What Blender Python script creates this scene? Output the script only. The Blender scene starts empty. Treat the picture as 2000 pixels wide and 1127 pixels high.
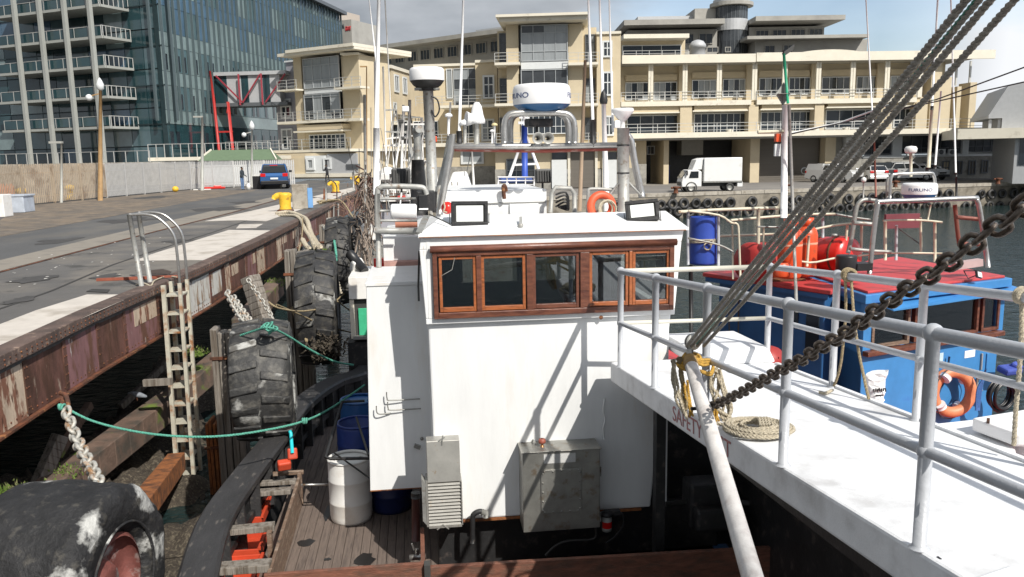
import bpy, math, random
from math import sin, cos, tan, pi, radians, atan2, sqrt
from mathutils import Vector, Matrix
V = Vector
random.seed(7)
C = bpy.context.scene
COL = C.collection

# ------------------------------------------------------------------ camera
CAM = V((0, 0, 2.25)); FL = 1600.0
_th, _p, _r = radians(6.5), radians(9.23), radians(1.03)
_x0 = V((cos(_th), -sin(_th), 0)); _h = V((sin(_th), cos(_th), 0)); ZUP = V((0, 0, 1))
FW = _h*cos(_p) - ZUP*sin(_p); _u0 = _h*sin(_p) + ZUP*cos(_p)
RT = cos(_r)*_x0 - sin(_r)*_u0; UP = sin(_r)*_x0 + cos(_r)*_u0
cd = bpy.data.cameras.new('camera'); cam = bpy.data.objects.new('camera', cd); COL.objects.link(cam)
cam.matrix_world = Matrix(((RT.x, UP.x, -FW.x, CAM.x), (RT.y, UP.y, -FW.y, CAM.y), (RT.z, UP.z, -FW.z, CAM.z), (0, 0, 0, 1)))
cd.sensor_width = 36; cd.lens = 36*FL/2000; cd.clip_start = .05; cd.clip_end = 3000
C.camera = cam

# ------------------------------------------------------------------ sun, sky, exposure
LDIR = V((-.52, 1.0, -1.05)).normalized()          # the way the light travels
sd = bpy.data.lights.new('sun', 'SUN'); sd.energy = 3.8; sd.angle = radians(.53); sd.color = (1, .955, .88)
so = bpy.data.objects.new('sun', sd); COL.objects.link(so)
so.rotation_euler = LDIR.to_track_quat('-Z', 'Y').to_euler(); so.location = (10, -20, 40)
_sun = -LDIR
W = bpy.data.worlds.new('World'); C.world = W; W.use_nodes = True
nt = W.node_tree; nd = nt.nodes; lk = nt.links; nd.clear()
out = nd.new('ShaderNodeOutputWorld'); bg = nd.new('ShaderNodeBackground'); bg.inputs[1].default_value = .15
sky = nd.new('ShaderNodeTexSky'); sky.sky_type = 'NISHITA'; sky.sun_disc = False
sky.sun_elevation = math.asin(_sun.z); sky.sun_rotation = atan2(_sun.x, _sun.y)
sky.air_density = 1.0; sky.dust_density = 1.6; sky.ozone_density = 1.2; sky.altitude = 10
tc = nd.new('ShaderNodeTexCoord'); mp = nd.new('ShaderNodeMapping'); mp.inputs['Scale'].default_value = (1, 1, 2.6)
mp.inputs['Location'].default_value = (.35, .1, .2)
n1 = nd.new('ShaderNodeTexNoise'); n1.inputs['Scale'].default_value = 1.9; n1.inputs['Detail'].default_value = 9; n1.inputs['Roughness'].default_value = .55; n1.inputs['Distortion'].default_value = .25
n2 = nd.new('ShaderNodeTexNoise'); n2.inputs['Scale'].default_value = 3.2; n2.inputs['Detail'].default_value = 8
r1 = nd.new('ShaderNodeValToRGB'); r1.color_ramp.elements[0].position = .44; r1.color_ramp.elements[1].position = .58; r1.color_ramp.elements[0].color = (.42, .42, .42, 1)
r2 = nd.new('ShaderNodeValToRGB'); r2.color_ramp.elements[0].position = .38; r2.color_ramp.elements[1].position = .66
r2.color_ramp.elements[0].color = (1.15, 1.3, 1.5, 1); r2.color_ramp.elements[1].color = (3.1, 3.25, 3.45, 1)
# a cloud bank over the left of the harbour, clear to the right: a broad ramp over azimuth
sx = nd.new('ShaderNodeSeparateXYZ'); mr = nd.new('ShaderNodeMapRange')
mr.inputs[1].default_value = .62; mr.inputs[2].default_value = .12; mr.inputs[3].default_value = -.13; mr.inputs[4].default_value = .16
ad = nd.new('ShaderNodeMath'); ad.operation = 'ADD'
mx = nd.new('ShaderNodeMix'); mx.data_type = 'RGBA'
lk.new(tc.outputs['Generated'], mp.inputs[0]); lk.new(mp.outputs[0], n1.inputs['Vector']); lk.new(mp.outputs[0], n2.inputs['Vector'])
lk.new(tc.outputs['Generated'], sx.inputs[0]); lk.new(sx.outputs['X'], mr.inputs[0])
lk.new(n1.outputs[0], ad.inputs[0]); lk.new(mr.outputs[0], ad.inputs[1])
lk.new(n2.outputs[0], r2.inputs[0]); lk.new(r1.outputs[0], mx.inputs['Factor'])
m2 = nd.new('ShaderNodeMix'); m2.data_type = 'RGBA'; m2.inputs['B'].default_value = (4.6, 4.7, 4.85, 1); q3 = nd.new('ShaderNodeMapRange'); q3.inputs[1].default_value = .5; q3.inputs[2].default_value = .6; lk.new(sx.outputs['X'], q3.inputs[0]); q4 = nd.new('ShaderNodeMapRange'); q4.inputs[1].default_value = .17; q4.inputs[2].default_value = .08; q4.inputs[4].default_value = .34; lk.new(sx.outputs['Z'], q4.inputs[0]); q5 = nd.new('ShaderNodeMath'); q5.operation = 'MULTIPLY'; lk.new(q3.outputs[0], q5.inputs[0]); lk.new(q4.outputs[0], q5.inputs[1]); q6 = nd.new('ShaderNodeMath'); q6.operation = 'ADD'
lk.new(ad.outputs[0], q6.inputs[0]); lk.new(q5.outputs[0], q6.inputs[1]); lk.new(q6.outputs[0], r1.inputs[0]); lk.new(q3.outputs[0], m2.inputs['Factor']); lk.new(r2.outputs[0], m2.inputs['A'])
lk.new(sky.outputs[0], mx.inputs['A']); lk.new(m2.outputs['Result'], mx.inputs['B'])
lk.new(mx.outputs['Result'], bg.inputs[0]); lk.new(bg.outputs[0], out.inputs[0])
C.view_settings.view_transform = 'Standard'; C.view_settings.look = 'None'; C.view_settings.gamma = 1
C.view_settings.use_curve_mapping = False; C.view_settings.exposure = .48
C.cycles.max_bounces = 6; C.cycles.transparent_max_bounces = 10

# ------------------------------------------------------------------ measuring: a pixel's ray met with a real plane
def ray(a, b): return FL*FW + (a-1000)*RT - (b-563.5)*UP
def atZ(a, b, z): d = ray(a, b); return CAM + d*((z-CAM.z)/d.z)
def atY(a, b, y): d = ray(a, b); return CAM + d*(y/d.y)
def atX(a, b, x): d = ray(a, b); return CAM + d*(x/d.x)
class PL:
    """vertical plane through point o, running along azimuth az (degrees from +Y towards +X); n faces the camera"""
    def __init__(s, o, az):
        s.o = V((o[0], o[1], 0)); a = radians(az); s.d = V((sin(a), cos(a), 0)); s.n = V((s.d.y, -s.d.x, 0))
        if s.n.dot(V((CAM.x, CAM.y, 0))-s.o) < 0: s.n = -s.n
    def uz(s, a, b):
        d = ray(a, b); t = (s.o-CAM).dot(s.n)/d.dot(s.n); p = CAM+d*t
        return (p-s.o).dot(s.d), p.z
    def P(s, u, z, off=0): return V(s.o + s.d*u + s.n*off + ZUP*z)
    def W(s, a, b, off=0): u, z = s.uz(a, b); return s.P(u, z, off)

# ------------------------------------------------------------------ materials
MATS = {}
def mat(name, c, rough=.6, metal=0, var=.18, vs=3, bump=0, bs=25, c2=None, s2=2, t2=.56, w2=.06, c3=None, s3=6, t3=.6, w3=.04, st=(1, 1, 1), spec=.5, bst=None, det=6):
    if name in MATS: return MATS[name]
    m = bpy.data.materials.new(name); m.use_nodes = True; t = m.node_tree; N = t.nodes; L = t.links
    b = N['Principled BSDF']; b.inputs['Roughness'].default_value = rough; b.inputs['Metallic'].default_value = metal
    b.inputs['Specular IOR Level'].default_value = spec
    tc = N.new('ShaderNodeTexCoord'); oi = N.new('ShaderNodeObjectInfo'); mu = N.new('ShaderNodeMath'); mu.operation = 'MULTIPLY'; mu.inputs[1].default_value = 37
    va = N.new('ShaderNodeVectorMath'); va.operation = 'ADD'
    L.new(oi.outputs['Random'], mu.inputs[0]); L.new(tc.outputs['Object'], va.inputs[0]); L.new(mu.outputs[0], va.inputs[1])
    mpg = N.new('ShaderNodeMapping'); mpg.inputs['Scale'].default_value = st; L.new(va.outputs[0], mpg.inputs[0])
    def noise(s, d=det, r=.6):
        n = N.new('ShaderNodeTexNoise'); n.inputs['Scale'].default_value = s; n.inputs['Detail'].default_value = d; n.inputs['Roughness'].default_value = r
        L.new(mpg.outputs[0], n.inputs['Vector']); return n.outputs[0]
    rgb = N.new('ShaderNodeRGB'); rgb.outputs[0].default_value = (*c, 1); col = rgb.outputs[0]
    def mix(f, a, cc):
        x = N.new('ShaderNodeMix'); x.data_type = 'RGBA'; L.new(f, x.inputs['Factor']); L.new(a, x.inputs['A']); x.inputs['B'].default_value = (*cc, 1); return x.outputs['Result']
    def thr(n, t0, w):
        q = N.new('ShaderNodeMapRange'); q.inputs[1].default_value = t0-w; q.inputs[2].default_value = t0+w; L.new(n, q.inputs[0]); return q.outputs[0]
    if c2: col = mix(thr(noise(s2), t2, w2), col, c2)
    if c3: col = mix(thr(noise(s3), t3, w3), col, c3)
    if var:
        h = N.new('ShaderNodeHueSaturation'); L.new(col, h.inputs['Color'])
        q = N.new('ShaderNodeMapRange'); q.inputs[1].default_value = .3; q.inputs[2].default_value = .7; q.inputs[3].default_value = 1-var; q.inputs[4].default_value = 1+var
        L.new(noise(vs, 8, .65), q.inputs[0]); L.new(q.outputs[0], h.inputs['Value']); col = h.outputs[0]
    L.new(col, b.inputs['Base Color'])
    if bump:
        bp = N.new('ShaderNodeBump'); bp.inputs['Strength'].default_value = bump; bp.inputs['Distance'].default_value = .02 if bst is None else bst
        L.new(noise(bs, 5), bp.inputs['Height']); L.new(bp.outputs[0], b.inputs['Normal'])
    MATS[name] = m; return m
def glassmat(name, tint=(.6, .65, .65), refl=.15, rough=.02):
    m = bpy.data.materials.new(name); m.use_nodes = True; t = m.node_tree; N = t.nodes; L = t.links; N.clear()
    o = N.new('ShaderNodeOutputMaterial'); a = N.new('ShaderNodeBsdfTransparent'); a.inputs[0].default_value = (*tint, 1)
    g = N.new('ShaderNodeBsdfGlossy'); g.inputs['Roughness'].default_value = rough; g.inputs[0].default_value = (.9, .95, 1, 1)
    f = N.new('ShaderNodeFresnel'); f.inputs[0].default_value = 1.5; ad = N.new('ShaderNodeMath'); ad.operation = 'ADD'; ad.inputs[1].default_value = refl
    x = N.new('ShaderNodeMixShader'); L.new(f.outputs[0], ad.inputs[0]); L.new(ad.outputs[0], x.inputs[0]); L.new(a.outputs[0], x.inputs[1]); L.new(g.outputs[0], x.inputs[2]); L.new(x.outputs[0], o.inputs[0])
    MATS[name] = m; return m

RUSTC = (.16, .055, .025)
white = mat('white_paint', (.74, .75, .75), .42, var=.07, vs=1.3, st=(2.4, 2.4, .5), c2=(.62, .59, .54), s2=1.3, t2=.67, w2=.1, c3=(.4, .26, .15), s3=5.5, t3=.74, w3=.04, bump=.12, bs=6)
whiteclean = mat('white_gloss', (.8, .8, .8), .35, var=.04)
deckwhite = mat('white_deck_paint', (.76, .77, .78), .65, var=.08, vs=5, c2=(.56, .56, .56), s2=2.2, t2=.6, w2=.08, c3=(.34, .3, .26), s3=14, t3=.74, w3=.03, bump=.14, bs=90)
railpaint = mat('pale_grey_rail_paint', (.4, .415, .44), .38, var=.08, vs=12, c2=(.3, .25, .2), s2=22, t2=.75, w2=.03, bump=.15, bs=40)
steel = mat('stainless_steel', (.46, .45, .43), .33, .85, var=.15, vs=10, c2=(.3, .2, .13), s2=14, t2=.68, w2=.05, bump=.08)
dullsteel = mat('dull_steel', (.3, .3, .28), .5, .5, var=.25, vs=7, c2=(.2, .13, .08), s2=9, t2=.64, w2=.08, bump=.15)
galv = mat('galvanised_grey', (.36, .36, .34), .55, .3, var=.2, vs=8, c2=(.17, .12, .08), s2=12, t2=.64, w2=.08)
black = mat('black_paint', (.018, .018, .019), .5, var=.4, vs=4, bump=.25, bs=20, c2=(.06, .05, .045), s2=8, t2=.63, w2=.06)
blackrail = mat('worn_black_timber', (.032, .031, .032), .6, var=.3, vs=6, st=(1, .3, 1), c2=(.1, .09, .08), s2=13, t2=.64, w2=.05, bump=.4, bs=30)
blackplastic = mat('black_plastic', (.015, .015, .016), .4, var=.2)
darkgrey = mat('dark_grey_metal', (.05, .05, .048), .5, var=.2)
rubber = mat('worn_rubber', (.028, .028, .028), .62, var=.35, vs=5, bump=.5, bs=18, c2=(.42, .42, .4), s2=2.3, t2=.66, w2=.025, c3=(.1, .095, .08), s3=5, t3=.56, w3=.08)
rubber2 = mat('black_rubber', (.018, .018, .019), .55, var=.3, vs=5, bump=.4, bs=18, c2=(.08, .075, .065), s2=4, t2=.62, w2=.08)
rust = mat('rusty_steel', RUSTC, .8, .1, var=.4, vs=7, c2=(.06, .03, .02), s2=4, t2=.52, w2=.1, c3=(.3, .13, .05), s3=8, t3=.62, w3=.05, bump=.5, bs=35)
rustorange = mat('orange_rust', (.3, .11, .035), .85, .05, var=.35, vs=9, c2=(.12, .05, .025), s2=5, t2=.55, w2=.1, bump=.5, bs=30)
girder = mat('rusty_riveted_plate', (.13, .06, .045), .75, .1, var=.35, vs=5, st=(1, 1, .35), c2=(.075, .035, .022), s2=3.2, t2=.5, w2=.07, c3=(.4, .33, .26), s3=2.4, t3=.64, w3=.03, bump=.4, bs=30)
girdercream = mat('flaking_cream_paint', (.5, .4, .3), .75, 0, var=.2, vs=6, st=(1, 1, .3), c2=(.2, .09, .055), s2=4.5, t2=.55, w2=.03, c3=(.08, .035, .02), s3=12, t3=.62, w3=.03, bump=.35, bs=25)
girderwhite = mat('flaking_white_paint', (.56, .55, .51), .75, 0, var=.15, vs=6, st=(1, 1, .25), c2=(.25, .17, .11), s2=6, t2=.57, w2=.04, c3=(.12, .05, .03), s3=10, t3=.63, w3=.03, bump=.3, bs=25)
girderpurple = mat('faded_purple_red_paint', (.2, .1, .1), .75, 0, var=.25, vs=6, st=(1, 1, .3), c2=(.12, .055, .035), s2=4, t2=.54, w2=.04, c3=(.42, .4, .38), s3=5, t3=.66, w3=.02, bump=.3, bs=25)
timber = mat('grey_weathered_timber', (.24, .215, .185), .85, var=.35, vs=8, st=(6, 6, .35), c2=(.1, .08, .06), s2=4, t2=.56, w2=.08, bump=.8, bs=12)
coping_m = mat('worn_brown_coping', (.125, .085, .07), .8, .05, var=.35, vs=6, c2=(.07, .05, .042), s2=3, t2=.52, w2=.1, c3=(.24, .17, .13), s3=7, t3=.63, w3=.05, bump=.5, bs=35)
timberbrown = mat('brown_wet_timber', (.15, .1, .075), .8, var=.35, vs=6, c2=(.06, .05, .04), s2=3, t2=.54, w2=.08, c3=(.12, .17, .03), s3=1.7, t3=.63, w3=.04, bump=.6, bs=20)
deckwood = mat('weathered_deck_plank', (.155, .12, .1), .75, var=.25, vs=5, st=(9, .7, 5), c2=(.09, .07, .06), s2=2.6, t2=.6, w2=.06, bump=.4, bs=30)
plankwet = mat('dark_oily_stain', (.02, .018, .017), .3, var=.2)
varnish = mat('red_brown_varnish', (.15, .055, .032), .35, var=.35, vs=6, st=(1, 5, 5), c2=(.09, .03, .02), s2=5, t2=.55, w2=.1, bump=.15, bs=30)
varnish2 = mat('orange_varnish', (.32, .1, .035), .32, var=.3, vs=9, st=(1, 4, 4), c2=(.2, .07, .03), s2=8, t2=.58, w2=.06, c3=(.5, .4, .28), s3=30, t3=.7, w3=.03, bump=.1)
oldwood = mat('old_hatch_wood', (.17, .11, .075), .7, var=.35, vs=7, st=(1, 1, 5), c2=(.28, .21, .16), s2=4, t2=.56, w2=.06, c3=(.05, .04, .03), s3=7, t3=.62, w3=.04, bump=.5, bs=20)
redwood = mat('red_lead_board', (.17, .068, .042), .7, var=.35, vs=6, st=(1, 1, 4), c2=(.12, .06, .04), s2=5, t2=.55, w2=.06, bump=.4, bs=20)
bluep = mat('blue_plastic', (.018, .045, .22), .4, var=.15, vs=5, c2=(.05, .1, .3), s2=4, t2=.66, w2=.08)
whitep = mat('white_plastic', (.74, .73, .7), .45, var=.06, vs=4, c2=(.62, .58, .52), s2=3, t2=.62, w2=.1)
boatblue = mat('bright_blue_paint', (.05, .21, .47), .42, var=.12, vs=3, c2=(.04, .14, .4), s2=3, t2=.66, w2=.06, c3=(.2, .12, .08), s3=14, t3=.77, w3=.02)
darkblue = mat('shaded_blue_paint', (.025, .1, .25), .4, var=.16, vs=3)  # blue darkened for the aft cabin's unlit side; the hull shares it
roofred = mat('red_deck_paint', (.5, .05, .05), .5, var=.15, vs=2.5, c2=(.3, .05, .045), s2=3, t2=.6, w2=.08, bump=.2)
tankred = mat('glossy_red', (.55, .02, .012), .3, var=.1, vs=3)
orange = mat('orange_gas_paint', (.6, .075, .02), .38, var=.1, vs=5, c2=(.4, .08, .03), s2=9, t2=.68, w2=.05)
orangebin = mat('orange_red_plastic', (.5, .06, .025), .45, var=.15)
buoyor = mat('faded_orange', (.58, .21, .1), .5, var=.15, vs=9)
rope = mat('pale_rope', (.5, .44, .33), .85, var=.3, vs=60, bump=.9, bs=90)
ropetan = mat('tan_rope', (.34, .27, .16), .9, var=.35, vs=50, bump=.9, bs=90)
ropegreen = mat('green_rope', (.1, .36, .27), .8, var=.3, vs=50, bump=.8, bs=90)
ropeyellow = mat('yellow_rope', (.5, .29, .05), .85, var=.35, vs=40, bump=.9, bs=80)
ropeblue = mat('blue_rope', (.04, .11, .3), .85, var=.3, vs=40)
tarred = mat('tarred_grey_rope', (.33, .3, .26), .8, var=.35, vs=60, c2=(.42, .39, .34), s2=25, t2=.6, w2=.1, bump=.6, bs=120)
chainm = mat('oiled_chain_steel', (.13, .105, .085), .38, .8, var=.4, vs=25, bump=.4, bs=60)
chaing = mat('galvanised_chain', (.42, .41, .37), .6, .2, var=.3, vs=20, c2=(.3, .17, .08), s2=8, t2=.58, w2=.06, bump=.4, bs=40)
yellow = mat('yellow_bollard_paint', (.68, .42, .03), .55, var=.15, vs=5, c2=(.3, .15, .04), s2=6, t2=.64, w2=.04, bump=.3, bs=20)
concrete = mat('weathered_concrete', (.36, .33, .28), .85, var=.2, vs=3, c2=(.22, .19, .15), s2=2, t2=.58, w2=.08, bump=.5, bs=25)
quaywallm = mat('old_quay_wall', (.24, .215, .175), .9, var=.25, vs=1.5, st=(1, 1, 1), c2=(.13, .115, .09), s2=.9, t2=.55, w2=.08, bump=.6, bs=10)
weed = mat('green_weed', (.1, .17, .02), .9, var=.4, vs=14, c2=(.22, .2, .1), s2=9, t2=.55, bump=1, bs=60)
mussels = mat('mussel_crust', (.07, .055, .04), .8, var=.6, vs=30, c2=(.2, .17, .12), s2=18, t2=.58, w2=.08, bump=1, bs=60, bst=.05)
lamppanel = mat('frosted_lamp_glass', (.78, .8, .78), .25, var=.04, vs=4)
fgmat = mat('galley_vent_steel', (.4, .39, .36), .45, .6, var=.15, vs=6, c2=(.3, .22, .14), s2=12, t2=.68, w2=.05)
boxsteel = mat('tank_steel', (.34, .335, .31), .42, .75, var=.2, vs=5, c2=(.25, .2, .15), s2=7, t2=.62, w2=.06, bump=.1)
brass = mat('tarnished_brass', (.3, .15, .07), .4, .8, var=.3, vs=20)
domeblue = mat('radar_blue_base', (.03, .13, .3), .35, var=.05)
letterblue = mat('letter_blue', (.02, .05, .16), .5, var=0)
winglass = glassmat('window_glass', (.42, .45, .44), .06)
clearglass = glassmat('clear_window_glass', (.85, .88, .87), .05)
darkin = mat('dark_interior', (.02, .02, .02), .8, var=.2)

# ------------------------------------------------------------------ mesh builder
class MB:
    def __init__(s): s.v = []; s.f = []; s.sm = []
    def add(s, vs, fs, smooth=False):
        b = len(s.v); s.v += [V(p) for p in vs]; s.f += [[i+b for i in f] for f in fs]; s.sm += [smooth]*len(fs); return s
    def hexa(s, p): return s.add(p, [(0, 3, 2, 1), (4, 5, 6, 7), (0, 1, 5, 4), (1, 2, 6, 5), (2, 3, 7, 6), (3, 0, 4, 7)])
    def box(s, x0, x1, y0, y1, z0, z1): return s.hexa([(x0, y0, z0), (x1, y0, z0), (x1, y1, z0), (x0, y1, z0), (x0, y0, z1), (x1, y0, z1), (x1, y1, z1), (x0, y1, z1)])
    def cbox(s, c, sz, rz=0, rx=0, ry=0):
        m = Matrix.Translation(V(c)) @ Matrix.Rotation(rz, 4, 'Z') @ Matrix.Rotation(ry, 4, 'Y') @ Matrix.Rotation(rx, 4, 'X'); a, b, d = sz[0]/2, sz[1]/2, sz[2]/2
        return s.hexa([m @ V(q) for q in ((-a, -b, -d), (a, -b, -d), (a, b, -d), (-a, b, -d), (-a, -b, d), (a, -b, d), (a, b, d), (-a, b, d))])
    def prism(s, pts, vec):
        pts = [V(p) for p in pts]; vec = V(vec); n = len(pts)
        nrm = V((0, 0, 0))
        for i in range(n): nrm += pts[i].cross(pts[(i+1) % n])
        if nrm.dot(vec) > 0: pts = pts[::-1]
        return s.add(pts+[p+vec for p in pts], [list(range(n)), list(range(2*n-1, n-1, -1))] + [(i, n+i, n+(i+1) % n, (i+1) % n) for i in range(n)])
    def sheet(s, pts): return s.add(pts, [list(range(len(pts)))])
    def bar(s, a, b, w, h=None, up=ZUP):
        a, b = V(a), V(b); h = w if h is None else h; d = (b-a).normalized(); up = V(up)
        if abs(d.dot(up)) > .98: up = V((0, 1, 0)) if abs(d.y) < .9 else V((1, 0, 0))
        r = d.cross(up).normalized()*w/2; u = r.cross(d).normalized()*h/2
        return s.hexa([a-r-u, a+r-u, b+r-u, b-r-u, a-r+u, a+r+u, b+r+u, b-r+u])
    def tube(s, pts, r, n=8, closed=False, cap=True):
        pts = [V(p) for p in pts]; m = len(pts); rr = r if isinstance(r, (list, tuple)) else [r]*m
        base = len(s.v); prev = None
        for i, p in enumerate(pts):
            if closed: d = pts[(i+1) % m]-pts[i-1]
            else: d = pts[min(i+1, m-1)]-pts[max(i-1, 0)]
            d = d.normalized() if d.length > 1e-9 else V((0, 0, 1))
            if prev is None:
                q = V((0, 0, 1)) if abs(d.z) < .9 else V((1, 0, 0)); a = d.cross(q).normalized()
            else:
                a = prev - d*prev.dot(d); a = a.normalized() if a.length > 1e-6 else d.orthogonal().normalized()
            prev = a; b = d.cross(a)
            for k in range(n):
                t = 2*pi*k/n; s.v.append(p + (a*cos(t)+b*sin(t))*rr[i])
        for i in range(m if closed else m-1):
            j = (i+1) % m
            for k in range(n):
                l = (k+1) % n; s.f.append([base+i*n+k, base+j*n+k, base+j*n+l, base+i*n+l][::-1]); s.sm.append(True)
        if cap and not closed:
            s.f.append([base+k for k in range(n)]); s.f.append([base+(m-1)*n+k for k in range(n)][::-1]); s.sm += [False, False]
        return s
    def lathe(s, prof, c, axis=(0, 0, 1), n=24, smooth=True, a0=0, a1=2*pi):
        ax = V(axis).normalized(); a = ax.orthogonal().normalized() if abs(ax.z) < .99 else V((1, 0, 0)); b = ax.cross(a); c = V(c); base = len(s.v); m = len(prof); full = abs(a1-a0-2*pi) < 1e-6
        cnt = n if full else n+1
        for k in range(cnt):
            t = a0+(a1-a0)*k/n
            for r_, z in prof: s.v.append(c + ax*z + (a*cos(t)+b*sin(t))*max(r_, 1e-4))
        for k in range(n):
            l = (k+1) % cnt
            for i in range(m-1): s.f.append([base+k*m+i, base+l*m+i, base+l*m+i+1, base+k*m+i+1]); s.sm.append(smooth)
        return s
    def torus(s, c, axis, R, r, n=28, m=10, sq=1.0):
        prof = [(R + r*cos(2*pi*i/m), r*sq*sin(2*pi*i/m)) for i in range(m+1)]
        return s.lathe(prof, c, axis, n)
    def ball(s, c, r, n=12, m=8, sz=1): return s.lathe([(r*sin(pi*i/m), -r*sz*cos(pi*i/m)) for i in range(m+1)], c, (0, 0, 1), n)

def uniq(n): return n
def obj(name, mb, m, parent=None, label=None, kind=None, bevel=0, org=None):
    """one mesh object; world coordinates in the builder, stored relative to the parent thing's origin"""
    o0 = V((0, 0, 0)) if org is None else V(org)
    if parent is not None: o0 = V(parent.get('_o', (0, 0, 0)))
    me = bpy.data.meshes.new(name); me.from_pydata([tuple(p-o0) for p in mb.v], [], mb.f)
    me.polygons.foreach_set('use_smooth', mb.sm); me.materials.append(m); me.update()
    o = bpy.data.objects.new(name, me); COL.objects.link(o)
    if parent is not None: o.parent = parent
    else: o.location = o0
    o['_o'] = tuple(o0)
    if label: o['label'] = label
    if kind: o['kind'] = kind
    if bevel:
        b = o.modifiers.new('bevel', 'BEVEL'); b.width = bevel; b.segments = 2; b.limit_method = 'ANGLE'; b.angle_limit = radians(40)
    return o
def tag(o, label, cat, group=None, kind=None):
    if label: o['label'] = label
    if cat: o['category'] = cat
    if group: o['group'] = group
    if kind: o['kind'] = kind
    return o
def thing(name, label, cat, loc=(0, 0, 0), group=None):
    o = bpy.data.objects.new(name, None); COL.objects.link(o); o.location = loc; o.empty_display_size = .1; o['_o'] = tuple(V(loc)); return tag(o, label, cat, group)
def solo(name, mb, m, label, cat, group=None, bevel=0, kind=None):
    c = V((0, 0, 0))
    for p in mb.v: c += p
    c /= max(1, len(mb.v)); c.z = min(p.z for p in mb.v)
    return tag(obj(name, mb, m, bevel=bevel, org=c), label, cat, group, kind)
def struct(name, mb, m, parent=None, kind='structure', bevel=0): return obj(name, mb, m, parent, kind=kind if parent is None else None, bevel=bevel)
def text(name, s, size, origin, xdir, ydir, m, parent=None, ext=.002, squash=1, bend=None):
    cu = bpy.data.curves.new(name, 'FONT'); cu.body = s; cu.size = size; cu.extrude = ext; cu.align_x = 'CENTER'; cu.align_y = 'CENTER'; cu.materials.append(m)
    tmp = bpy.data.objects.new(name, cu); COL.objects.link(tmp)
    dg = bpy.context.evaluated_depsgraph_get(); me = bpy.data.meshes.new_from_object(tmp.evaluated_get(dg)); bpy.data.objects.remove(tmp)
    o = bpy.data.objects.new(name, me); COL.objects.link(o)
    x = V(xdir).normalized(); y = (V(ydir)-x*V(ydir).dot(x)).normalized(); z = x.cross(y)
    for v in me.vertices:
        p = v.co.copy(); p.x *= squash
        if bend: v.co = bend(p)
        else: v.co = V(origin)+x*p.x+y*p.y+z*p.z
    if parent is not None:
        o0 = V(parent.get('_o', (0, 0, 0)))
        for v in me.vertices: v.co -= o0
        o.parent = parent; o['_o'] = tuple(o0)
    return o
def dup(root, loc, rz=0, label=None, group=None, scale=None):
    r_ = root.copy(); COL.objects.link(r_); r_.location = loc; r_.rotation_euler = (0, 0, rz)
    if scale: r_.scale = (scale,)*3
    if label: r_['label'] = label
    if group: r_['group'] = group
    for ch in list(root.children):
        c = ch.copy(); COL.objects.link(c); c.parent = r_
        for g in list(ch.children):
            d = g.copy(); COL.objects.link(d); d.parent = c
    return r_
def arc(c, r, a0, a1, u, v, n=8): return [V(c)+V(u)*r*cos(a0+(a1-a0)*i/n)+V(v)*r*sin(a0+(a1-a0)*i/n) for i in range(n+1)]
def sag(a, b, s, n=12):
    a, b = V(a), V(b); return [a.lerp(b, i/n) - ZUP*s*4*(i/n)*(1-i/n) for i in range(n+1)]
def smooth(pts, k=4):
    pts = [V(p) for p in pts]; o = []
    for i in range(len(pts)-1):
        p0 = pts[max(i-1, 0)]; p1 = pts[i]; p2 = pts[i+1]; p3 = pts[min(i+2, len(pts)-1)]
        for j in range(k):
            t = j/k; o.append(.5*((2*p1)+(p2-p0)*t+(2*p0-5*p1+4*p2-p3)*t*t+(3*p1-p0-3*p2+p3)*t**3))
    return o+[pts[-1]]
def twist(mb, pts, r, strands=3, pitch=None, n=5, step=None):
    """laid rope: strands wound round a path"""
    pts = [V(p) for p in pts]; L_ = [0]
    for i in range(1, len(pts)): L_.append(L_[-1]+(pts[i]-pts[i-1]).length)
    pitch = pitch or r*7; step = step or pitch/6; cnt = max(4, int(L_[-1]/step)); path = []; j = 0
    for i in range(cnt+1):
        s_ = L_[-1]*i/cnt
        while j < len(pts)-2 and L_[j+1] < s_: j += 1
        t = (s_-L_[j])/max(1e-9, L_[j+1]-L_[j]); path.append((pts[j].lerp(pts[j+1], t), s_))
    fr = []; prev = None
    for i in range(cnt+1):
        d = (path[min(i+1, cnt)][0]-path[max(i-1, 0)][0]).normalized()
        a = d.orthogonal().normalized() if prev is None else (prev-d*prev.dot(d)).normalized(); prev = a; fr.append((a, d.cross(a)))
    for k in range(strands):
        q = []
        for (p, s_), (a, b) in zip(path, fr):
            t = 2*pi*(s_/pitch+k/strands); q.append(p+(a*cos(t)+b*sin(t))*r*.5)
        mb.tube(q, r*.58, n)
    return mb

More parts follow.
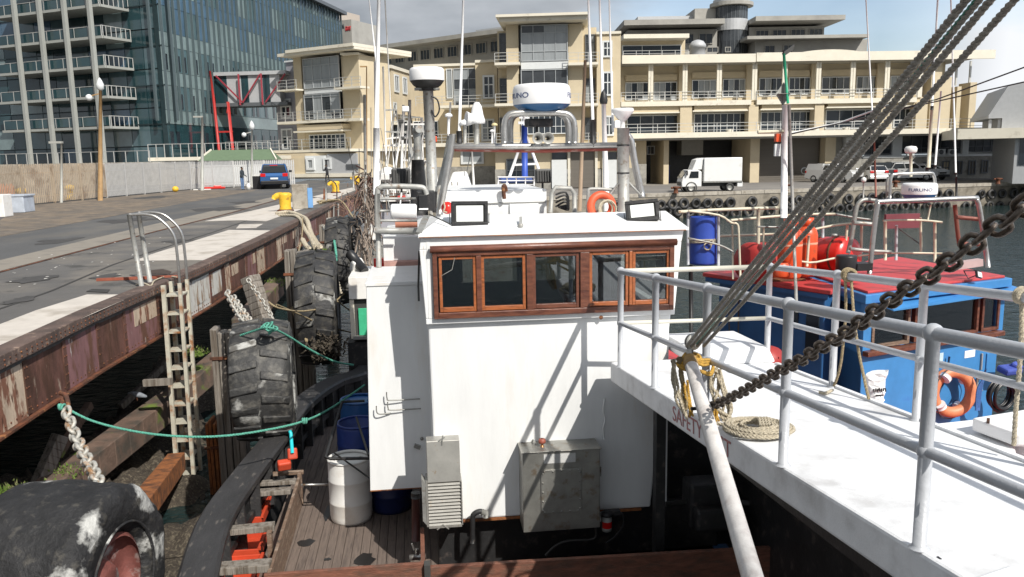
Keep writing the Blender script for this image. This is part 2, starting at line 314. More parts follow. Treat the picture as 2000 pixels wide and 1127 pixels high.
# ================================================================== THE SETTING
def watermat():
    m = bpy.data.materials.new('harbour_water'); m.use_nodes = True; N = m.node_tree.nodes; L = m.node_tree.links; b = N['Principled BSDF']
    b.inputs['Base Color'].default_value = (.014, .028, .028, 1); b.inputs['Roughness'].default_value = .09; b.inputs['IOR'].default_value = 1.33
    tc = N.new('ShaderNodeTexCoord'); mg = N.new('ShaderNodeMapping'); mg.inputs['Scale'].default_value = (1, 1.7, 1); mg.inputs['Rotation'].default_value = (0, 0, .3); L.new(tc.outputs['Object'], mg.inputs[0])
    a = N.new('ShaderNodeTexNoise'); a.inputs['Scale'].default_value = 2.6; a.inputs['Detail'].default_value = 5; a.inputs['Distortion'].default_value = .5
    c = N.new('ShaderNodeTexNoise'); c.inputs['Scale'].default_value = .35; c.inputs['Detail'].default_value = 3
    b1 = N.new('ShaderNodeBump'); b1.inputs['Strength'].default_value = 1.0; b1.inputs['Distance'].default_value = .12
    b2 = N.new('ShaderNodeBump'); b2.inputs['Strength'].default_value = .35; b2.inputs['Distance'].default_value = .4
    for q in (a, c): L.new(mg.outputs[0], q.inputs['Vector'])
    L.new(a.outputs[0], b1.inputs['Height']); L.new(c.outputs[0], b2.inputs['Height']); L.new(b2.outputs[0], b1.inputs['Normal']); L.new(b1.outputs[0], b.inputs['Normal'])
    return m
WZ = -3.65; QZ = -1.4
mb = MB(); mb.sheet([(-900, -400, WZ), (900, -400, WZ), (900, 1500, WZ), (-900, 1500, WZ)]); struct('water', mb, watermat())

ES = [(-7, -5.05), (10, -5.0), (13, -4.97), (15.6, -4.82), (18, -4.66), (24, -4.47), (42, -4.2), (56, -3.9), (70, -3.7)]
def EX(y):
    for (a, xa), (b, xb) in zip(ES, ES[1:]):
        if y <= b: return xa+(xb-xa)*(y-a)/(b-a)
    return ES[-1][1]
asphalt = mat('worn_asphalt', (.105, .1, .095), .9, var=.16, vs=.7, c2=(.16, .145, .125), s2=.45, t2=.54, w2=.07, c3=(.05, .048, .045), s3=1.1, t3=.62, w3=.05, bump=.4, bs=60)
road = mat('dark_road_asphalt', (.085, .085, .085), .9, var=.14, vs=.5, st=(1, .4, 1), c2=(.12, .112, .1), s2=.6, t2=.56, w2=.1, bump=.3, bs=60)
strip = mat('stained_concrete_strip', (.24, .215, .18), .9, var=.18, vs=1.2, c2=(.16, .145, .125), s2=1.2, t2=.57, w2=.08, bump=.3, bs=40)
bleached = mat('bleached_concrete', (.52, .48, .43), .9, var=.1, vs=2.5, c2=(.38, .34, .29), s2=1.6, t2=.6, w2=.08, c3=(.09, .08, .07), s3=9, t3=.75, w3=.02, bump=.3, bs=40)
dirt = mat('brown_dirt', (.13, .11, .09), .95, var=.3, vs=1.8, c2=(.18, .14, .1), s2=.9, t2=.52, w2=.1, bump=.6, bs=20)
dark_tar = mat('dark_tar_patch', (.04, .038, .036), .8, var=.2)
# jetty deck slab
mb = MB(); mb.prism([(x-.02, y, 0) for y, x in ES]+[(-90, 70, 0), (-90, -7, 0)], (0, 0, -.22)); struct('jetty_deck', mb, asphalt)
mb = MB(); mb.prism([(-3.7, 70, 0), (-3.7, 75, 0), (-90, 140, 0), (-90, 70, 0)], (0, 0, -.22)); struct('jetty_apron', mb, asphalt)
def flat(name, pix, z, m, extra=()): mb = MB(); mb.prism([atZ(a, b, z) for a, b in pix]+[V(e) for e in extra], (0, 0, -.003)); return struct(name, mb, m)
flat('road', [(0, 463), (330, 402), (500, 372), (600, 352), (690, 352), (560, 378), (450, 404), (300, 438), (0, 508)], .004, road, [(-16.5, 8, .004), (-60, 8, .004), (-60, 30, .004)])
flat('dirt_verge', [(0, 430), (0, 462), (330, 402), (500, 372), (372, 371), (48, 402)], .0085, dirt, [(-30, 44, .0085), (-30, 30, .0085)][:0])
mb = MB(); mb.prism([atZ(0, 508, .0085), atZ(300, 438, .0085), atZ(450, 404, .0085), atZ(560, 378, .0085), atZ(575, 380, .0085), atZ(450, 415, .0085), atZ(300, 452, .0085), atZ(0, 529, .0085), V((-13.5, 5, .0085)), V((-14.6, 5, .0085))], (0, 0, -.003)); struct('concrete_strip', mb, strip)
mb = MB(); q = [atZ(-200, 592, .013), atZ(0, 531, .013), atZ(300, 453, .013), atZ(450, 416, .013), atZ(575, 381, .013)]
for a, b in zip(q, q[1:]): mb.bar(a, b, .07, .004)
struct('crane_rail', mb, rust)
mb = MB(); q = [atZ(-150, 655, .006), atZ(100, 568, .006), atZ(220, 517, .006), atZ(300, 490, .006), atZ(420, 452, .006), atZ(520, 418, .006)]
for a, b in zip(q, q[1:]): mb.bar(a, b, .06, .003)
struct('tar_joint', mb, dark_tar)
flat('bleached_slab', [(0, 633), (70, 606), (170, 575), (266, 575), (128, 636), (0, 694)], .008, bleached, [(-5.25, 7, .008), (-6.6, 7, .008)])
flat('bleached_slab', [(263, 509), (303, 494), (380, 470), (447, 449), (530, 450), (508, 462), (455, 490), (404, 508)], .008, bleached)
flat('bleached_slab', [(461, 446), (468, 438), (514, 437), (500, 445)], .008, bleached)
flat('bleached_slab', [(400, 432), (490, 412), (560, 396), (620, 386), (640, 390), (610, 402), (560, 418), (520, 432), (470, 430)], .008, bleached)
flat('bleached_slab', [(610, 384), (660, 372), (690, 366), (694, 371), (650, 389)], .008, bleached)
flat('tar_patch', [(168, 569), (180, 564), (215, 565), (210, 571)], .012, dark_tar)
flat('manhole_cover', [(286, 536), (292, 528), (318, 525), (335, 530), (330, 536), (300, 538)], .014, mat('iron_cover', (.07, .05, .04), .7, .3, bump=.5))
# oil and tyre stains, cross joints on the jetty
oil = mat('oil_stained_asphalt', (.055, .052, .05), .75, var=.2, vs=2)
JM = thing('jetty_marks', 'dark stains and cross joints worn into the jetty asphalt', 'stains', (-8, 15, 0)); JM['kind'] = 'structure'
rj = random.Random(4)
for a, b, s_ in ((120, 470, .8), (60, 545, .5), (210, 540, .35), (350, 470, .5), (430, 408, 1.4), (250, 430, 1.2), (40, 585, .3), (300, 385, 1.6), (480, 395, 1.1)):
    c = atZ(a, b, .0105+rj.uniform(0, .0012)); obj('stain', MB().prism([c+V((cos(t)*s_*rj.uniform(.3, 1), sin(t)*s_*1.6*rj.uniform(.4, 1), 0)) for t in [k*2*pi/16 for k in range(16)]], (0, 0, -.001)), oil, JM)
for (a, b), (c_, d) in (((0, 600), (150, 560)), ((140, 500), (262, 508)), ((395, 436), (440, 452)), ((60, 520), (118, 600)), ((300, 452), (345, 480)), ((455, 415), (520, 432))):
    q = [atZ(a+(c_-a)*i/8, b+(d-b)*i/8, .0098)+V((rj.uniform(-.03, .03), rj.uniform(-.06, .06), 0)) for i in range(9)]; mb = MB()
    for p0, p1 in zip(q, q[1:]): mb.bar(p0, p1, .035, .002)
    pass
# bird droppings
mb = MB()
for i in range(40):
    a = random.uniform(20, 330); b = 560-(a/330)*75+random.uniform(-40, 30); p = atZ(a, b, .0135)
    s = random.uniform(.015, .05); mb.prism([p+V((cos(t)*s*random.uniform(.4, 1), sin(t)*s*random.uniform(.4, 1.6), 0)) for t in [k*pi/3 for k in range(6)]], (0, 0, -.002))
tag(obj('droppings', mb, mat('chalky_white', (.6, .58, .54), .9)), 'white bird droppings spattered over the jetty asphalt', 'droppings', kind='stuff')

# girder: coping, plates, flanges, rivets
G = thing('jetty_girder', 'rusty riveted steel girder along the jetty edge in patches of cream and white paint', 'girder', (-5, 12, -1)); G['kind'] = 'structure'
def edgepts(y0, y1, n=1):
    ys = [y0+(y1-y0)*i/n for i in range(n+1)]; return [(EX(y), y) for y in ys]
def along(mb, y0, y1, xo0, xo1, z0, z1):
    a, b = EX(y0), EX(y1); mb.hexa([(a+xo0, y0, z0), (a+xo1, y0, z0), (b+xo1, y1, z0), (b+xo0, y1, z0), (a+xo0, y0, z1), (a+xo1, y0, z1), (b+xo1, y1, z1), (b+xo0, y1, z1)])
ys = [-7, 4, 10, 13, 15.6, 18, 21, 24, 33, 42, 56, 70]
for a, b in zip(ys, ys[1:]):
    mb = MB(); along(mb, a+.004, b-.004, -.26, .05, -.15, .022); obj('coping', mb, coping_m, G, bevel=.012)
cuts = [(-7, 'c'), (7.0, 'c'), (9.2, 'c'), (10.75, 'r'), (11.9, 'p'), (13.1, 'r'), (14.1, 'p'), (15.6, 'r'), (17.2, 'w'), (18.8, 'r'), (20.0, 'c'), (20.6, 'r'), (22.2, 'p'), (23.4, 'c'), (24.6, 'r'), (26.4, 'c'), (27.4, 'r'), (30, 'c'), (31.2, 'r'), (34, 'p'), (36, 'r'), (40, 'c'), (41.5, 'r'), (48, 'p'), (54, 'r'), (62, 'r'), (70, '')]
gm = {'c': girdercream, 'r': girder, 'p': girderpurple, 'w': girderwhite}
for (a, k), (b, _) in zip(cuts, cuts[1:]):
    mb = MB(); along(mb, a+.004, b-.004, -.1, -.03, -.93, -.153); obj('girder_plate', mb, gm[k], G)
    mb = MB(); along(mb, a-.05, a+.05, -.028, -.012, -.9, -.2); obj('splice_strip', mb, girder, G)
    mb = MB(); along(mb, a+.004, b-.004, -.18, .04, -.965, -.934); obj('flange', mb, rust, G)
mb = MB()
y = 7.2
while y < 34:
    x = EX(y)
    for z, xo in ((-.05, .05), (-.11, .05), (-.21, -.03), (-.87, -.03)):
        mb.lathe([(.016, 0), (.014, .007), (.004, .013)], (x+xo, y, z), (1, 0, 0), 6)
    y += .14 if y < 20 else .22
for a, k in cuts[1:-8]:
    for j in range(5):
        for dy in (-.03, .03): mb.lathe([(.016, 0), (.004, .012)], (EX(a+dy)-.012, a+dy, -.3-.13*j), (1, 0, 0), 6)
obj('rivet', mb, rust, G, kind='stuff')
# patches of old paint on the plates (flat print)
for (x0, y0, x1, y1, m_) in ((263, 600, 306, 642, girdercream), (450, 520, 468, 545, girdercream), (496, 495, 515, 518, girdercream), (548, 462, 562, 482, girdercream), (575, 450, 590, 468, girdercream), (388, 545, 432, 600, girderwhite)):
    a = atX(x0, y1, EX(13)+.0); xx = EX(a.y); a = atX(x0, (y0+y1)/2, xx-.028); b = atX(x1, (y0+y1)/2, xx-.028); h = (y1-y0)/FL*a.y*.42
    mb = MB(); along(mb, a.y, b.y, -.03, -.024, a.z-h, a.z+h); obj('paint_patch', mb, m_, G)
# space under the jetty
mb = MB(); mb.box(-10, -9.6, -7, 70, -4.6, -.22); struct('quay_back_wall', mb, quaywallm)
mb = MB()
for i in range(22): y = -4+3.1*i; mb.box(-9.6, EX(y)-.2, y, y+.35, -.75, -.222)
struct('cross_beams', mb, darkgrey)

def pile(name, px0, px1, pytop, Y, zb=-4.4, label='', m=timber, d=.32, top=None):
    a = atY(px0, pytop, Y); b = atY(px1, pytop, Y); z = a.z; mb = MB(); n = 4; w = (b.x-a.x)/n
    t = thing(name, label, 'pile', ((a.x+b.x)/2, Y, zb), 'timber fender piles under the jetty edge')
    for i in range(n):
        mb = MB(); zz = z-random.uniform(0, .09); x = a.x+w*i; s = random.uniform(-.02, .02)
        mb.hexa([(x+.004, Y+s, zb), (x+w-.004, Y+s, zb), (x+w-.004, Y+d, zb), (x+.004, Y+d, zb), (x+.006, Y+s+.01, zz), (x+w-.006, Y+s, zz+random.uniform(-.03, .03)), (x+w-.01, Y+d, zz), (x+.006, Y+d, zz)])
        obj('plank', mb, m, t, bevel=.01)
    mb = MB(); mb.bar((a.x-.02, Y-.02, z-.5), (b.x+.02, Y-.02, z-.5), .02, .05); obj('strap', mb, rust, t)
    return t
pile('fender_pile', 408, 465, 642, 13.6, label='squat split grey timber pile with a blue stain in front of the paint splashed tyre')
pile('fender_pile', 553, 600, 487, 16.6, label='tall squared timber pile with ropes crossing it beside the second hanging tyre')
pile('fender_pile', 622, 648, 440, 24.5, label='thin far timber pile beside the far treaded tyre')
pile('fender_pile', 398, 428, 822, 14.4, label='short rust streaked post behind the foot of the ladder', m=rustorange)
mb = MB(); mb.cbox(atY(412, 790, 11.78)-V((.1, 0, 0)), (.06, .012, .4)); 
for nm, a, b, w, lab, m_ in (
    ('fender_post', (488, 540, 14.8), (520, 640, 14.6), .24, 'leaning timber fender post behind the chain of the splashed tyre', timber),
    ('brace_timber', (330, 790, 16.6), (100, 965, 12.4), .42, 'long brown timber brace with a bolt hole and moss', timberbrown),
    ('brace_timber', (470, 672, 19.5), (333, 788, 16.7), .4, 'far end of the brown timber brace behind the ladder', timberbrown),
    ('waler', (540, 560, 17.5), (470, 640, 14.6), .3, 'mossy timber waler under the jetty between the two middle piles', timberbrown),
    ('brace_timber', (345, 902, 15.0), (262, 1012, 11.0), .3, 'orange rusted steel brace below the ladder foot', rustorange),
    ('strut', (330, 705, 18), (235, 795, 17), .12, 'thin pale timber strut in the dark under the jetty', timber),
    ('strut', (118, 850, 12.9), (70, 960, 12.5), .18, 'short pale timber strut standing on the mossy brace', timber),
    ('strut', (175, 790, 14), (112, 890, 13), .12, 'slim wet strut behind the shackle chain', timberbrown)):
    mb = MB(); p = atY(*a); q = atY(*b); n = 8
    prev = None
    for i in range(n):
        s0 = p.lerp(q, i/n); s1 = p.lerp(q, (i+1)/n); mb.bar(s0, s1+ (q-p).normalized()*.002, w, w*1.1)
    solo(nm, mb, m_, lab, 'timber', bevel=.015)
for i, (a, b, Y, s, lab) in enumerate(((128, 922, 12.7, .3, 'bright green moss on the near timber brace by the chain'), (385, 688, 17.4, .26, 'small green moss clump on the timber behind the ladder'), (540, 552, 17.3, .25, 'green weed clump between the far piles'), (12, 962, 9.6, .2, 'tuft of green weed above the foreground tyre'), (620, 490, 19, .25, 'dull green weed on the pile behind the second hanging tyre'))):
    mb = MB(); c = atY(a, b, Y)
    for k in range(260):
        d = V((random.gauss(0, .4), random.gauss(0, .5), random.gauss(0, .12)))*s; p = c+d; h = random.uniform(.02, .06); w = random.uniform(.008, .02); u = V((random.uniform(-1, 1), random.uniform(-1, 1), 0)).normalized()
        mb.add([p-u*w, p+u*w, p+V((random.uniform(-.02, .02), random.uniform(-.02, .02), h))], [(0, 1, 2)])
    mb.ball(c-V((0, 0, .06)), s*.55, 12, 8, .35)
    tag(obj('moss', mb, weed), lab, 'moss', kind='stuff')
# mussel and rubble slope below the ladder
import mathutils.noise as mn
mb = MB(); nx, ny = 46, 70; vs = []
for i in range(nx):
    for j in range(ny):
        x = -6.6+4.0*i/(nx-1); y = 5.5+16*j/(ny-1)
        z = -3.75+.45*max(0, 1-abs(y-10.5)/4)+.55*mn.noise(V((x*.8, y*.6, 1)))+.25*mn.noise(V((x*3, y*3, 5)))+.1*mn.noise(V((x*9, y*9, 2)))+max(0, (-4.2-x))*.35
        vs.append((x, y, z))
mb.add(vs, [(i*ny+j, (i+1)*ny+j, (i+1)*ny+j+1, i*ny+j+1) for i in range(nx-1) for j in range(ny-1)], True)
tag(obj('rubble', mb, mussels), 'mussel crusted rubble in the dark gap below the jetty', 'rubble', kind='stuff')

# ------------------------------------------------------------------ far quay
Q0 = V((22.36, 72.34, 0)); PQ = PL(Q0, 81.97)
def quayY(x): return 72.34+(x-22.36)*.141
mb = MB(); mb.prism([(-3.7, quayY(-3.7), QZ), (110, quayY(110), QZ), (140, 260, QZ), (-3.7, 260, QZ)], (0, 0, -.3)); struct('quay_paving', mb, mat('quay_asphalt', (.17, .16, .15), .9, var=.12, vs=.25, c2=(.22, .205, .185), s2=.15, t2=.54, w2=.1, bump=.2, bs=10))
mb = MB(); mb.prism([PQ.P(u, QZ-.28, 0) for u in (-26.4, 90)]+[PQ.P(u, -5, 0) for u in (90, -26.4)], PQ.n*-1.2); struct('quay_wall', mb, quaywallm)
K = thing('quay_kerb', 'pale concrete kerb blocks along the lip of the far quay', 'kerb', Q0); K['kind'] = 'structure'
u = -26
while u < 60:
    mb = MB(); a = [PQ.P(u+.02, QZ-.275, .06), PQ.P(u+2.38, QZ-.275, .06), PQ.P(u+2.38, QZ+.05+random.uniform(-.02, .02), .06), PQ.P(u+.02, QZ+.05, .06)]; mb.prism(a, PQ.n*-.55); obj('block', mb, concrete, K); u += 2.4
# tyres on the far wall
def tyre_mesh(R, w, r_in, tread=True, blocks=26, n=52):
    mb = MB(); h = w/2; prof = [(r_in, -h*.55), (r_in+.03*R, -h*.85), (R*.8, -h), (R*.93, -h*.88), (R, -h*.62), (R*1.005, 0), (R, h*.62), (R*.93, h*.88), (R*.8, h), (r_in+.03*R, h*.85), (r_in, h*.55), (r_in, -h*.55)]
    mb.lathe(prof, (0, 0, 0), (1, 0, 0), n); return mb
tq = MB(); tq.torus((0, 0, 0), (0, 0, 1), .36, .155, 18, 8, .75); qme = obj('tyre_fender', tq, rubber2); first = [qme]
M0 = Matrix((PQ.d, ZUP, PQ.n)).transposed().to_4x4()
row1 = [(1290, 400), (1312, 399), (1334, 397), (1357, 397), (1379, 397), (1401, 397), (1424, 396), (1467, 394), (1510, 393), (1540, 392), (1558, 391), (1578, 389), (1600, 390), (1619, 388), (1655, 388), (1680, 388), (1700, 386), (1724, 384), (1748, 384), (1829, 380), (1851, 379), (1914, 379), (1934, 379), (1955, 378), (1976, 377), (1997, 376), (2018, 375)]
row2 = [(1300, 412), (1322, 413), (1345, 414), (1367, 415), (1389, 416), (1412, 416), (1434, 416), (1460, 413), (1502, 413), (1532, 411), (1553, 410), (1574, 409), (1596, 409), (1618, 409), (1637, 408), (1656, 406), (1675, 406), (1696, 406), (1720, 406), (1742, 405), (1764, 403), (1785, 403), (1807, 403), (1826, 403), (1845, 402), (1884, 403), (1905, 403), (1930, 401), (1951, 402), (1974, 402), (1992, 393)]
row3 = [(1205, 402), (1228, 402), (1250, 401), (1271, 401), (1196, 414), (1240, 415), (1283, 414)]
ORD = 'first second third fourth fifth sixth seventh eighth ninth tenth eleventh twelfth thirteenth fourteenth fifteenth sixteenth seventeenth eighteenth nineteenth twentieth'.split()+['twenty-'+q for q in 'first second third fourth fifth sixth seventh eighth ninth'.split()]+['thirtieth']+['thirty-'+q for q in 'first second third fourth fifth sixth seventh eighth ninth'.split()]
for nr, rr in (('upper', row1), ('lower', sorted(row2+row3))):
    for i, (a, b) in enumerate(rr):
        if first: o = first.pop()
        else: o = qme.copy(); COL.objects.link(o)
        u, z = PQ.uz(a, b); R_ = Matrix.Rotation(random.uniform(-.12, .12), 4, 'Y') @ Matrix.Rotation(random.uniform(-.2, .05), 4, 'X')
        s_ = random.uniform(.93, 1.1); o.matrix_world = Matrix.Translation(PQ.P(u, z, .2+random.uniform(0, .06))) @ M0 @ R_ @ Matrix.Scale(s_, 4)
        lab = ('dry black tyre on the far quay wall, %s from the left in the upper row' if nr == 'upper' else 'weed stained tyre at the far quay waterline, %s from the left in the lower row') % ORD[i]
        tag(o, lab, 'tyre', 'tyres in the %s row on the far quay wall' % nr)

# ================================================================== BUILDINGS
ochre = mat('ochre_render', (.55, .47, .33), .85, var=.07, vs=.5, c2=(.49, .415, .29), s2=.3, t2=.58, w2=.1, bump=.1, bs=3)
sand = mat('sand_render', (.56, .475, .33), .85, var=.06, vs=.5, c2=(.5, .42, .29), s2=.3, t2=.58, w2=.1)
cream = mat('cream_trim', (.66, .62, .52), .7, var=.06, vs=.7, c2=(.5, .46, .38), s2=.8, t2=.64, w2=.05)
framew = mat('white_window_frame', (.62, .64, .64), .5, var=.04)
greyr = mat('grey_render', (.27, .27, .3), .85, var=.06, vs=.5)
stone = mat('grey_stone_cladding', (.3, .29, .26), .9, var=.2, vs=2.2, c2=(.22, .21, .19), s2=1.3, t2=.54, w2=.05, bump=.4, bs=4)
rearconc = mat('dull_concrete', (.34, .33, .3), .85, var=.1, vs=.4, c2=(.27, .26, .24), s2=.3, t2=.57, w2=.1)
rearroof = mat('pale_grey_roof', (.42, .43, .44), .6, .2, var=.06)
paneA = mat('dark_blue_pane', (.022, .03, .038), .06, var=.25, vs=.4, spec=.7)
paneB = mat('curtained_pane', (.27, .29, .3), .12, var=.12, vs=.7, st=(5, 5, .4), spec=.6)
paneC = mat('dim_pane', (.045, .05, .055), .08, var=.35, vs=.8, spec=.6)
framel = mat('light_grey_bay_frame', (.4, .42, .43), .5, .2, var=.05)
frameg = mat('grey_window_frame', (.12, .13, .14), .5, .3, var=.05)
soffit = mat('soffit_grey', (.3, .29, .26), .8, var=.08)  # one plain grey for roofs, terrace slab, plant and a door
shutter = mat('brown_roller_shutter', (.15, .135, .115), .6, .2, var=.08, vs=1, st=(.2, .2, 8))
railm = mat('terrace_rail_metal', (.5, .5, .48), .5, .3, var=.05)
def B(pl, u0, u1, z0, z1, o0, o1, mb=None):
    mb = mb or MB(); return mb.prism([pl.P(u0, z0, o0), pl.P(u1, z0, o0), pl.P(u1, z1, o0), pl.P(u0, z1, o0)], pl.n*(o1-o0))
def rect(pl, x0, y0, x1, y1):
    ym, xm = (y0+y1)/2, (x0+x1)/2; u0 = pl.uz(x0, ym)[0]; u1 = pl.uz(x1, ym)[0]; z1 = pl.uz(xm, y0)[1]; z0 = pl.uz(xm, y1)[1]
    return min(u0, u1), max(u0, u1), min(z0, z1), max(z0, z1)
def wallp(name, pl, r, o0, o1, m, par, px=True):
    u0, u1, z0, z1 = rect(pl, *r) if px else r; return obj(name, B(pl, u0, u1, z0, z1, o0, o1), m, par)
def win(pl, r, nx, ny, par, fm=framew, gm=None, off=.02, fw=.09, px=True, name='window', trans=None, panes=True):
    u0, u1, z0, z1 = rect(pl, *r) if px else r
    mb = MB(); mw = fw*.6
    for a, b, c, d in ((u0, u1, z0, z0+fw), (u0, u1, z1-fw, z1), (u0, u0+fw, z0+fw, z1-fw), (u1-fw, u1, z0+fw, z1-fw)): B(pl, a, b, c, d, off-.02, off+.12, mb)
    zs = trans or [z0+fw+(z1-z0-2*fw)*j/ny for j in range(ny+1)]
    if trans: zs = [z0+fw]+[z0+(z1-z0)*t for t in trans]+[z1-fw]
    us = [u0+fw+(u1-u0-2*fw)*i/nx for i in range(nx+1)]
    for i in range(1, nx): B(pl, us[i]-mw/2, us[i]+mw/2, z0+fw, z1-fw, off, off+.1, mb)
    for z in zs[1:-1]: B(pl, u0+fw, u1-fw, z-mw/2, z+mw/2, off, off+.095, mb)
    f = obj(name, mb, fm, par)
    for i in range(nx):
        for j in range(len(zs)-1):
            g = gm if gm and not isinstance(gm, (list, tuple)) else random.choice(gm or [paneA, paneC, paneA, paneB])
            obj('pane', B(pl, us[i]+.01, us[i+1]-.01, zs[j]+.01, zs[j+1]-.01, off-.015, off+.02), g, f)
    return f
def railing(pl, u0, u1, z, off, par, h=1.0, step=1.5, m=railm, r=.03, mid=2):
    mb = MB(); n = max(1, round((u1-u0)/step))
    for i in range(n+1): u = u0+(u1-u0)*i/n; B(pl, u-r, u+r, z, z+h, off-r, off+r, mb)
    for k in range(mid+1): zz = z+h*(1-k/(mid+1)); B(pl, u0, u1, zz-r, zz+r*.6, off-r*.6, off+r*.6, mb)
    return obj('railing', mb, m, par)
def at_depth(a, b, d): q = ray(a, b).normalized(); h = sqrt(q.x**2+q.y**2); return CAM+q*(d/h)

# ---- long ochre terrace building behind the truck
o = at_depth(1213, 299, 98); PF = PL(o, 94); off = -2.6
PW = PL(PF.P(0, 0, off), 94)
T = thing('terrace_building', 'long ochre building with deep balconies and white terrace railing above the parked truck', 'building', PF.P(20, QZ, -6))
uL = PF.uz(1213, 200)[0]; uR = PF.uz(1800, 200)[0]; uR2 = PF.uz(1912, 200)[0]
zT = PF.uz(1400, 264)[1]; zB = PF.uz(1340, 197)[1]; zR = PF.uz(1340, 124)[1]; zR1 = PF.uz(1340, 112)[1]
uRw = PW.uz(1842, 200)[0]
obj('wall', B(PW, uL+.3, uRw, zT-.2, zR, -9, 0), ochre, T)
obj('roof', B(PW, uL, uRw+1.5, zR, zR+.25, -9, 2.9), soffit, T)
us = PF.uz(1473, 110)[0]
obj('roof_fascia', B(PF, uL, us, zR+.002, zR1+.25, .3, .62), cream, T); obj('roof_fascia', B(PF, us+.1, uR2+1.2, zR+.05, zR1+.35, .3, .62), cream, T)
mb = MB()
for u0_, u1_, k in ((PF.uz(1560, 105)[0], PF.uz(1700, 105)[0], .55),):
    n = 16
    for i in range(n):
        a = u0_+(u1_-u0_)*i/n; b = u0_+(u1_-u0_)*(i+1)/n; za = zR1+.3+0.5*sin(pi*i/n)**.6; zb = zR1+.3+0.5*sin(pi*(i+1)/n)**.6
        mb.prism([PF.P(a, zR1, -1), PF.P(b, zR1, -1), PF.P(b, zb, -1), PF.P(a, za, -1)], PF.n*-6)
obj('curved_roof', mb, cream, T)
# upper balcony
slab2 = [(1213, 1467), (1478, 1790)]
for a, b in slab2:
    u0_, u1_ = PF.uz(a, 195)[0], PF.uz(b, 195)[0]; obj('balcony_slab', B(PF, u0_, u1_, zB-.55, zB, off, .1), cream, T)
    railing(PF, u0_, u1_, zB, 0, T, h=1.05, step=1.7)
for a, b in ((1269, 1274), (1336, 1341), (1403, 1408), (1472, 1477), (1531, 1536), (1597, 1602), (1664, 1669), (1731, 1736), (1797, 1801)):
    for x in (a, b): u = PF.uz(x, 160)[0]; obj('column', B(PF, u-.13, u+.13, zB+.002, zR, -.35, -.1), cream, T)
for a, b in ((1329, 1352), (1463, 1482), (1592, 1610), (1722, 1742), (1790, 1812)):
    u0_, u1_ = PF.uz(a, 220)[0], PF.uz(b, 220)[0]; obj('pier', B(PF, u0_, u1_, zT, zB-.56, -2.59, -.1), ochre, T)
    obj('pier', B(PW, u0_+.3, u1_-.2, zB, zR-.01, .001, .5), ochre, T)
for r in ((1221, 161, 1268, 196), (1276, 160, 1322, 196), (1351, 156, 1399, 192), (1411, 154, 1455, 189), (1482, 152, 1528, 187), (1540, 151, 1582, 185), (1604, 150, 1662, 184), (1672, 149, 1718, 182), (1738, 148, 1790, 180)):
    win(PW, r, 4, 1, T, trans=[.3], gm=[paneA, paneC, paneB])
for r in ((1221, 146, 1322, 158), (1351, 141, 1455, 153), (1482, 138, 1580, 150), (1604, 136, 1718, 148), (1738, 135, 1792, 146)): wallp('sun_blind', PW, r, .05, .25, sand, T)
P1 = PL(PF.P(0, 0, -1.6), 94)
for r, n in (((1224, 225, 1326, 264), 4), ((1355, 221, 1459, 260), 8), ((1485, 218, 1588, 257), 8), ((1612, 214, 1716, 252), 4), ((1745, 212, 1790, 249), 4)):
    u0_, u1_, z0_, z1_ = rect(P1, *r)
    obj('wall', B(P1, u0_-.5, u1_+.5, zT+.01, zB-.57, -.98, -.05), cream, T)
    win(P1, r, n, 1, T, trans=[.38], gm=[paneA, paneA, paneC], off=0)
    obj('awning_box', B(P1, u0_-.3, u1_+.3, z1_+.3, z1_+1.25, 0, 1.3), sand, T); obj('awning_trim', B(P1, u0_-.5, u1_+.5, z1_+.15, z1_+.298, 0, 1.4), cream, T)
# terrace
uE = PF.uz(2040, 250)[0]
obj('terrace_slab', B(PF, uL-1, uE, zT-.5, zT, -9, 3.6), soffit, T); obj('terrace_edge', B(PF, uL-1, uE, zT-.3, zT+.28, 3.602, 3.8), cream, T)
PT = PL(PF.P(0, 0, 3.5), 94); railing(PT, uL-1, uE, zT+.15, 0, T, h=1.15, step=2.3)
for a in (1430, 1600, 1660): c = PT.W(a, 258, -1); mb = MB().lathe([(.3, 0), (.45, .6), (.4, .62), (.1, .62)], V((c.x, c.y, zT)), n=10); f = obj('planter', mb, cream, T)
# ground floor
def gf(a, y0, b, y1, o0, o1, m, nm): return wallp(nm, PL(PF.P(0, 0, 1.0), 94), (a, y0, b, y1), o0, o1, m, T)
PG = PL(PF.P(0, 0, 1.0), 94); zG0 = QZ; zG1 = zT-.51
def gu(x): return PG.uz(x, 310)[0]
for a, b, m in ((1236, 1262, ochre), (1296, 1306, ochre), (1465, 1483, ochre), (1611, 1631, ochre), (1651, 1683, framew), (1742, 1760, framew), (1878, 1890, framew), (1954, 1972, framew)):
    obj('pier', B(PG, gu(a), gu(b), zG0, zG1, -7, .05), m, T)
obj('wall', B(PG, gu(1200), gu(1236), zG0, zG1, -6.5, .0), ochre, T)
obj('wall', B(PG, gu(1200), gu(1262), zG0, zG0+2.4, .06, .2), stone, T)
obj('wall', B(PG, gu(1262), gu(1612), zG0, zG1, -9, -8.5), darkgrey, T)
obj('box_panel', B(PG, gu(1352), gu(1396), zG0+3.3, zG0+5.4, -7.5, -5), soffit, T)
for a, b in ((1277, 1293),): win(PG, (a, 284, b, 302), 2, 1, T, off=-4)
for a, b in ((1483, 1540), (1542, 1608)):
    mb = MB(); n = 22
    for i in range(n): z = zG0+(zG1-zG0)*i/n; B(PG, gu(a), gu(b), z+.015, z+(zG1-zG0)/n-.015, -1.5, -1.4, mb)
    B(PG, gu(a), gu(b), zG0, zG1, -1.7, -1.51, mb); obj('roller_shutter', mb, shutter, T)
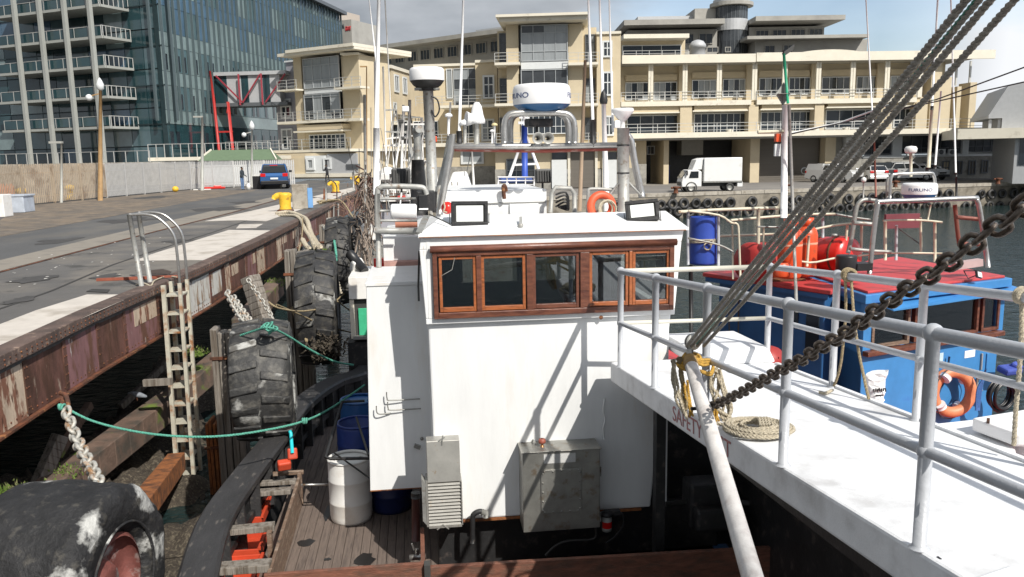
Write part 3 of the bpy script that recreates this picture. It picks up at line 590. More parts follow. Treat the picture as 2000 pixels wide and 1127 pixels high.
c = PG.W(1580, 334, -1.38); obj('round_sign', MB().lathe([(.001, .03), (.42, .03), (.42, 0)], c, PG.n, 16), framew, T); obj('round_sign_arrow', MB().lathe([(.001, .04), (.3, .04), (.3, .02)], c, PG.n, 16), shutter, T)
obj('door', B(PG, gu(1632), gu(1650), zG0+.3, zG1, -1, -.9), soffit, T)
obj('wall', B(PG, gu(1651), gu(1990), zG0, zG0+2.6, .06, .3), stone, T)
obj('sill_band', B(PG, gu(1683), gu(1990), zG0+2.6, zG0+2.85, .06, .4), framew, T)
for r, n in (((1684, 266, 1742, 302), 3), ((1762, 262, 1878, 300), 6), ((1891, 258, 1954, 297), 4), ((1973, 256, 2010, 296), 3)): win(PG, r, n, 1, T, trans=[.3], gm=[paneA, paneC], off=-.2, fm=frameg)
for r in ((1732, 317, 1746, 336), (1759, 316, 1773, 338), (1800, 316, 1812, 338), (1837, 314, 1851, 340), (1863, 314, 1876, 340), (1888, 313, 1902, 341), (1913, 312, 1926, 338), (1938, 311, 1950, 336)):
    win(PG, r, 2, 1, T, off=.31, gm=random.choice([paneC, shutter, sand]), trans=[.5], fm=frameg, fw=.12)
for a, b in ((1674, 287), (1773, 298), (1833, 297), (1854, 297)):
    t = thing('air_conditioner', {1674: 'white air conditioner unit at the left by the white column', 1773: 'white air conditioner unit half hidden behind the satellite mushroom dome', 1833: 'left one of the twin white air conditioners above the stone plinth', 1854: 'right one of the twin white air conditioners above the stone plinth'}[a], 'air conditioner', PG.W(a, b, .6))
    u, z = PG.uz(a, b); obj('case', B(PG, u-.42, u+.42, z-.35, z+.35, .41, .75), framew, t); obj('fan_grille', MB().lathe([(.001, .03), (.26, .03), (.28, 0)], PG.P(u-.08, z, .751), PG.n, 16), frameg, t)
# glazed part and open pergola at the right end
win(PW, (1768, 150, 1792, 250), 1, 4, T)
for a, b, y0_ in ((1750, 1766, 140), (1822, 1842, 122), (1842, 1862, 150), (1874, 1882, 168), (1899, 1912, 160)):
    u0_, u1_ = PF.uz(a, 200)[0], PF.uz(b, 200)[0]; obj('pier', B(PF, u0_, u1_, zT+.01, PF.uz(a, y0_)[1], -3, -2.6 if a < 1760 else -.6), ochre, T)
for a in (1880, 1907): u = PF.uz(a, 150)[0]; obj('column', B(PF, u-.1, u+.1, PF.uz(a, 165)[1], zR-.01, -1.4, -1.2), railm, T)
# top storey set back with white pergola
PS_ = PL(PF.P(0, 0, -7), 94)
obj('upper_storey', B(PS_, *rect(PS_, 1213, 78, 1338, 122), -5, 0), sand, T)
win(PS_, (1215, 88, 1330, 116), 3, 1, T, gm=paneA); obj('upper_roof', B(PS_, *rect(PS_, 1211, 72, 1336, 80), -5, 2.5), cream, T)
railing(PS_, rect(PS_, 1213, 78, 1338, 122)[0], rect(PS_, 1213, 78, 1338, 122)[1], PS_.uz(1280, 118)[1], 1.5, T)
c = PS_.W(1360, 108, .5); obj('roof_cowl', MB().lathe([(1.0, -.4), (.9, .8), (1.05, .8), (1.0, 1.2), (.7, 1.6), (.3, 1.75), (.01, 1.8)], c, n=16), rearroof, T)

# ---- tall bay building in the middle
PM = PL(at_depth(1060, 302, 90), 101)
T2 = thing('bay_window_building', 'ochre apartment block with a tall glazed bay rising behind the radar scanner', 'building', PM.P(0, QZ, -5))
def w2(nm, r, o0, o1, m): return wallp(nm, PM, r, o0, o1, m, T2)
w2('wall', (990, 48, 1014, 285), -6, 0, ochre); w2('wall', (1110, 46, 1138, 285), -6, 0, ochre); w2('wall', (1014, 172, 1110, 285), -6, -.1, ochre); w2('core', (1014, 50, 1110, 172), -6, -1, paneC)
w2('wall', (1138, 48, 1166, 285), -6.5, -2, ochre); w2('wall', (970, 55, 990, 285), -6.5, -2, ochre); w2('wall', (1166, 62, 1213, 300), -6, -1, sand); w2('parapet', (1165, 59, 1214, 64), -6.2, -.8, cream)
w2('roof', (978, 38, 1146, 46), -7, 2.0, cream); w2('roof_edge', (972, 33, 1150, 38), -7.2, 2.4, cream)
w2('roof_plant', (1000, 28, 1140, 33), -5, 0, soffit)
win(PM, (1018, 49, 1109, 120), 4, 1, T2, fm=framel, gm=[paneC, paneB, paneB, paneB], trans=[.27, .78], off=.25); w2('spandrel', (1018, 121, 1109, 135), 0, .3, framew)
win(PM, (1018, 136, 1109, 200), 4, 1, T2, fm=framel, gm=[paneC, paneC, paneB], trans=[.3], off=.25); w2('spandrel', (1018, 201, 1109, 211), 0, .3, framew)
win(PM, (1018, 225, 1109, 262), 8, 1, T2, gm=paneA, trans=[.4], off=.05)
for y_, hh in ((126, 118), (205, 190), (281, 270)):
    for a, b in ((968, 1017), (1110, 1168)):
        w2('balcony_slab', (a, y_-2, b, y_+3), -2, 1.2, cream); u0_, u1_, _, _ = rect(PM, a, 100, b, 120); z = PM.uz((a+b)/2, y_-2)[1]; railing(PM, u0_, u1_, z, 1.1, T2, step=1.2)
for r, n in (((972, 60, 987, 118), 1), ((1143, 62, 1163, 118), 2), ((973, 150, 988, 198), 1), ((1143, 150, 1163, 198), 2), ((973, 228, 988, 272), 1), ((1143, 228, 1163, 272), 2)): win(PM, r, n, 1, T2, trans=[.7], off=-1.95, fm=frameg, gm=[paneC, paneB])
for r in ((1177, 77, 1197, 110), (1177, 138, 1198, 186), (1181, 225, 1200, 265)): win(PM, r, 2, 1, T2, trans=[.55], off=-.95, fw=.18)
w2('wall', (968, 290, 1240, 330), -6, .3, ochre); w2('plinth', (968, 330, 1076, 372), -6, .4, stone); w2('plinth', (1163, 330, 1200, 366), -6, .4, stone); w2('ledge', (945, 282, 1240, 290), -6, 1.5, cream)
w2('door', (1078, 312, 1107, 367), .31, .5, framew); w2('door_fanlight', (1078, 296, 1107, 311), .31, .45, paneA); w2('door_frame', (1074, 293, 1110, 296), .31, .55, cream)
w2('garage_door', (1115, 293, 1160, 366), .31, .4, shutter); w2('door', (1184, 312, 1204, 366), .41, .6, framew); w2('door_fanlight', (1184, 297, 1204, 311), .31, .45, paneC)
for a in (1111, 1164, 1178, 1207): w2('pilaster', (a-2, 292, a+3, 366), .31, .6, cream)
win(PM, (990, 310, 1045, 366), 3, 1, T2, off=.41, fm=frameg, gm=[paneA, paneC], trans=[.6])

# ---- low ochre link building left of the bay block
PN = PL(at_depth(920, 304, 96), 103)
T3 = thing('link_building', 'sand coloured link block with a square grey glazed opening left of the bay block', 'building', PN.P(0, QZ, -5))
def w3(nm, r, o0, o1, m): return wallp(nm, PN, r, o0, o1, m, T3)
w3('wall', (930, 122, 972, 300), -6, 0, sand); w3('wall', (820, 126, 930, 300), -7, -2, sand); w3('parapet', (928, 117, 973, 122), -6.2, .2, cream); w3('parapet', (800, 121, 930, 126), -7.2, -1.8, cream)
win(PN, (880, 130, 926, 206), 3, 1, T3, fm=framel, gm=[paneB, paneC], trans=[.15, .45, .72], off=-1.9); win(PN, (866, 131, 878, 190), 1, 1, T3, off=-1.9, gm=paneB)
win(PN, (943, 147, 966, 193), 2, 1, T3, trans=[.6], fw=.2); win(PN, (940, 232, 966, 276), 2, 1, T3, trans=[.6], fw=.2); win(PN, (900, 235, 930, 270), 3, 1, T3, off=-1.9)
w3('balcony_slab', (865, 207, 972, 212), -2, 2.2, cream); u0_, u1_, _, _ = rect(PN, 820, 200, 972, 206); railing(PN, u0_, u1_, PN.uz(900, 207)[1], 2.1, T3, step=1.4)
w3('balcony_slab', (790, 280, 972, 287), -2, 3, cream); railing(PN, u0_, u1_, PN.uz(900, 280)[1], 2.9, T3, step=1.4)
w3('wall', (700, 287, 972, 326), -6, 2, ochre); w3('plinth', (700, 326, 972, 372), -6, 2.1, stone)
win(PN, (906, 291, 950, 320), 2, 1, T3, off=2.05, fw=.25, gm=paneB)
for r in ((740, 235, 790, 270), (800, 235, 850, 270)): win(PN, r, 5, 1, T3, off=-1.9, gm=paneA, trans=[.4])

# ---- left ochre block: two faces meeting at a corner
Cn = at_depth(703, 309, 92); PA = PL(Cn, 128); PB_ = PL(Cn, 17)
T4 = thing('corner_apartment_block', 'ochre corner apartment block with grey side wing beside the red trussed skybridge', 'building', (Cn.x, Cn.y, 0))
def w4(nm, r, o0, o1, m, pl=None): return wallp(nm, pl or PA, r, o0, o1, m, T4)
for r in ((577, 108, 592, 292), (670, 108, 704, 292)): w4('wall', r, -5, 0, ochre)
w4('wall', (590, 232, 670, 292), -5, -.05, ochre); w4('core', (592, 108, 670, 232), -5, -1, paneC)
w4('roof', (562, 100, 712, 106), -8, 1.6, cream); w4('roof_edge', (580, 94, 712, 100), -8, 1.8, cream)
win(PA, (597, 112, 667, 172), 4, 1, T4, fm=framel, gm=[paneB, paneB, paneB], trans=[.27, .75], off=.3); w4('spandrel', (598, 173, 668, 182), 0, .3, framew)
win(PA, (599, 183, 669, 233), 4, 1, T4, fm=framel, gm=[paneB, paneC, paneB], trans=[.27, .88], off=.3)
win(PA, (606, 262, 676, 291), 8, 1, T4, gm=paneA, trans=[.35], off=.05); w4('awning_box', (597, 244, 684, 254), 0, 1.3, sand); w4('awning_trim', (592, 255, 686, 258), 0, 1.5, cream)
for r, n in (((560, 176, 597, 179), 1), ((671, 171, 722, 175), 1), ((560, 235, 722, 240), 1)):
    w4('balcony_slab', r, 0.001, 1.5, cream); a, b, z, z1 = rect(PA, *r); railing(PA, a, b, z1, 1.4, T4, step=1.2)
PA2 = PL(PA.P(0, 0, -1.5), 128)
w4('side_wing', (541, 172, 582, 292), -1.5, 0, greyr, PA2); w4('side_wing', (558, 120, 582, 172), -1.5, -.1, greyr, PA2); w4('parapet', (539, 169, 580, 173), -1.6, .2, framew, PA2); w4('parapet', (556, 118, 580, 121), -1.6, .1, framew, PA2)
win(PA2, (549, 193, 569, 231), 2, 1, T4, trans=[.6], off=.02, fw=.2); win(PA2, (551, 251, 573, 292), 2, 1, T4, trans=[.6], off=.02, fw=.2)
u_ = PB_.uz(800, 250)[0]; zz1 = PA.uz(690, 106)[1]; zt = PA.uz(640, 294)[1]
z2 = PA.uz(640, 237)[1]; z3 = PA.uz(640, 174)[1]
obj('wall', B(PB_, .3, u_*.55, zt, z3, -.4, 0), sand, T4); obj('wall', B(PB_, .3, u_*.42, z3, zz1, -.8, -.3), ochre, T4); obj('wall', B(PB_, u_*.55, u_*1.6, zt, z2+1.2, -4, 0), sand, T4); obj('wall', B(PB_, u_*.8, u_*1.6, z2+1, z3+3.4, -8, -1), ochre, T4)
obj('parapet', B(PB_, .3, u_*.57, z3, z3+.35, -.5, .2), cream, T4); obj('parapet', B(PB_, u_*.78, u_*1.62, z3+3.4, z3+3.8, -8, -.8), cream, T4); obj('roof', B(PB_, -.5, u_*.36, zz1-.1, zz1+.12, -1.5, .5), cream, T4)
win(PB_, (.8, u_*.4, z3+.4, zz1-.5, ), 5, 1, T4, px=False, fm=frameg, gm=[paneB, paneC], trans=[.3, .8], off=-.25)
win(PB_, (1.0, 3.4, z2+.3, z2+3.1), 2, 1, T4, px=False, fw=.2, trans=[.5]); win(PB_, (1.0, 3.4, zt+.2, zt+3), 2, 1, T4, px=False, fw=.2, trans=[.5])
for k in range(4): win(PB_, (5.5+k*2.2, 6.6+k*2.2, z2+1.0, z2+2.6), 1, 1, T4, px=False, fw=.15)
for k in range(2): win(PB_, (u_*.85+k*3.4, u_*.85+1.8+k*3.4, z3+.6, z3+2.8), 2, 1, T4, px=False, fw=.2, off=-.95)
for k in range(3): win(PB_, (5+k*4.6, 8.4+k*4.6, zt+.3, zt+2.6), 4, 1, T4, px=False, gm=paneA, off=0)
obj('balcony_slab', B(PB_, 3, u_*1.6, z2-.3, z2, 0.002, 1.6), cream, T4); railing(PB_, 3, u_*1.6, z2, 1.5, T4, step=1.5)
# podium
w4('podium_slab', (500, 293, 740, 298), -9, 4.5, cream); a, b, z, z1 = rect(PA, 500, 293, 740, 298); railing(PA, a, b, z1, 4.4, T4, h=1.1, step=1.7)
PO = PL(PA.P(0, 0, 4), 116)
wallp('podium_wall', PO, (512, 299, 700, 349), -9, 0, sand, T4); wallp('podium_panel', PO, (558, 308, 600, 340), 0.01, .12, ochre, T4)
wallp('podium_base', PO, (500, 339, 720, 346), 0.01, .35, cream, T4); wallp('podium_panel', PO, (598, 304, 640, 338), .01, .2, framew, T4)
win(PO, (601, 308, 617, 332), 1, 1, T4, off=.22, gm=paneB, fw=.25); win(PO, (634, 308, 650, 330), 1, 1, T4, off=.22, gm=paneC, fw=.2)
wallp('podium_panel', PO, (642, 300, 700, 345), .01, .25, rearroof, T4)
mb = MB(); a, b, z, z1 = rect(PO, 680, 320, 706, 330)
for i in range(14): u = a+(b-a)*i/13; B(PO, u-.03, u+.03, z, z1, .3, .36, mb)
obj('white_grille', mb, frameg, T4)

# ---- rear grey concrete building
PR = PL(at_depth(1400, 296, 128), 96)
T5 = thing('rear_office_block', 'dull grey concrete office block with a round glazed tower behind the ochre terrace building', 'building', PR.P(0, QZ, -6))
def w5(nm, r, o0, o1, m, pl=PR): return wallp(nm, pl, r, o0, o1, m, T5)
w5('wall', (1225, 58, 1400, 150), -14, 0, rearconc); w5('wall', (1462, 52, 1608, 150), -14, 0, rearconc); w5('roof', (1213, 44, 1405, 54), -14, 3, rearconc); w5('roof', (1462, 38, 1632, 47), -14, 3.5, rearconc)
w5('roof_plant', (1250, 27, 1372, 44), -12, -2, rearroof); w5('plant_room', (1360, 14, 1402, 46), -10, -1, rearconc); w5('lower_wing', (1462, 84, 1675, 150), -12, 3, rearconc); w5('lower_roof', (1440, 78, 1668, 84), -12, 5, rearconc)
for r, n in (((1332, 66, 1355, 86), 2), ((1365, 65, 1392, 86), 2), ((1475, 59, 1501, 80), 3), ((1508, 58, 1536, 79), 3), ((1544, 57, 1572, 78), 3), ((1580, 56, 1606, 77), 3)): win(PR, r, n, 1, T5, fm=rearconc, gm=paneC, off=.05)
for r in ((1370, 97, 1392, 108), (1405, 97, 1416, 107), (1480, 94, 1500, 112), (1516, 93, 1534, 110)): win(PR, r, 2, 1, T5, fm=rearconc, gm=paneC, off=3.05)
c = PR.W(1431, 60, -1); u0_, u1_, z0_, z1_ = rect(PR, 1399, 12, 1463, 105); rr = (u1_-u0_)/2
def cyl(nm, r, za, zb, m): obj(nm, MB().lathe([(.01, za), (r, za), (r, zb), (.01, zb)], V((c.x, c.y, 0)), n=32, smooth=False), m, T5)
za = PR.uz(1431, 105)[1]; zc = [PR.uz(1431, y_)[1] for y_ in (82, 60, 38, 12, 5)]
cyl('tower_glass', rr*.96, za, zc[0], paneC); cyl('tower_glass', rr*.97, zc[0], zc[1], paneC); cyl('tower_band', rr, zc[1], zc[2], rearroof); cyl('tower_glass', rr*.96, zc[2], zc[3], paneC); cyl('tower_band', rr*1.3, zc[3], zc[3]+.5, rearconc); cyl('tower_roof', rr*1.1, zc[3]+.5, zc[4]+.5, rearroof)
mb = MB()
for i in range(26): t = 2*pi*i/26; mb.cbox(V((c.x+cos(t)*rr*.965, c.y+sin(t)*rr*.965, (za+zc[3])/2)), (.07, .07, zc[3]-za), t)
obj('tower_mullion', mb, frameg, T5)
PR2 = PL(at_depth(985, 303, 112), 134)
T6 = thing('rear_attic_building', 'dark grey attic storey with a long window row under a low metal roof', 'building', PR2.P(0, QZ, -6))
u0_ = PR2.uz(745, 100)[0]; u1_ = PR2.uz(985, 90)[0]; zz = [PR2.uz(860, y_)[1] for y_ in (120, 86, 78)]
obj('wall', B(PR2, u0_, u1_, 2, zz[1], -10, 0), rearconc, T6); obj('roof', B(PR2, u0_-1, u1_+4, zz[1], zz[2], -11, 2.4), rearconc, T6); obj('roof_plant', B(PR2, u1_-9, u1_+3, zz[2], zz[2]+1.6, -9, -5), rearroof, T6)
for i in range(9): uu = u0_+(u1_-u0_)*(i+.12)/9; win(PR2, (uu, uu+(u1_-u0_)/9*.72, zz[0]+.4, zz[1]-.5), 3, 1, T6, px=False, fm=rearconc, gm=paneC, off=.05)

# ---- white building at the far right
PX = PL(at_depth(1990, 286, 92), 150)
T7 = thing('white_harbour_building', 'pale grey gabled building with a dark opening at the right edge of the quay', 'building', PX.P(0, QZ, -3))
PX = PL(at_depth(1960, 286, 96), 118)
u0_ = PX.uz(1960, 200)[0]; zt_ = [PX.uz(1975, y_)[1] for y_ in (250, 212, 178, 150)]
mb = MB(); mb.prism([PX.P(u0_-1.2, zt_[1]-.9, 0), PX.P(u0_-1.2, zt_[1]-.6, 0), PX.P(u0_+.3, zt_[2]+.5, 0), PX.P(u0_+3.4, zt_[3], 0), PX.P(u0_+14, zt_[3]+1.5, 0), PX.P(u0_+14, zt_[0], 0), PX.P(u0_, zt_[0], 0), PX.P(u0_, zt_[1]-.9, 0)], PX.n*-12); obj('wall', mb, rearroof, T7)
obj('opening', B(PX, u0_+2.4, u0_+12, zt_[0]+.2, zt_[1]+1.6, .02, .3), paneA, T7); obj('terrace', B(PX, u0_-4, u0_+14, zt_[0]-1, zt_[0]-.01, -12, 1.5), cream, T7); obj('wall', B(PX, u0_+1.2, u0_+14, QZ, zt_[0]-1.01, -12, .5), rearroof, T7); obj('dark_opening', B(PX, u0_+1.6, u0_+12, zt_[0]-3.6, zt_[0]-1.05, .502, .6), paneA, T7)
for uu in (u0_-1.1, u0_-.3): obj('post', B(PX, uu, uu+.25, zt_[0], zt_[1]-1.0, -.6, -.3), rearroof, T7)
railing(PX, u0_+3.2, u0_+14, zt_[3]+.2, .2, T7, h=1.2, step=1)

# ---- glass office building with balcony grid
Gc = at_depth(335, 315, 95)
PE = PL(Gc, 120); PS = PL(Gc, 15.6)
T8 = thing('glass_office_building', 'tall blue green glass office block with concrete balcony grid above the palisade fence', 'building', (Gc.x, Gc.y, 0))
gl = [mat('teal_reflect_pane_%s' % n, c, .07, var=.3, vs=.25, spec=.8) for n, c in (('dark', (.02, .05, .058)), ('mid', (.075, .125, .14)), ('pale', (.17, .225, .23)), ('blue', (.065, .12, .18)))]  # pane tints stand in for reflections in the glass
slabc = mat('shaded_concrete_frame', (.3, .31, .29), .8, var=.08, vs=.5)  # concrete colour darkened to stand for cloud shade on the balcony grid
finm = mat('glass_fin_metal', (.1, .135, .145), .4, .3, var=.08); mull = mat('dark_teal_mullion', (.025, .045, .05), .4, .3)
floorz = [2.2, 6.2, 10.2, 14.2, 18.3, 22.4, 25.6]
uA = PE.uz(-260, 200)[0]
obj('core', B(PE, uA, -.5, 0, 25.6, -.8, -.25), mull, T8)
nc = 19; cw = -uA/nc
for i in range(nc):
    for j in range(6):
        z0_, z1_ = floorz[j], floorz[j+1]; zm = z0_+(z1_-z0_)*.42; u0_ = uA+cw*i; 
        for a, b in ((z0_, zm), (zm, z1_)): obj('pane', B(PE, u0_+.05, u0_+cw-.05, a+.06, b-.06, -.2, -.05), random.choice(gl[:1]*4+gl[1:2]*3+gl[2:]), T8)
for j in range(6):
    obj('spandrel', B(PE, uA, 0, floorz[j]-.06, floorz[j]+.06, -.2, .04), mull, T8)
uS = PS.uz(672, 200)[0]; ns = 44; cs = uS/ns
mb = MB(); mb.prism([PS.P(.1, 0, -.25), PS.P(uS, 0, -.25), PS.P(uS, 25.6, -.25), PS.P(.1, 25.6, -.25)], PS.n*-.5); obj('core', mb, mull, T8)
for j in range(6):
    for i in range(ns//2 if j < 6 else 0):
        z0_, z1_ = floorz[j], floorz[j+1]; u0_ = 2*cs*i
        w = gl[0] if j == 0 else (random.choice([gl[1], gl[2]]) if j in (1, 2) else random.choice([gl[1], gl[3], gl[2]]))
        obj('pane', B(PS, u0_+.05, u0_+2*cs-.05, z0_+1.45, z1_-.05, -.2, -.05), w, T8)
    obj('spandrel', B(PS, 0, uS, floorz[j], floorz[j]+1.4, -.2, -.03), gl[3 if j > 3 else (2 if j else 0)], T8)
    mb = MB()
    for i in range(ns): 
        if j in (0, 1, 2) and (i*7+j*3) % 5 < 3: B(PS, cs*i+.25, cs*i+cs-.35, floorz[j]+1.6, floorz[j]+3.2, -.04, .0, mb)
    if mb.v: obj('tinted_panel', mb, paneA, T8, kind='stuff')
for i in range(ns+1):
    zb = 6.4 if i < 8 else (2.4 if i > 22 else 9.5); obj('fin', B(PS, cs*i-.04, cs*i+.04, zb, 25.8, 0, .28), finm, T8)
obj('corner_fin', B(PE, -.9, -.6, 6.5, 26, .6, .8), finm, T8); obj('corner_fin', B(PS, .3, .5, 6.5, 26, .8, 1.0), finm, T8)
obj('roof', B(PS, -1, uS+1, 25.6, 26.1, -6, .9), frameg, T8)
# balcony grid in front of the end face
def proj(p): q = V(p)-CAM; w = q.dot(FW); return 1000+FL*q.dot(RT)/w, 563.5-FL*q.dot(UP)/w
ub, zb_ = PE.uz(268, 200); d = .5
while proj(PE.P(ub, zb_, d))[0] > 212 and d < 20: d += .05
PEb = PL(PE.P(0, 0, d), 120); uB0 = PEb.uz(2, 200)[0]; uB1 = ub
zs_ = [PEb.uz(128, y_)[1] for y_ in (251, 193, 135, 78, 17, -44)]
for k, z in enumerate(zs_):
    obj('balcony_slab', B(PEb, uB0, uB1, z-.16, z, -d+.05, 0), slabc, T8); obj('slab_edge', B(PEb, uB0-.1, uB1+.1, z-.2, z+.06, .002, .15), slabc, T8); mbx = MB(); 
    mbx.prism([PEb.P(uB1+.002, z-.2, -d+.2), PEb.P(uB1+.002, z-.2, 0), PEb.P(uB1+.002, z+.05, 0), PEb.P(uB1+.002, z+.05, -d+.2)], PEb.d*.2); obj('slab_edge', mbx, slabc, T8)
    railing(PEb, uB0, uB1, z, -.1, T8, h=1.1, step=2.1, mid=0)
    mb = MB(); n = 6
    for i in range(n+1): p = PEb.P(uB1-.1, z, -d*i/n); mb.bar(p, p+ZUP*1.1, .06)
    for h_ in (1.1,): mb.bar(PEb.P(uB1-.1, z+h_, 0), PEb.P(uB1-.1, z+h_, -d), .06)
    obj('railing', mb, railm, T8)
    obj('glass_panel', B(PEb, uB0, uB1, z+.15, z+1.0, -.12, -.1), gl[0], T8)
for a in (50, 98, 146, 195):
    u = PEb.uz(a, 155)[0]; obj('column', B(PEb, u-.19, u+.19, 0, 26, .23, .62), slabc, T8)
u = PEb.uz(20, 155)[0]-9; obj('fin_wall', B(PEb, u, u+.5, 2, 26, .2, .7), finm, T8)
# podium and railings
T9 = thing('office_podium', 'low pale podium wall with terrace railing behind the palisade fence', 'wall', (Gc.x-8, Gc.y-8, 0))
PP = PL(PEb.P(0, 0, 2.5), 120); obj('wall', B(PP, uA-30, PP.uz(292, 318)[0], 0, 2.25, -3, 0), concrete, T9); railing(PP, uA-30, PP.uz(290, 318)[0], 2.25, -.2, T9, h=1.1, step=1.6, mid=0)
PP2 = PL(at_depth(400, 313, 88), 100); u0_, u1_ = PP2.uz(292, 310)[0], PP2.uz(530, 300)[0]; obj('wall', B(PP2, u0_, u1_, 0, PP2.uz(400, 306)[1]-.4, -6, 0), concrete, T9); obj('ledge', B(PP2, u0_, u1_, PP2.uz(400, 306)[1]-.35, PP2.uz(400, 306)[1], -6, .3), cream, T9); railing(PP2, u0_, u1_, PP2.uz(400, 306)[1], .1, T9, h=1.3, step=.85, mid=0)
# rooftop volumes beyond
PZ = PL(at_depth(640, 311, 150), 120)
T10 = thing('sign_tower', 'plain grey concrete tower with red and grey lettering rising beyond the glass block', 'building', PZ.P(0, 0, -5))
obj('wall', B(PZ, *rect(PZ, 638, 40, 688, 130), -8, 0), rearconc, T10); obj('wall', B(PZ, *rect(PZ, 545, 18, 640, 90), -10, -2), mat('beige_roof_block', (.4, .35, .3), .85, var=.05), T10)
for s_, a, m_ in (('ALLAN', 666, frameg), ('GRAY', 680, mat('sign_red', (.5, .03, .04), .6))):
    o_ = PZ.W(a, 52 if a < 675 else 56, .05); text('sign_lettering', s_, 1.05, o_, PZ.d, ZUP, m_, T10, .05, squash=.42)
# skybridge with red truss
A_ = PS.W(416, 178); PK = PL(A_, 103); T11 = thing('skybridge', 'grey enclosed skybridge with red diagonal truss members between glass block and ochre block', 'bridge', PK.P(8, 0, -2))
uu0 = PK.uz(412, 170)[0]; uu1 = PK.uz(560, 170)[0]; zt_, zb2 = PK.uz(500, 146)[1], PK.uz(500, 200)[1]
obj('deck', B(PK, uu0, uu1, zb2-.4, zb2, -3, .1), frameg, T11); obj('roof', B(PK, uu0, uu1, zt_, zt_+.4, -3, .1), rearroof, T11)
xs = [418, 442, 470, 484, 512, 526, 545]; 
for i, (a, b) in enumerate(zip(xs, xs[1:])): obj('panel', B(PK, PK.uz(a, 170)[0], PK.uz(b, 170)[0], zb2+.01, zt_-.01, -2.9, -.2), [gl[0], rearroof, gl[0], rearroof, gl[0], rearroof][i], T11)
redm = mat('red_truss_paint', (.26, .03, .045), .5, var=.1); red2 = mat('red_pylon_paint', (.42, .03, .025), .5, var=.1)
for a, b in (((425, zt_), (474, zb2)), ((474, zb2), (511, zt_)), ((519, zb2), (560, zt_))): obj('truss_member', MB().bar(PK.P(PK.uz(a[0], 170)[0], a[1], .25), PK.P(PK.uz(b[0], 170)[0], b[1], .25), .15), redm, T11)
for a in (470, 514): uu = PK.uz(a, 170)[0]; obj('truss_member', MB().bar(PK.P(uu, zb2-.3, .4), PK.P(uu, zt_+.1, .4), .17), redm, T11)
for a, y0_ in ((432, 140), (459, 222)): uu = PK.uz(a, 200)[0]; obj('pylon', MB().tube([PK.P(uu, .1, 1.2), PK.P(uu-.3, PK.uz(a, 200)[1], 1.2), PK.P(uu-.5, PK.uz(a, y0_)[1], 1.2)], [.15, .17, .11], 8), red2, T11)
uu = PK.uz(432, 200)[0]; uv = PK.uz(459, 200)[0]
for y_ in (258,): obj('pylon_brace', MB().bar(PK.P(uu, PK.uz(445, y_)[1], 1.2), PK.P(uv, PK.uz(445, y_)[1], 1.2), .18), red2, T11)

# ================================================================== ON THE JETTY
# palisade fence: pales grouped per bay, posts and rails
fb = [(-20.9, 30), (-20.9, 44), (-21.3, 47.7), (-19.9, 56), (-17.7, 67.8), (-15.2, 71.5), (-10.5, 74)]
F = thing('palisade_fence', 'long steel palisade fence turning from rusty beige to white along the jetty road', 'fence', (-20, 50, 0))
fbeige = mat('rusty_beige_fence', (.42, .34, .25), .7, .1, var=.15, vs=2, c2=(.27, .2, .14), s2=1.2, t2=.58, w2=.06); fwhite = mat('pale_galvanised_fence', (.46, .455, .44), .6, .2, var=.1)
L_ = 0; seg = []
for (x0, y0), (x1, y1) in zip(fb, fb[1:]):
    n = max(1, round(sqrt((x1-x0)**2+(y1-y0)**2)/2.6))
    for i in range(n): seg.append((V((x0+(x1-x0)*i/n, y0+(y1-y0)*i/n, 0)), V((x0+(x1-x0)*(i+1)/n, y0+(y1-y0)*(i+1)/n, 0))))
for a, b in seg:
    m_ = fbeige if a.y < 56 else fwhite; H_ = 2.25
    obj('post', MB().bar(a, a+ZUP*(H_-.02), .1), m_, F)
    for z in (.45, 1.75): obj('rail', MB().bar(a+ZUP*z, b+ZUP*z, .05, .07), m_, F)
    mb = MB(); n = 16; d = (b-a)/n; nn = V((d.y, -d.x, 0)).normalized()*.04
    for k in range(n):
        p = a+d*(k+.5)+nn; h = H_+random.uniform(-.02, .02); q = d*.33
        mb.prism([p-q+ZUP*.08, p+q+ZUP*.08, p+q+ZUP*(h-.1), p+ZUP*h, p-q+ZUP*(h-.1)], nn*.3)
    o = obj('pale_panel', mb, m_, F)
# things behind / by the fence
def crate(nm, lab, cat, p, sz, m, rz=0, lid=True):
    t = thing(nm, lab, cat, p); a, b, h = sz
    mb = MB().cbox(V(p)+V((0, 0, h*.45)), (a, b, h*.88), rz); obj('body', mb, m, t, bevel=.03)
    if lid: obj('lid', MB().cbox(V(p)+V((0, 0, h*.94)), (a*1.06, b*1.06, h*.1), rz), m, t, bevel=.02)
    return t
def stand(a, b): return atZ(a, b, 0)
p = stand(22, 415); crate('fish_bin', 'pale blue grey plastic fish bin standing at the near end of the fence', 'bin', p, (1.7, 1.1, .85), mat('pale_blue_plastic', (.4, .44, .5), .5))
p = stand(-3, 424); crate('fish_bin', 'white plastic bin at the left picture edge before the fence', 'bin', p+V((.2, 0, 0)), (.5, .8, 1.1), whitep, lid=False)
t = thing('barrier', 'faded orange slatted plastic barrier leaning by the blue grey bin', 'barrier', stand(12, 396)+V((0, 0, 0))); q = V(t.location)
for k in range(5): obj('slat', MB().cbox(q+V((-.5+.22*k, 0, .75)), (.14, .06, .75)), mat('faded_orange_red', (.6, .17, .07), .6), t)
obj('frame', MB().box(q.x-.6, q.x+.5, q.y+.04, q.y+.08, .3, 1.0), mat('faded_orange_red', (.6, .17, .07)), t)
p = stand(343, 375); solo('float', MB().ball(p+V((0, 0, .22)), .24, 12, 8, .9), yellow, 'small round yellow float lying at the foot of the white fence', 'float')
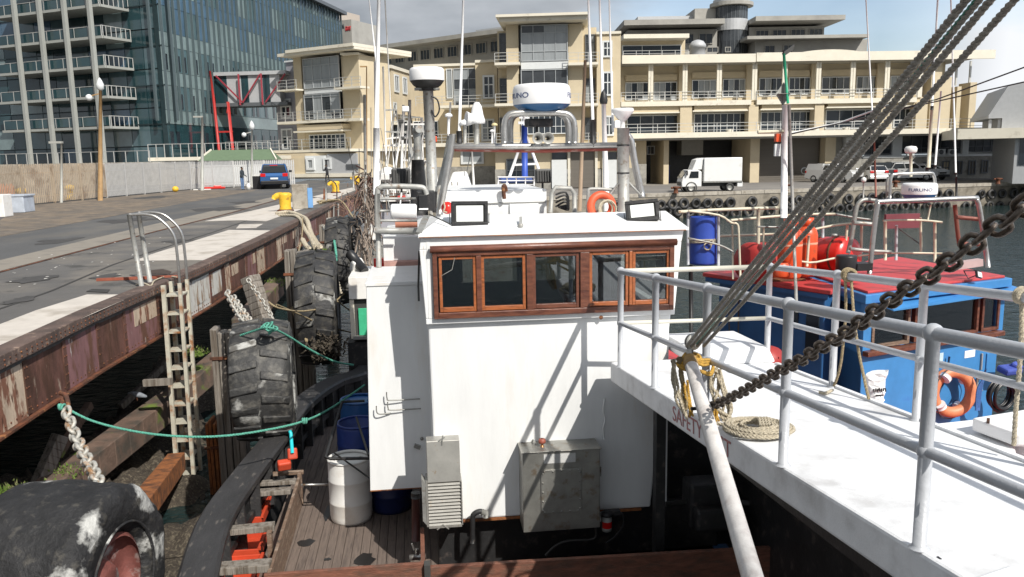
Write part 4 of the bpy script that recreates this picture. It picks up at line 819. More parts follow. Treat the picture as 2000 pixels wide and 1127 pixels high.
p = stand(420, 369); mb = MB(); mb.cbox(p+V((0, 0, .09)), (1.6, .5, .16), .1); mb.cbox(p+V((.2, 0, .22)), (.6, .3, .12), .4); solo('folded_tarp', mb, tankred, 'flat red bundle lying by the end of the white fence', 'bundle', bevel=.05)
mb = MB(); p = stand(395, 371); mb.cbox(p+V((0, 0, .04)), (1.3, .3, .06), .1); solo('board', mb, whitep, 'white board lying beside the flat red bundle', 'board')
for a, b, h_, m_, lab in ((392, 372, .55, yellow, ''),): pass
for a, b, lab in ((146, 391, 'yellow hydrant stub seen through the beige fence'), (50, 400, 'low yellow box at the foot of the beige fence')):
    p = stand(a, b)+V((-.6, 1.0, 0)); solo('hydrant', MB().lathe([(.01, 0), (.3, 0), (.3, .1), (.2, .15), (.2, .6), (.3, .65), (.28, .85), (.01, .95)], p, n=10), yellow, lab, 'hydrant')
# green roofed hut
p = stand(445, 363)+V((0, 4, 0)); t = thing('security_hut', 'small hut with green pitched roof behind the white fence', 'hut', p)
obj('wall', MB().box(p.x-3, p.x+3.4, p.y, p.y+3, 0, 2.3), framew, t)
mb = MB(); mb.add([p+V(q) for q in ((-3.4, -.4, 2.25), (3.8, -.4, 2.25), (3.8, 3.4, 2.25), (-3.4, 3.4, 2.25), (-2.5, 1.5, 3.25), (3.0, 1.5, 3.25))], [(0, 1, 5, 4), (1, 2, 5), (2, 3, 4, 5), (3, 0, 4), (0, 3, 2, 1)]); obj('roof', mb, mat('green_sheet_roof', (.11, .16, .095), .7, var=.1), t)
mb = MB()
for q in ((3.8, -.42, 2.3), (-3.4, -.42, 2.3)): mb.bar(p+V(q), p+V((3.0 if q[0] > 0 else -2.5, 1.48, 3.3)), .12)
obj('ridge_flashing', mb, cream, t)
# light poles
def lamp(a, b, ytop, lab, m_, r=.1, head='ball'):
    p = stand(a, b) if b > 330 else atY(a, b, 78); 
    z0_ = 0 if b > 330 else 0; X = p.x; Y = p.y; top = atY(a, ytop, Y); t = thing('lamp_post', lab, 'lamp post', (X, Y, 0), 'lamp posts behind the palisade fence')
    lean = top.x-X
    obj('pole', MB().tube([(X, Y, 0), (X+lean*.5, Y, top.z*.5), (top.x, Y, top.z)], [r, r*.85, r*.6], 10), m_, t)
    if head == 'ball':
        obj('lamp_head', MB().lathe([(.06, -.25), (.2, -.15), (.22, .1), (.12, .35), (.02, .5)], (top.x, Y, top.z+.1), n=12), framew, t); obj('arm', MB().bar((top.x, Y, top.z-.3), (top.x-.55, Y-.1, top.z-.45), .06), m_, t); obj('flood', MB().ball((top.x-.65, Y-.1, top.z-.55), .2, 10, 6), framew, t)
    else: obj('lamp_head', MB().cbox((top.x-.3, Y, top.z), (.7, .25, .12)), m_, t)
    return t
rp = mat('rust_orange_pole', (.32, .2, .09), .75, .1, var=.2, vs=3); gp = mat('grey_pole', (.36, .36, .33), .6, .2, var=.1)
lamp(196, 392, 172, 'tall rust orange lamp post with a white bulb in front of the balcony grid', rp, .14)
lamp(120, 396, 278, 'short white lamp post between two concrete columns behind the fence', gp, .08, 'flat')
lamp(395, 372, 228, 'slim grey lamp post left of the green hut roof', gp, .13, 'flat')
lamp(492, 366, 250, 'short camera pole with two white globes right of the green hut roof', gp, .1)
lamp(716, 352, 130, 'long thin rusty pole standing before the corner apartment block', rp, .09, 'flat')

# blue suv, seen from behind
def wheel(t, x, y, z, r, w, ax=(1, 0, 0)):
    A = V(ax); c = V((x, y, z)); ty = obj('wheel', MB().lathe([(r*.62, -w*.45), (r*.7, -w*.5), (r*.94, -w*.5), (r, -w*.35), (r, w*.35), (r*.94, w*.5), (r*.7, w*.5), (r*.62, w*.45)], c, ax, 20), rubber2, t)
    obj('rim', MB().lathe([(.01, -w*.36), (r*.2, -w*.4), (r*.6, -w*.3), (r*.63, -w*.45), (r*.63, w*.45), (r*.6, w*.3), (r*.2, w*.4), (.01, w*.36)], c, ax, 14), dullsteel, ty)
def carpaint(n, c): return mat(n, c, .28, .25, var=.03, vs=2)
cglass = mat('car_glass', (.015, .018, .02), .06, var=.05, spec=.8); lred = mat('tail_light_red', (.5, .01, .01), .2, var=0); lwh = mat('head_light', (.6, .62, .62), .12, var=0); chrome = mat('chrome', (.5, .5, .5), .2, .9, var=0)
def car(nm, lab, cat, loc, rz, paint, L_, W_, H_, prof, roofp, kind, group=None, canopy=None, scale=1):
    """local frame: +x = forward; profile (x,z) of the body side; roofp = greenhouse outline (x,z)"""
    t = thing(nm, lab, cat, (0, 0, 0), group)
    hw = W_/2
    def loft(pts, wl, wu, zl, zu, m_, name):
        mb = MB(); n = len(pts); f = lambda z: wl+(wu-wl)*max(0, min(1, (z-zl)/(zu-zl)))
        a = [V((x, -f(z), z)) for x, z in pts]; b = [V((x, f(z), z)) for x, z in pts]
        mb.add(a+b, [list(range(n)), list(range(2*n-1, n-1, -1))]+[(i, (n+i), n+(i+1) % n, (i+1) % n)[::-1] for i in range(n)])
        return obj(name, mb, m_, t, bevel=.05)
    loft(prof, hw, hw*.94, .3, 1.1, paint, 'body')
    zr = max(z for x, z in roofp); zb = min(z for x, z in roofp)
    loft(roofp, hw*.9, hw*.74, zb, zr, cglass, 'windows')
    xs_ = sorted(x for x, z in roofp if z > zr-.08)
    loft([(xs_[0]-.02, zr-.06), (xs_[-1]+.02, zr-.06), (xs_[-1]-.1, zr+.02), (xs_[0]+.05, zr+.02)], hw*.78, hw*.72, zr-.06, zr+.02, paint, 'roof')
    fx = sorted(roofp, key=lambda q: (q[1] < zr-.1, q[0]))
    base = sorted([q for q in roofp if q[1] < zb+.12])
    pl = [(base[0][0], zb, xs_[0], zr), (base[-1][0], zb, xs_[-1], zr)]
    if kind != 'pickup_open': pl += [((pl[0][0]+pl[1][0])/2-.1, zb, (xs_[0]+xs_[-1])/2-.1, zr)]
    for s_ in (-1, 1):
        mb = MB()
        for x0, z0, x1, z1 in pl: mb.bar((x0, s_*hw*.9, z0-.02), (x1, s_*hw*.755, z1-.02), .09, .07)
        obj('pillar', mb, paint, t)
        mb = MB().cbox((base[-1][0]-.35, s_*(hw+.08), zb+.12), (.12, .22, .16)); obj('mirror', mb, paint if kind != 'suv' else blackplastic, t, bevel=.02)
        mb = MB()
        mb.bar((pl[0][0]+.9, s_*(hw*.985), zb-.08), (pl[0][0]+1.1, s_*(hw*.985), zb-.08), .03); obj('door_handle', mb, chrome, t)
    xr, xf = min(x for x, z in prof), max(x for x, z in prof)
    for s_ in (-1, 1):
        obj('tail_light', MB().cbox((xr+.06, s_*(hw-.2), .95), (.16, .34, .22)), lred, t, bevel=.02); obj('headlight', MB().cbox((xf-.1, s_*(hw-.24), .78), (.2, .4, .2)), lwh, t, bevel=.02)
        for x in (xr+L_*.19, xf-L_*.19): wheel(t, x, s_*(hw-.1), .33*scale, .33*scale, .22, (0, 1, 0))
    obj('bumper', MB().cbox((xr+.03, 0, .45), (.2, W_*.96, .26)), blackplastic if kind == 'suv' else paint, t, bevel=.04); obj('bumper', MB().cbox((xf-.02, 0, .42), (.2, W_*.96, .24)), blackplastic if kind != 'suv' else paint, t, bevel=.04)
    obj('number_plate', MB().cbox((xr-.05, 0, .72), (.02, .5, .12)), framew, t); obj('grille', MB().cbox((xf+.02, 0, .68), (.06, W_*.45, .14)), blackplastic, t)
    if kind == 'suv': obj('rear_window', MB().hexa([(xr+.09, -hw*.62, 1.12), (xr+.09, hw*.62, 1.12), (xr+.14, hw*.62, 1.12), (xr+.14, -hw*.62, 1.12), (xr+.3, -hw*.55, 1.5), (xr+.3, hw*.55, 1.5), (xr+.36, hw*.55, 1.5), (xr+.36, -hw*.55, 1.5)]), cglass, t); obj('brake_light', MB().cbox((xr+.27, 0, 1.6), (.1, .5, .05)), lred, t)
    if canopy: loft(canopy, hw*.9, hw*.8, canopy[0][1], max(z for x, z in canopy), paint, 'canopy')
    t.location = loc; t.rotation_euler = (0, 0, rz); return t
suvb = [(-2.2, .45), (-1.7, .28), (1.9, .28), (2.2, .42), (2.22, .75), (2.05, .92), (1.0, 1.05), (-2.1, 1.1), (-2.22, .9)]
suvr = [(-2.12, 1.08), (1.15, 1.03), (.35, 1.56), (-.4, 1.66), (-1.5, 1.63), (-1.88, 1.5)]
cp = atZ(532, 369, 0)
fr = atan2(1.0, -.12)
car('blue_suv', 'metallic blue SUV with red brake lights parked on the jetty road', 'car', (cp.x, cp.y+1.8, 0), radians(97), carpaint('metallic_blue', (.035, .11, .28)), 4.4, 1.85, 1.68, suvb, suvr, 'suv').scale = (1.14,)*3
bkb = [(-2.45, .5), (-2.0, .36), (2.1, .36), (2.45, .5), (2.45, .82), (2.25, 1.0), (1.2, 1.1), (-2.4, 1.12)]
bkr = [(-.75, 1.1), (1.15, 1.08), (.55, 1.62), (.2, 1.68), (-.45, 1.68)]
canr = [(-2.4, 1.12), (-.8, 1.12), (-.72, 1.66), (-2.2, 1.66)]
hat = [(-1.9, 1.05), (1.1, 1.03), (.4, 1.42), (-1.5, 1.46)]; hab = [(-1.95, .45), (-1.5, .3), (1.6, .3), (1.95, .45), (1.9, .85), (1.1, 1.04), (-1.9, 1.06)]
cw_ = carpaint('white_car_paint', (.7, .7, .69)); csil = carpaint('silver_car_paint', (.45, .45, .44)); cdk = carpaint('charcoal_car_paint', (.05, .055, .06))
def qp(a, b): return atZ(a, b, QZ)
ga = 'vehicles parked on the far quay'
p = qp(1645, 357); car('parked_pickup', 'white pickup with a closed canopy parked at the roller shutter', 'pickup', p+V((0, 2, 0)), radians(-62), cw_, 4.9, 1.8, 1.7, bkb, bkr, 'pickup', ga, canr).scale = (1.22,)*3
p = qp(1718, 356); car('parked_hatchback', 'small white hatchback with its tail to the water between the pickups', 'car', p+V((0, 2, 0)), radians(83), cw_, 3.9, 1.7, 1.46, hab, hat, 'hatch', ga).scale = (1.22,)*3
p = qp(1752, 355); car('parked_pickup', 'dark double cab pickup parked beside the small white hatchback', 'pickup', p+V((0, 3.6, 0)), radians(75), cdk, 4.9, 1.85, 1.75, bkb, [(-1.6, 1.1), (1.2, 1.08), (.5, 1.66), (-1.2, 1.7)], 'pickup', ga).scale = (1.22,)*3
p = qp(1785, 354); car('parked_pickup', 'silver double cab pickup behind the blue boat radar', 'pickup', p+V((0, 1.6, 0)), radians(-15), csil, 4.9, 1.85, 1.75, bkb, [(-1.6, 1.1), (1.2, 1.08), (.5, 1.66), (-1.2, 1.7)], 'pickup', ga).scale = (1.22,)*3
p = qp(1828, 352); car('parked_hatchback', 'white car facing the water at the right end of the parked row', 'car', p+V((0, 2, 0)), radians(-75), cw_, 3.9, 1.7, 1.46, hab, hat, 'hatch', ga).scale = (1.22,)*3

# box truck, side on, cab to the left
p = qp(1380, 374); t = thing('box_truck', 'white box truck parked side on before the dark loading bay', 'truck', p)
t['_o'] = (0, 0, 0)
tw = mat('truck_white', (.72, .72, .71), .4, var=.04, vs=1, c2=(.55, .53, .5), s2=.8, t2=.68)
obj('cargo_box', MB().box(-.55, 3.0, -1.0, 1.0, .95, 3.1), tw, t, bevel=.05)
obj('box_rail', MB().box(-.6, 3.05, -1.03, 1.03, .85, .945), dullsteel, t); obj('tail_lift', MB().box(2.6, 3.08, -.95, .95, .45, .84), tw, t)
obj('chassis', MB().box(-2.3, 3.0, -.4, .4, .5, .84), darkgrey, t)
mb = MB(); pr = [(-2.55, .5), (-.75, .5), (-.75, 1.85), (-1.1, 2.05), (-2.0, 2.05), (-2.5, 1.35), (-2.6, .9)]
mb.prism([(x, -.95, z) for x, z in pr], (0, 1.9, 0)); obj('cab', mb, tw, t, bevel=.06)
mb = MB(); pr = [(-1.6, 2.06), (-.7, 2.06), (-.56, 3.1), (-.75, 3.1), (-1.25, 2.95)]; mb.prism([(x, -.8, z) for x, z in pr], (0, 1.6, 0)); obj('wind_deflector', mb, tw, t, bevel=.05)
for s_ in (-1, 1):
    y0 = s_*.955; mb = MB(); mb.prism([(-1.95, y0, 1.3), (-1.05, y0, 1.3), (-1.05, y0, 1.9), (-1.75, y0, 1.9)], (0, s_*.02, 0)); obj('side_window', mb, cglass, t)
    obj('mirror', MB().cbox((-2.15, s_*1.12, 1.75), (.1, .16, .4)), blackplastic, t); obj('headlight', MB().cbox((-2.5, s_*.7, .85), (.18, .35, .22)), lwh, t)
    wheel(t, -1.7, s_*.82, .4, .4, .25, (0, 1, 0)); wheel(t, 1.9, s_*.82, .4, .4, .3, (0, 1, 0))
    obj('wheel_arch', MB().lathe([(.44, -.03), (.54, -.03), (.54, .03), (.44, .03)], (-1.7, s_*.95, .42), (0, 1, 0), 16, a0=0, a1=2*pi), darkgrey, t)
mb = MB(); mb.prism([(-2.57, -.8, 1.3), (-2.57, .8, 1.3), (-2.08, .8, 1.97), (-2.08, -.8, 1.97)], (-.03, 0, .02)); obj('windscreen', mb, cglass, t)
obj('front_grille', MB().box(-2.66, -2.58, -.6, .6, .62, .95), darkgrey, t)
t.rotation_euler = (0, 0, radians(-4))

# people
def person(nm, lab, p, h, pose, top, legs, skin, ry):
    t = thing(nm, lab, 'person', (0, 0, 0)); s = h/1.75; J = {}
    pts = [('pel', 0, 0, .95, .13), ('belly', 0, 0, 1.1, .13), ('chest', pose.get('lean', 0), 0, 1.32, .15), ('neck', pose.get('lean', 0)*1.3, 0, 1.5, .06), ('head', pose.get('lean', 0)*1.3+.02, 0, 1.62, .1), ('crown', pose.get('lean', 0)*1.3+.01, 0, 1.7, .08)]
    E_ = [(0, 1), (1, 2), (2, 3), (3, 4), (4, 5)]; P_ = [(x, y, z, r) for _, x, y, z, r in pts]
    for sd_ in (-1, 1):
        b = len(P_); st_ = pose.get('step', .0)*sd_
        P_ += [(0, sd_*.1, .9, .1), (st_*.6+.02, sd_*.11, .5, .068), (st_, sd_*.11, .09, .045), (st_+.14, sd_*.12, .045, .04)]; E_ += [(0, b), (b, b+1), (b+1, b+2), (b+2, b+3)]
        b = len(P_); ax, az_ = pose.get('hand', (.1, .85))
        P_ += [(pose.get('lean', 0), sd_*.19, 1.42, .065), (pose.get('lean', 0)+pose.get('elb', .0), sd_*.25, 1.14, .045), (ax, sd_*.24, az_, .035), (ax+.06, sd_*.23, az_-.07, .035)]; E_ += [(2, b), (b, b+1), (b+1, b+2), (b+2, b+3)]
    me = bpy.data.meshes.new('body'); me.from_pydata([(x*s, y*s, z*s) for x, y, z, r in P_], E_, []); o = bpy.data.objects.new('body', me); COL.objects.link(o); o.parent = t
    o.modifiers.new('skin', 'SKIN'); o.modifiers.new('sub', 'SUBSURF').levels = 1; o.modifiers['sub'].render_levels = 2
    for i, (x, y, z, r) in enumerate(P_): me.skin_vertices[0].data[i].radius = (r*s, r*s)
    me.skin_vertices[0].data[0].use_root = True
    # cloth colours by height through a simple height-banded material
    m_ = bpy.data.materials.new('cloth_'+nm); m_.use_nodes = True; N = m_.node_tree.nodes; Lk = m_.node_tree.links; tc = N.new('ShaderNodeTexCoord'); sp = N.new('ShaderNodeSeparateXYZ'); rm = N.new('ShaderNodeValToRGB'); rm.color_ramp.interpolation = 'CONSTANT'
    e = rm.color_ramp.elements; e[0].color = (.02, .02, .02, 1); e[1].position = .04; e[1].color = (*legs, 1)
    for ps_, c_ in ((.52, top), (.855, skin), (.95, (.01, .008, .006))): q = e.new(ps_); q.color = (*c_, 1)
    dv = N.new('ShaderNodeMath'); dv.operation = 'DIVIDE'; dv.inputs[1].default_value = 1.78*s; Lk.new(tc.outputs['Object'], sp.inputs[0]); Lk.new(sp.outputs['Z'], dv.inputs[0]); Lk.new(dv.outputs[0], rm.inputs[0]); Lk.new(rm.outputs[0], N['Principled BSDF'].inputs['Base Color']); N['Principled BSDF'].inputs['Roughness'].default_value = .85
    me.materials.append(m_)
    obj('hair', MB().ball((pose.get('lean', 0)*1.3*s-.005, 0, 1.7*s), .085*s, 12, 8, .8), mat('dark_hair', (.01, .008, .006), .8), t)
    t.location = p; t.rotation_euler = (0, 0, ry); return t
p = stand(474, 371); person('person', 'person in a dark jacket and blue jeans standing by the white fence end', p, 1.75, {'hand': (.22, 1.05), 'elb': .02, 'lean': .03}, (.03, .04, .05), (.1, .17, .3), (.12, .07, .045), radians(-20))
p = atZ(640, 356, 0); person('person', 'person in dark clothes walking past the pale podium wall', V((p.x, p.y, 0)), 1.72, {'lean': .08, 'hand': (.24, 1.15), 'elb': .06, 'step': .15}, (.02, .02, .025), (.015, .015, .02), (.1, .06, .04), radians(160))
p = stand(480, 370)+V((.35, 0, 0)); t = thing('market_table', 'dark cloth covered table with small pale goods beside the standing person', 'table', p+V((1.2, 0, 0)))
obj('cloth', MB().box(p.x+.2, p.x+2.3, p.y, p.y+.8, .02, 1.0), blackplastic, t); mb = MB()
for k in range(14): mb.cbox((p.x+.3+.14*k, p.y+.3+random.uniform(-.15, .2), 1.0+.06), (.1, .1, random.uniform(.08, .2)))
obj('goods', mb, whitep, t)
solo('water_can', MB().lathe([(.01, 0), (.16, 0), (.17, .35), (.06, .45), (.06, .5), (.01, .5)], p+V((-.05, -.4, 0)), n=12), whitep, 'white plastic can on the ground beside the standing person', 'can')

# bollards: horned yellow castings
def bollard(a, b, lab, s=1.0, rz=0):
    p = atZ(a, b, 0); t = thing('bollard', lab, 'bollard', p, 'yellow mooring bollards on the jetty edge'); t['_o'] = (0, 0, 0)
    obj('base', MB().lathe([(.01, .0), (.34, .0), (.34, .05), (.27, .08)], (0, 0, .016), n=20), rust, t)
    mb = MB(); pr = [(.25, .09), (.23, .2), (.24, .5), (.28, .66), (.27, .74), (.18, .78), (.01, .79)]; mb.lathe(pr, (0, 0, 0), n=20); obj('post', mb, yellow, t)
    mb = MB(); mb.tube([(-.1, 0, .68), (-.3, 0, .66), (-.42, 0, .6), (-.46, 0, .52)], [.14, .13, .12, .09], 10); obj('horn', mb, yellow, t, bevel=0)
    t.location = p+ZUP*.002; t.rotation_euler = (0, 0, rz); t.scale = (s, s, s); return t
bollard(558, 413, 'nearest yellow bollard with a thick pale rope looped at its foot', 1.05, radians(12))
bollard(656, 377, 'middle yellow bollard behind the black steel hoop', 1.0, radians(10)); bollard(697, 362, 'farthest small yellow bollard at the end of the jetty', 1.0, radians(10))
p = atZ(590, 408, 0); q = atZ(575, 408, 0); t = thing('concrete_block', 'tall grey concrete block with a light blue board behind the near bollard', 'block', p); obj('block', MB().box(p.x-.42, p.x+.28, p.y, p.y+.6, .002, 1.12), concrete, t, bevel=.03); obj('board', MB().box(p.x+.285, p.x+.5, p.y-.02, p.y+.04, .05, .95), mat('light_blue_board', (.16, .34, .62), .5, var=.1), t)
# black hoop & posts by second bollard (far ladder)
t = thing('ladder_hoop', 'curved black steel grab hoop of the far jetty ladder', 'ladder', atZ(640, 395, 0)); p = atZ(657, 398, 0)
a_ = atY(657, 392, p.y); obj('hoop', MB().tube([atY(638, 393, p.y), atY(637, 352, p.y), *[atY(x, y, p.y) for x, y in ((641, 350), (648, 352), (655, 358), (658, 366))], atY(658, 393, p.y), atY(660, 425, p.y)], .03, 8), darkgrey, t); obj('rear_post', MB().tube([atY(637, 391, p.y), atY(636, 355, p.y)], .05, 8), galv, t)
obj('rails', MB().bar(atY(652, 398, p.y-.1), atY(652, 426, p.y-.1), .06).bar(atY(661, 398, p.y-.1), atY(661, 425, p.y-.1), .06), galv, t)
mb = MB().bar(atZ(633, 390, 0), atZ(633, 390, 0)+V((.05, .1, .6)), .1, .16); solo('steel_stub', mb, rust, 'short rusty steel stub leaning on the jetty edge beside the far ladder', 'stub')
t = thing('post_with_chain', 'pale short post standing before the farthest bollard', 'post', atZ(690, 366, 0)); p = atZ(691, 372, 0); obj('post', MB().tube([p, p+ZUP*1.3], .06, 8), galv, t)

# near ladder with hoops
LY = 15.7; LX = EX(LY)+.06
t = thing('jetty_ladder', 'grey steel ladder with curved grab hoops going down the jetty face', 'ladder', (LX, LY, -2))
y0, y1 = LY-.27, LY+.22; xo = LX+.1; zbot = atY(378, 925, LY).z
slope = (atX(375, 925, LX).y-LY)*0
for yy in (y0, y1):
    obj('stringer', MB().bar((xo, yy, .02), (xo+.03, yy-.25, zbot), .07, .08), mat('ladder_grey', (.48, .46, .38), .6, .15, var=.15, vs=6, c2=(.3, .14, .06), s2=4, t2=.58, w2=.08), t)
    obj('stringer', MB().bar((xo+.29, yy, .05), (xo+.32, yy-.25, zbot), .06, .07), MATS['ladder_grey'], t)
n = 11
for i in range(n):
    f = (i+.6)/n; z = .02+(zbot-.02)*f; yy = -.25*f; obj('rung', MB().hexa([(xo-.01, y0+yy, z-.012), (xo+.3, y0+yy, z-.012), (xo+.3, y1+yy, z-.012), (xo-.01, y1+yy, z-.012), (xo-.01, y0+yy, z+.012), (xo+.3, y0+yy, z+.012), (xo+.3, y1+yy, z+.012), (xo-.01, y1+yy, z+.012)]), MATS['ladder_grey'], t)
for yy in (y0, y1):
    obj('grab_hoop', MB().tube(smooth([(xo+.29, yy, -.2), (xo+.29, yy, .5), (xo+.25, yy, .95), (xo+.02, yy, 1.24), (xo-.2, yy, 1.32), (xo-.48, yy, 1.32)]), .026, 8), steel, t)
    obj('hoop_post', MB().tube([(xo-.48, yy, 1.33), (xo-.38, yy, .02)], .045, 8), galv, t)
mb = MB(); zc_ = zbot-.03
mb.box(xo-.1, xo+.45, y0-.35, y0-.3, zc_-.05, zc_+.03).box(xo-.1, xo+.45, y1-.1, y1-.05, zc_-.05, zc_+.03).box(xo-.1, xo-.05, y0-.299, y1-.101, zc_-.05, zc_+.03).box(xo+.4, xo+.45, y0-.299, y1-.101, zc_-.05, zc_+.03)
for k in range(7): mb.bar((xo-.05+.07*k, y0-.3, zc_), (xo-.05+.07*k+.1, y1-.1, zc_), .015)
for k in range(6): mb.bar((xo-.05, y0-.28+.1*k, zc_+.015), (xo+.4, y0-.28+.1*k, zc_+.015), .015)
obj('foot_platform', mb, rustorange, t)
mb = MB().cbox(atZ(270, 546, 0)+V((0, 0, .03)), (1.5, .08, .05), radians(3)); solo('rusty_bar', mb, mat('red_rust', (.25, .07, .04), .8, var=.3), 'rusty red flat bar lying at the foot of the grab hoops', 'bar')
mb = MB(); twist(mb, smooth([atZ(265, 556, .02), atZ(280, 553, .04), atZ(295, 558, .02), atZ(302, 548, .05), atZ(325, 540, .03), atZ(345, 541, .05)]), .014); solo('rope_end', mb, rope, 'frayed pale rope end tied round the ladder top', 'rope')
mb = MB().bar(atY(280, 748, 15), atY(336, 745, 15), .08, .12); solo('timber_stub', mb, timber, 'short pale timber stub projecting beside the ladder', 'timber')
# pigeon on the brace
c = atY(268, 772, 15.8); t = thing('pigeon', 'grey pigeon perched on the brown timber brace', 'pigeon', c-ZUP*.1)
def skinny(nm, P_, E_, m_, par):
    me = bpy.data.meshes.new(nm); o0 = V(par['_o']); me.from_pydata([tuple(V(q[:3])-o0) for q in P_], E_, []); o = bpy.data.objects.new(nm, me); COL.objects.link(o); o.parent = par; o.modifiers.new('skin', 'SKIN'); o.modifiers.new('sub', 'SUBSURF').render_levels = 2
    for i, q in enumerate(P_): me.skin_vertices[0].data[i].radius = (q[3], q[3])
    me.materials.append(m_); return o
skinny('body', [(c.x-.14, c.y, c.z+.05, .02), (c.x-.1, c.y, c.z+.06, .03), (c.x-.03, c.y, c.z+.02, .06), (c.x+.06, c.y, c.z, .055), (c.x+.18, c.y, c.z-.04, .02), (c.x-.17, c.y, c.z+.045, .006)], [(5, 0), (0, 1), (1, 2), (2, 3), (3, 4)], mat('pigeon_grey', (.2, .22, .25), .8, var=.3, vs=20), t)
obj('leg', MB().bar((c.x, c.y-.02, c.z-.1), (c.x, c.y-.02, c.z-.03), .008), rust, t)

# hanging earthmover tyres
def rough(mb, a):
    for i, p in enumerate(mb.v): mb.v[i] = p*(1+a*mn.noise(p*3)+a*.5*mn.noise(p*9))
    return mb
def bigtyre(lab, c, R, w, m_, tilt=0, yaw=0, lug=True, hub=None, rin=None):
    t = thing('earthmover_fender', lab, 'tyre', (0, 0, 0), 'huge earthmover tyres hung along the jetty face'); r_in = rin or R*.42; h = w/2
    mb = MB(); prof = [(r_in, -h*.5), (r_in+.02, -h*.8), (R*.62, -h*1.0), (R*.82, -h*1.0), (R*.93, -h*.92), (R*.965, -h*.7), (R*.98, 0), (R*.965, h*.7), (R*.93, h*.92), (R*.82, h), (R*.62, h), (r_in+.02, h*.8), (r_in, h*.5)]
    mb.lathe(prof, (0, 0, 0), (1, 0, 0), 56 if lug else 120)
    if not lug:
        mb = MB(); K = 26; pf = [(r_in, -h*.5), (r_in+.02, -h*.8), (R*.62, -h), (R*.82, -h), (R*.93, -h*.92)]+[(R*(.965+.02*sin(pi*i/K)), -h*.8+1.6*h*i/K) for i in range(K+1)]+[(R*.93, h*.92), (R*.82, h), (R*.62, h), (r_in+.02, h*.8), (r_in, h*.5)]; mb.lathe(pf, (0, 0, 0), (1, 0, 0), 150); rough(mb, .035)
    obj('carcass', mb, m_, t)
    obj('inner_liner', MB().lathe([(r_in, -h*.5), (R*.85, -h*.6), (R*.85, h*.6), (r_in, h*.5)], (0, 0, 0), (1, 0, 0), 40), black, t)
    if False:
        for k in range(3): x = -h*.66+h*.44*k; obj('tread_rib', rough(MB().lathe([(R*.965, x), (R*.985, x+.02), (R*.985, x+h*.38), (R*.965, x+h*.4)], (0, 0, 0), (1, 0, 0), 90), .02), m_, t)
    for k in range(34 if lug else 0):
        mb = MB(); a = 2*pi*k/34; s_ = 1 if k % 2 else -1
        def pt(x, aa, r): return V((x, sin(aa)*r, cos(aa)*r))
        da = .062; p8 = []
        for r in (R*.95, R*1.022):
            for x, aa in ((s_*h*.05, a-da+.05), (s_*h*.93, a-da-.03), (s_*h*.93, a+da-.03), (s_*h*.05, a+da+.05)): p8.append(pt(x, aa, r-(.05*R if abs(x) > h*.8 else 0)))
        mb.hexa(p8); rough(mb, .03); obj('tread_lug', mb, m_, t, bevel=.015)
    if hub: obj('hub', MB().lathe([(.01, h*.72), (r_in*.35, h*.74), (r_in*.5, h*.55), (r_in*.95, h*.62), (r_in*1.04, h*.84), (r_in*.95, h*.88)], (0, 0, 0), (1, 0, 0), 32), hub, t)
    for j in range(3 if lug else 1): obj('sidewall_ring', MB().lathe([(R*(.58+.1*j), h*.985), (R*(.585+.1*j), h*1.015), (R*(.6+.1*j), h*1.015), (R*(.605+.1*j), h*.985)], (0, 0, 0), (1, 0, 0), 40), m_, t)
    t.location = c; t.rotation_euler = (tilt, 0, yaw); return t
redhub = mat('dull_red_hub', (.17, .055, .045), .7, .1, var=.35, vs=6, c2=(.35, .33, .31), s2=4, t2=.6, w2=.05, bump=.4)
tyw = mat('white_splashed_rubber', (.03, .03, .03), .6, var=.35, vs=5, bump=.5, bs=18, c2=(.42, .42, .4), s2=1.6, t2=.61, w2=.03, c3=(.1, .095, .085), s3=6, t3=.56, w3=.08)
tyw1 = mat('paint_splashed_rubber', (.02, .02, .021), .65, var=.4, vs=5, bump=.9, bs=9, bst=.04, c2=(.42, .42, .4), s2=1.5, t2=.59, w2=.03, c3=(.05, .047, .042), s3=9, t3=.6, w3=.05, spec=.3, det=10)
rubberd = mat('dusty_black_rubber', (.026, .026, .027), .6, var=.35, vs=5, bump=.5, bs=18, c2=(.4, .4, .38), s2=1.5, t2=.63, w2=.02, c3=(.07, .065, .055), s3=6, t3=.56, w3=.08)
c = atY(248, 1128, 6.9); bigtyre('foreground black tyre splashed with white paint and showing a dull red hub', c-V((.5, 0, 0)), .85, 1.05, tyw1, tilt=.3, yaw=radians(-9), hub=redhub, rin=.4, lug=False)
c = atY(516, 742, 11.4); bigtyre('white splashed treaded tyre with green rope over it beside the squat pile', c, .84, .8, tyw, tilt=1.1, yaw=radians(6))
c = atY(622, 600, 15.6); bigtyre('tall black treaded tyre hanging behind the tall pile', c, 1.08, .74, rubberd, tilt=.2, yaw=radians(3))
c = atY(664, 508, 21); bigtyre('far treaded tyre with one white lug under the jetty ladder hoop', c, 1.1, .62, rubberd, tilt=.6, yaw=radians(2))
c = atY(692, 490, 24); bigtyre('farthest tyre half hidden behind the far treaded tyre', c, 1.0, .5, rubber2, tilt=.1, yaw=radians(2))
# mussel clump under the third tyre
mb = MB(); c = atY(636, 672, 14.6)
for k in range(420):
    p = c+V((random.gauss(0, .17), random.gauss(0, .1), random.gauss(-.05, .12))); q = V((random.uniform(-1, 1), random.uniform(-1, 1), random.uniform(-1, 1))).normalized(); s = random.uniform(.02, .05)
    mb.bar(p-q*s, p+q*s, s*.7, s*.45)
tag(obj('mussel_cluster', mb, mussels), 'bristling clump of mussels at the bottom of the tall hanging tyre', 'mussels', kind='stuff')

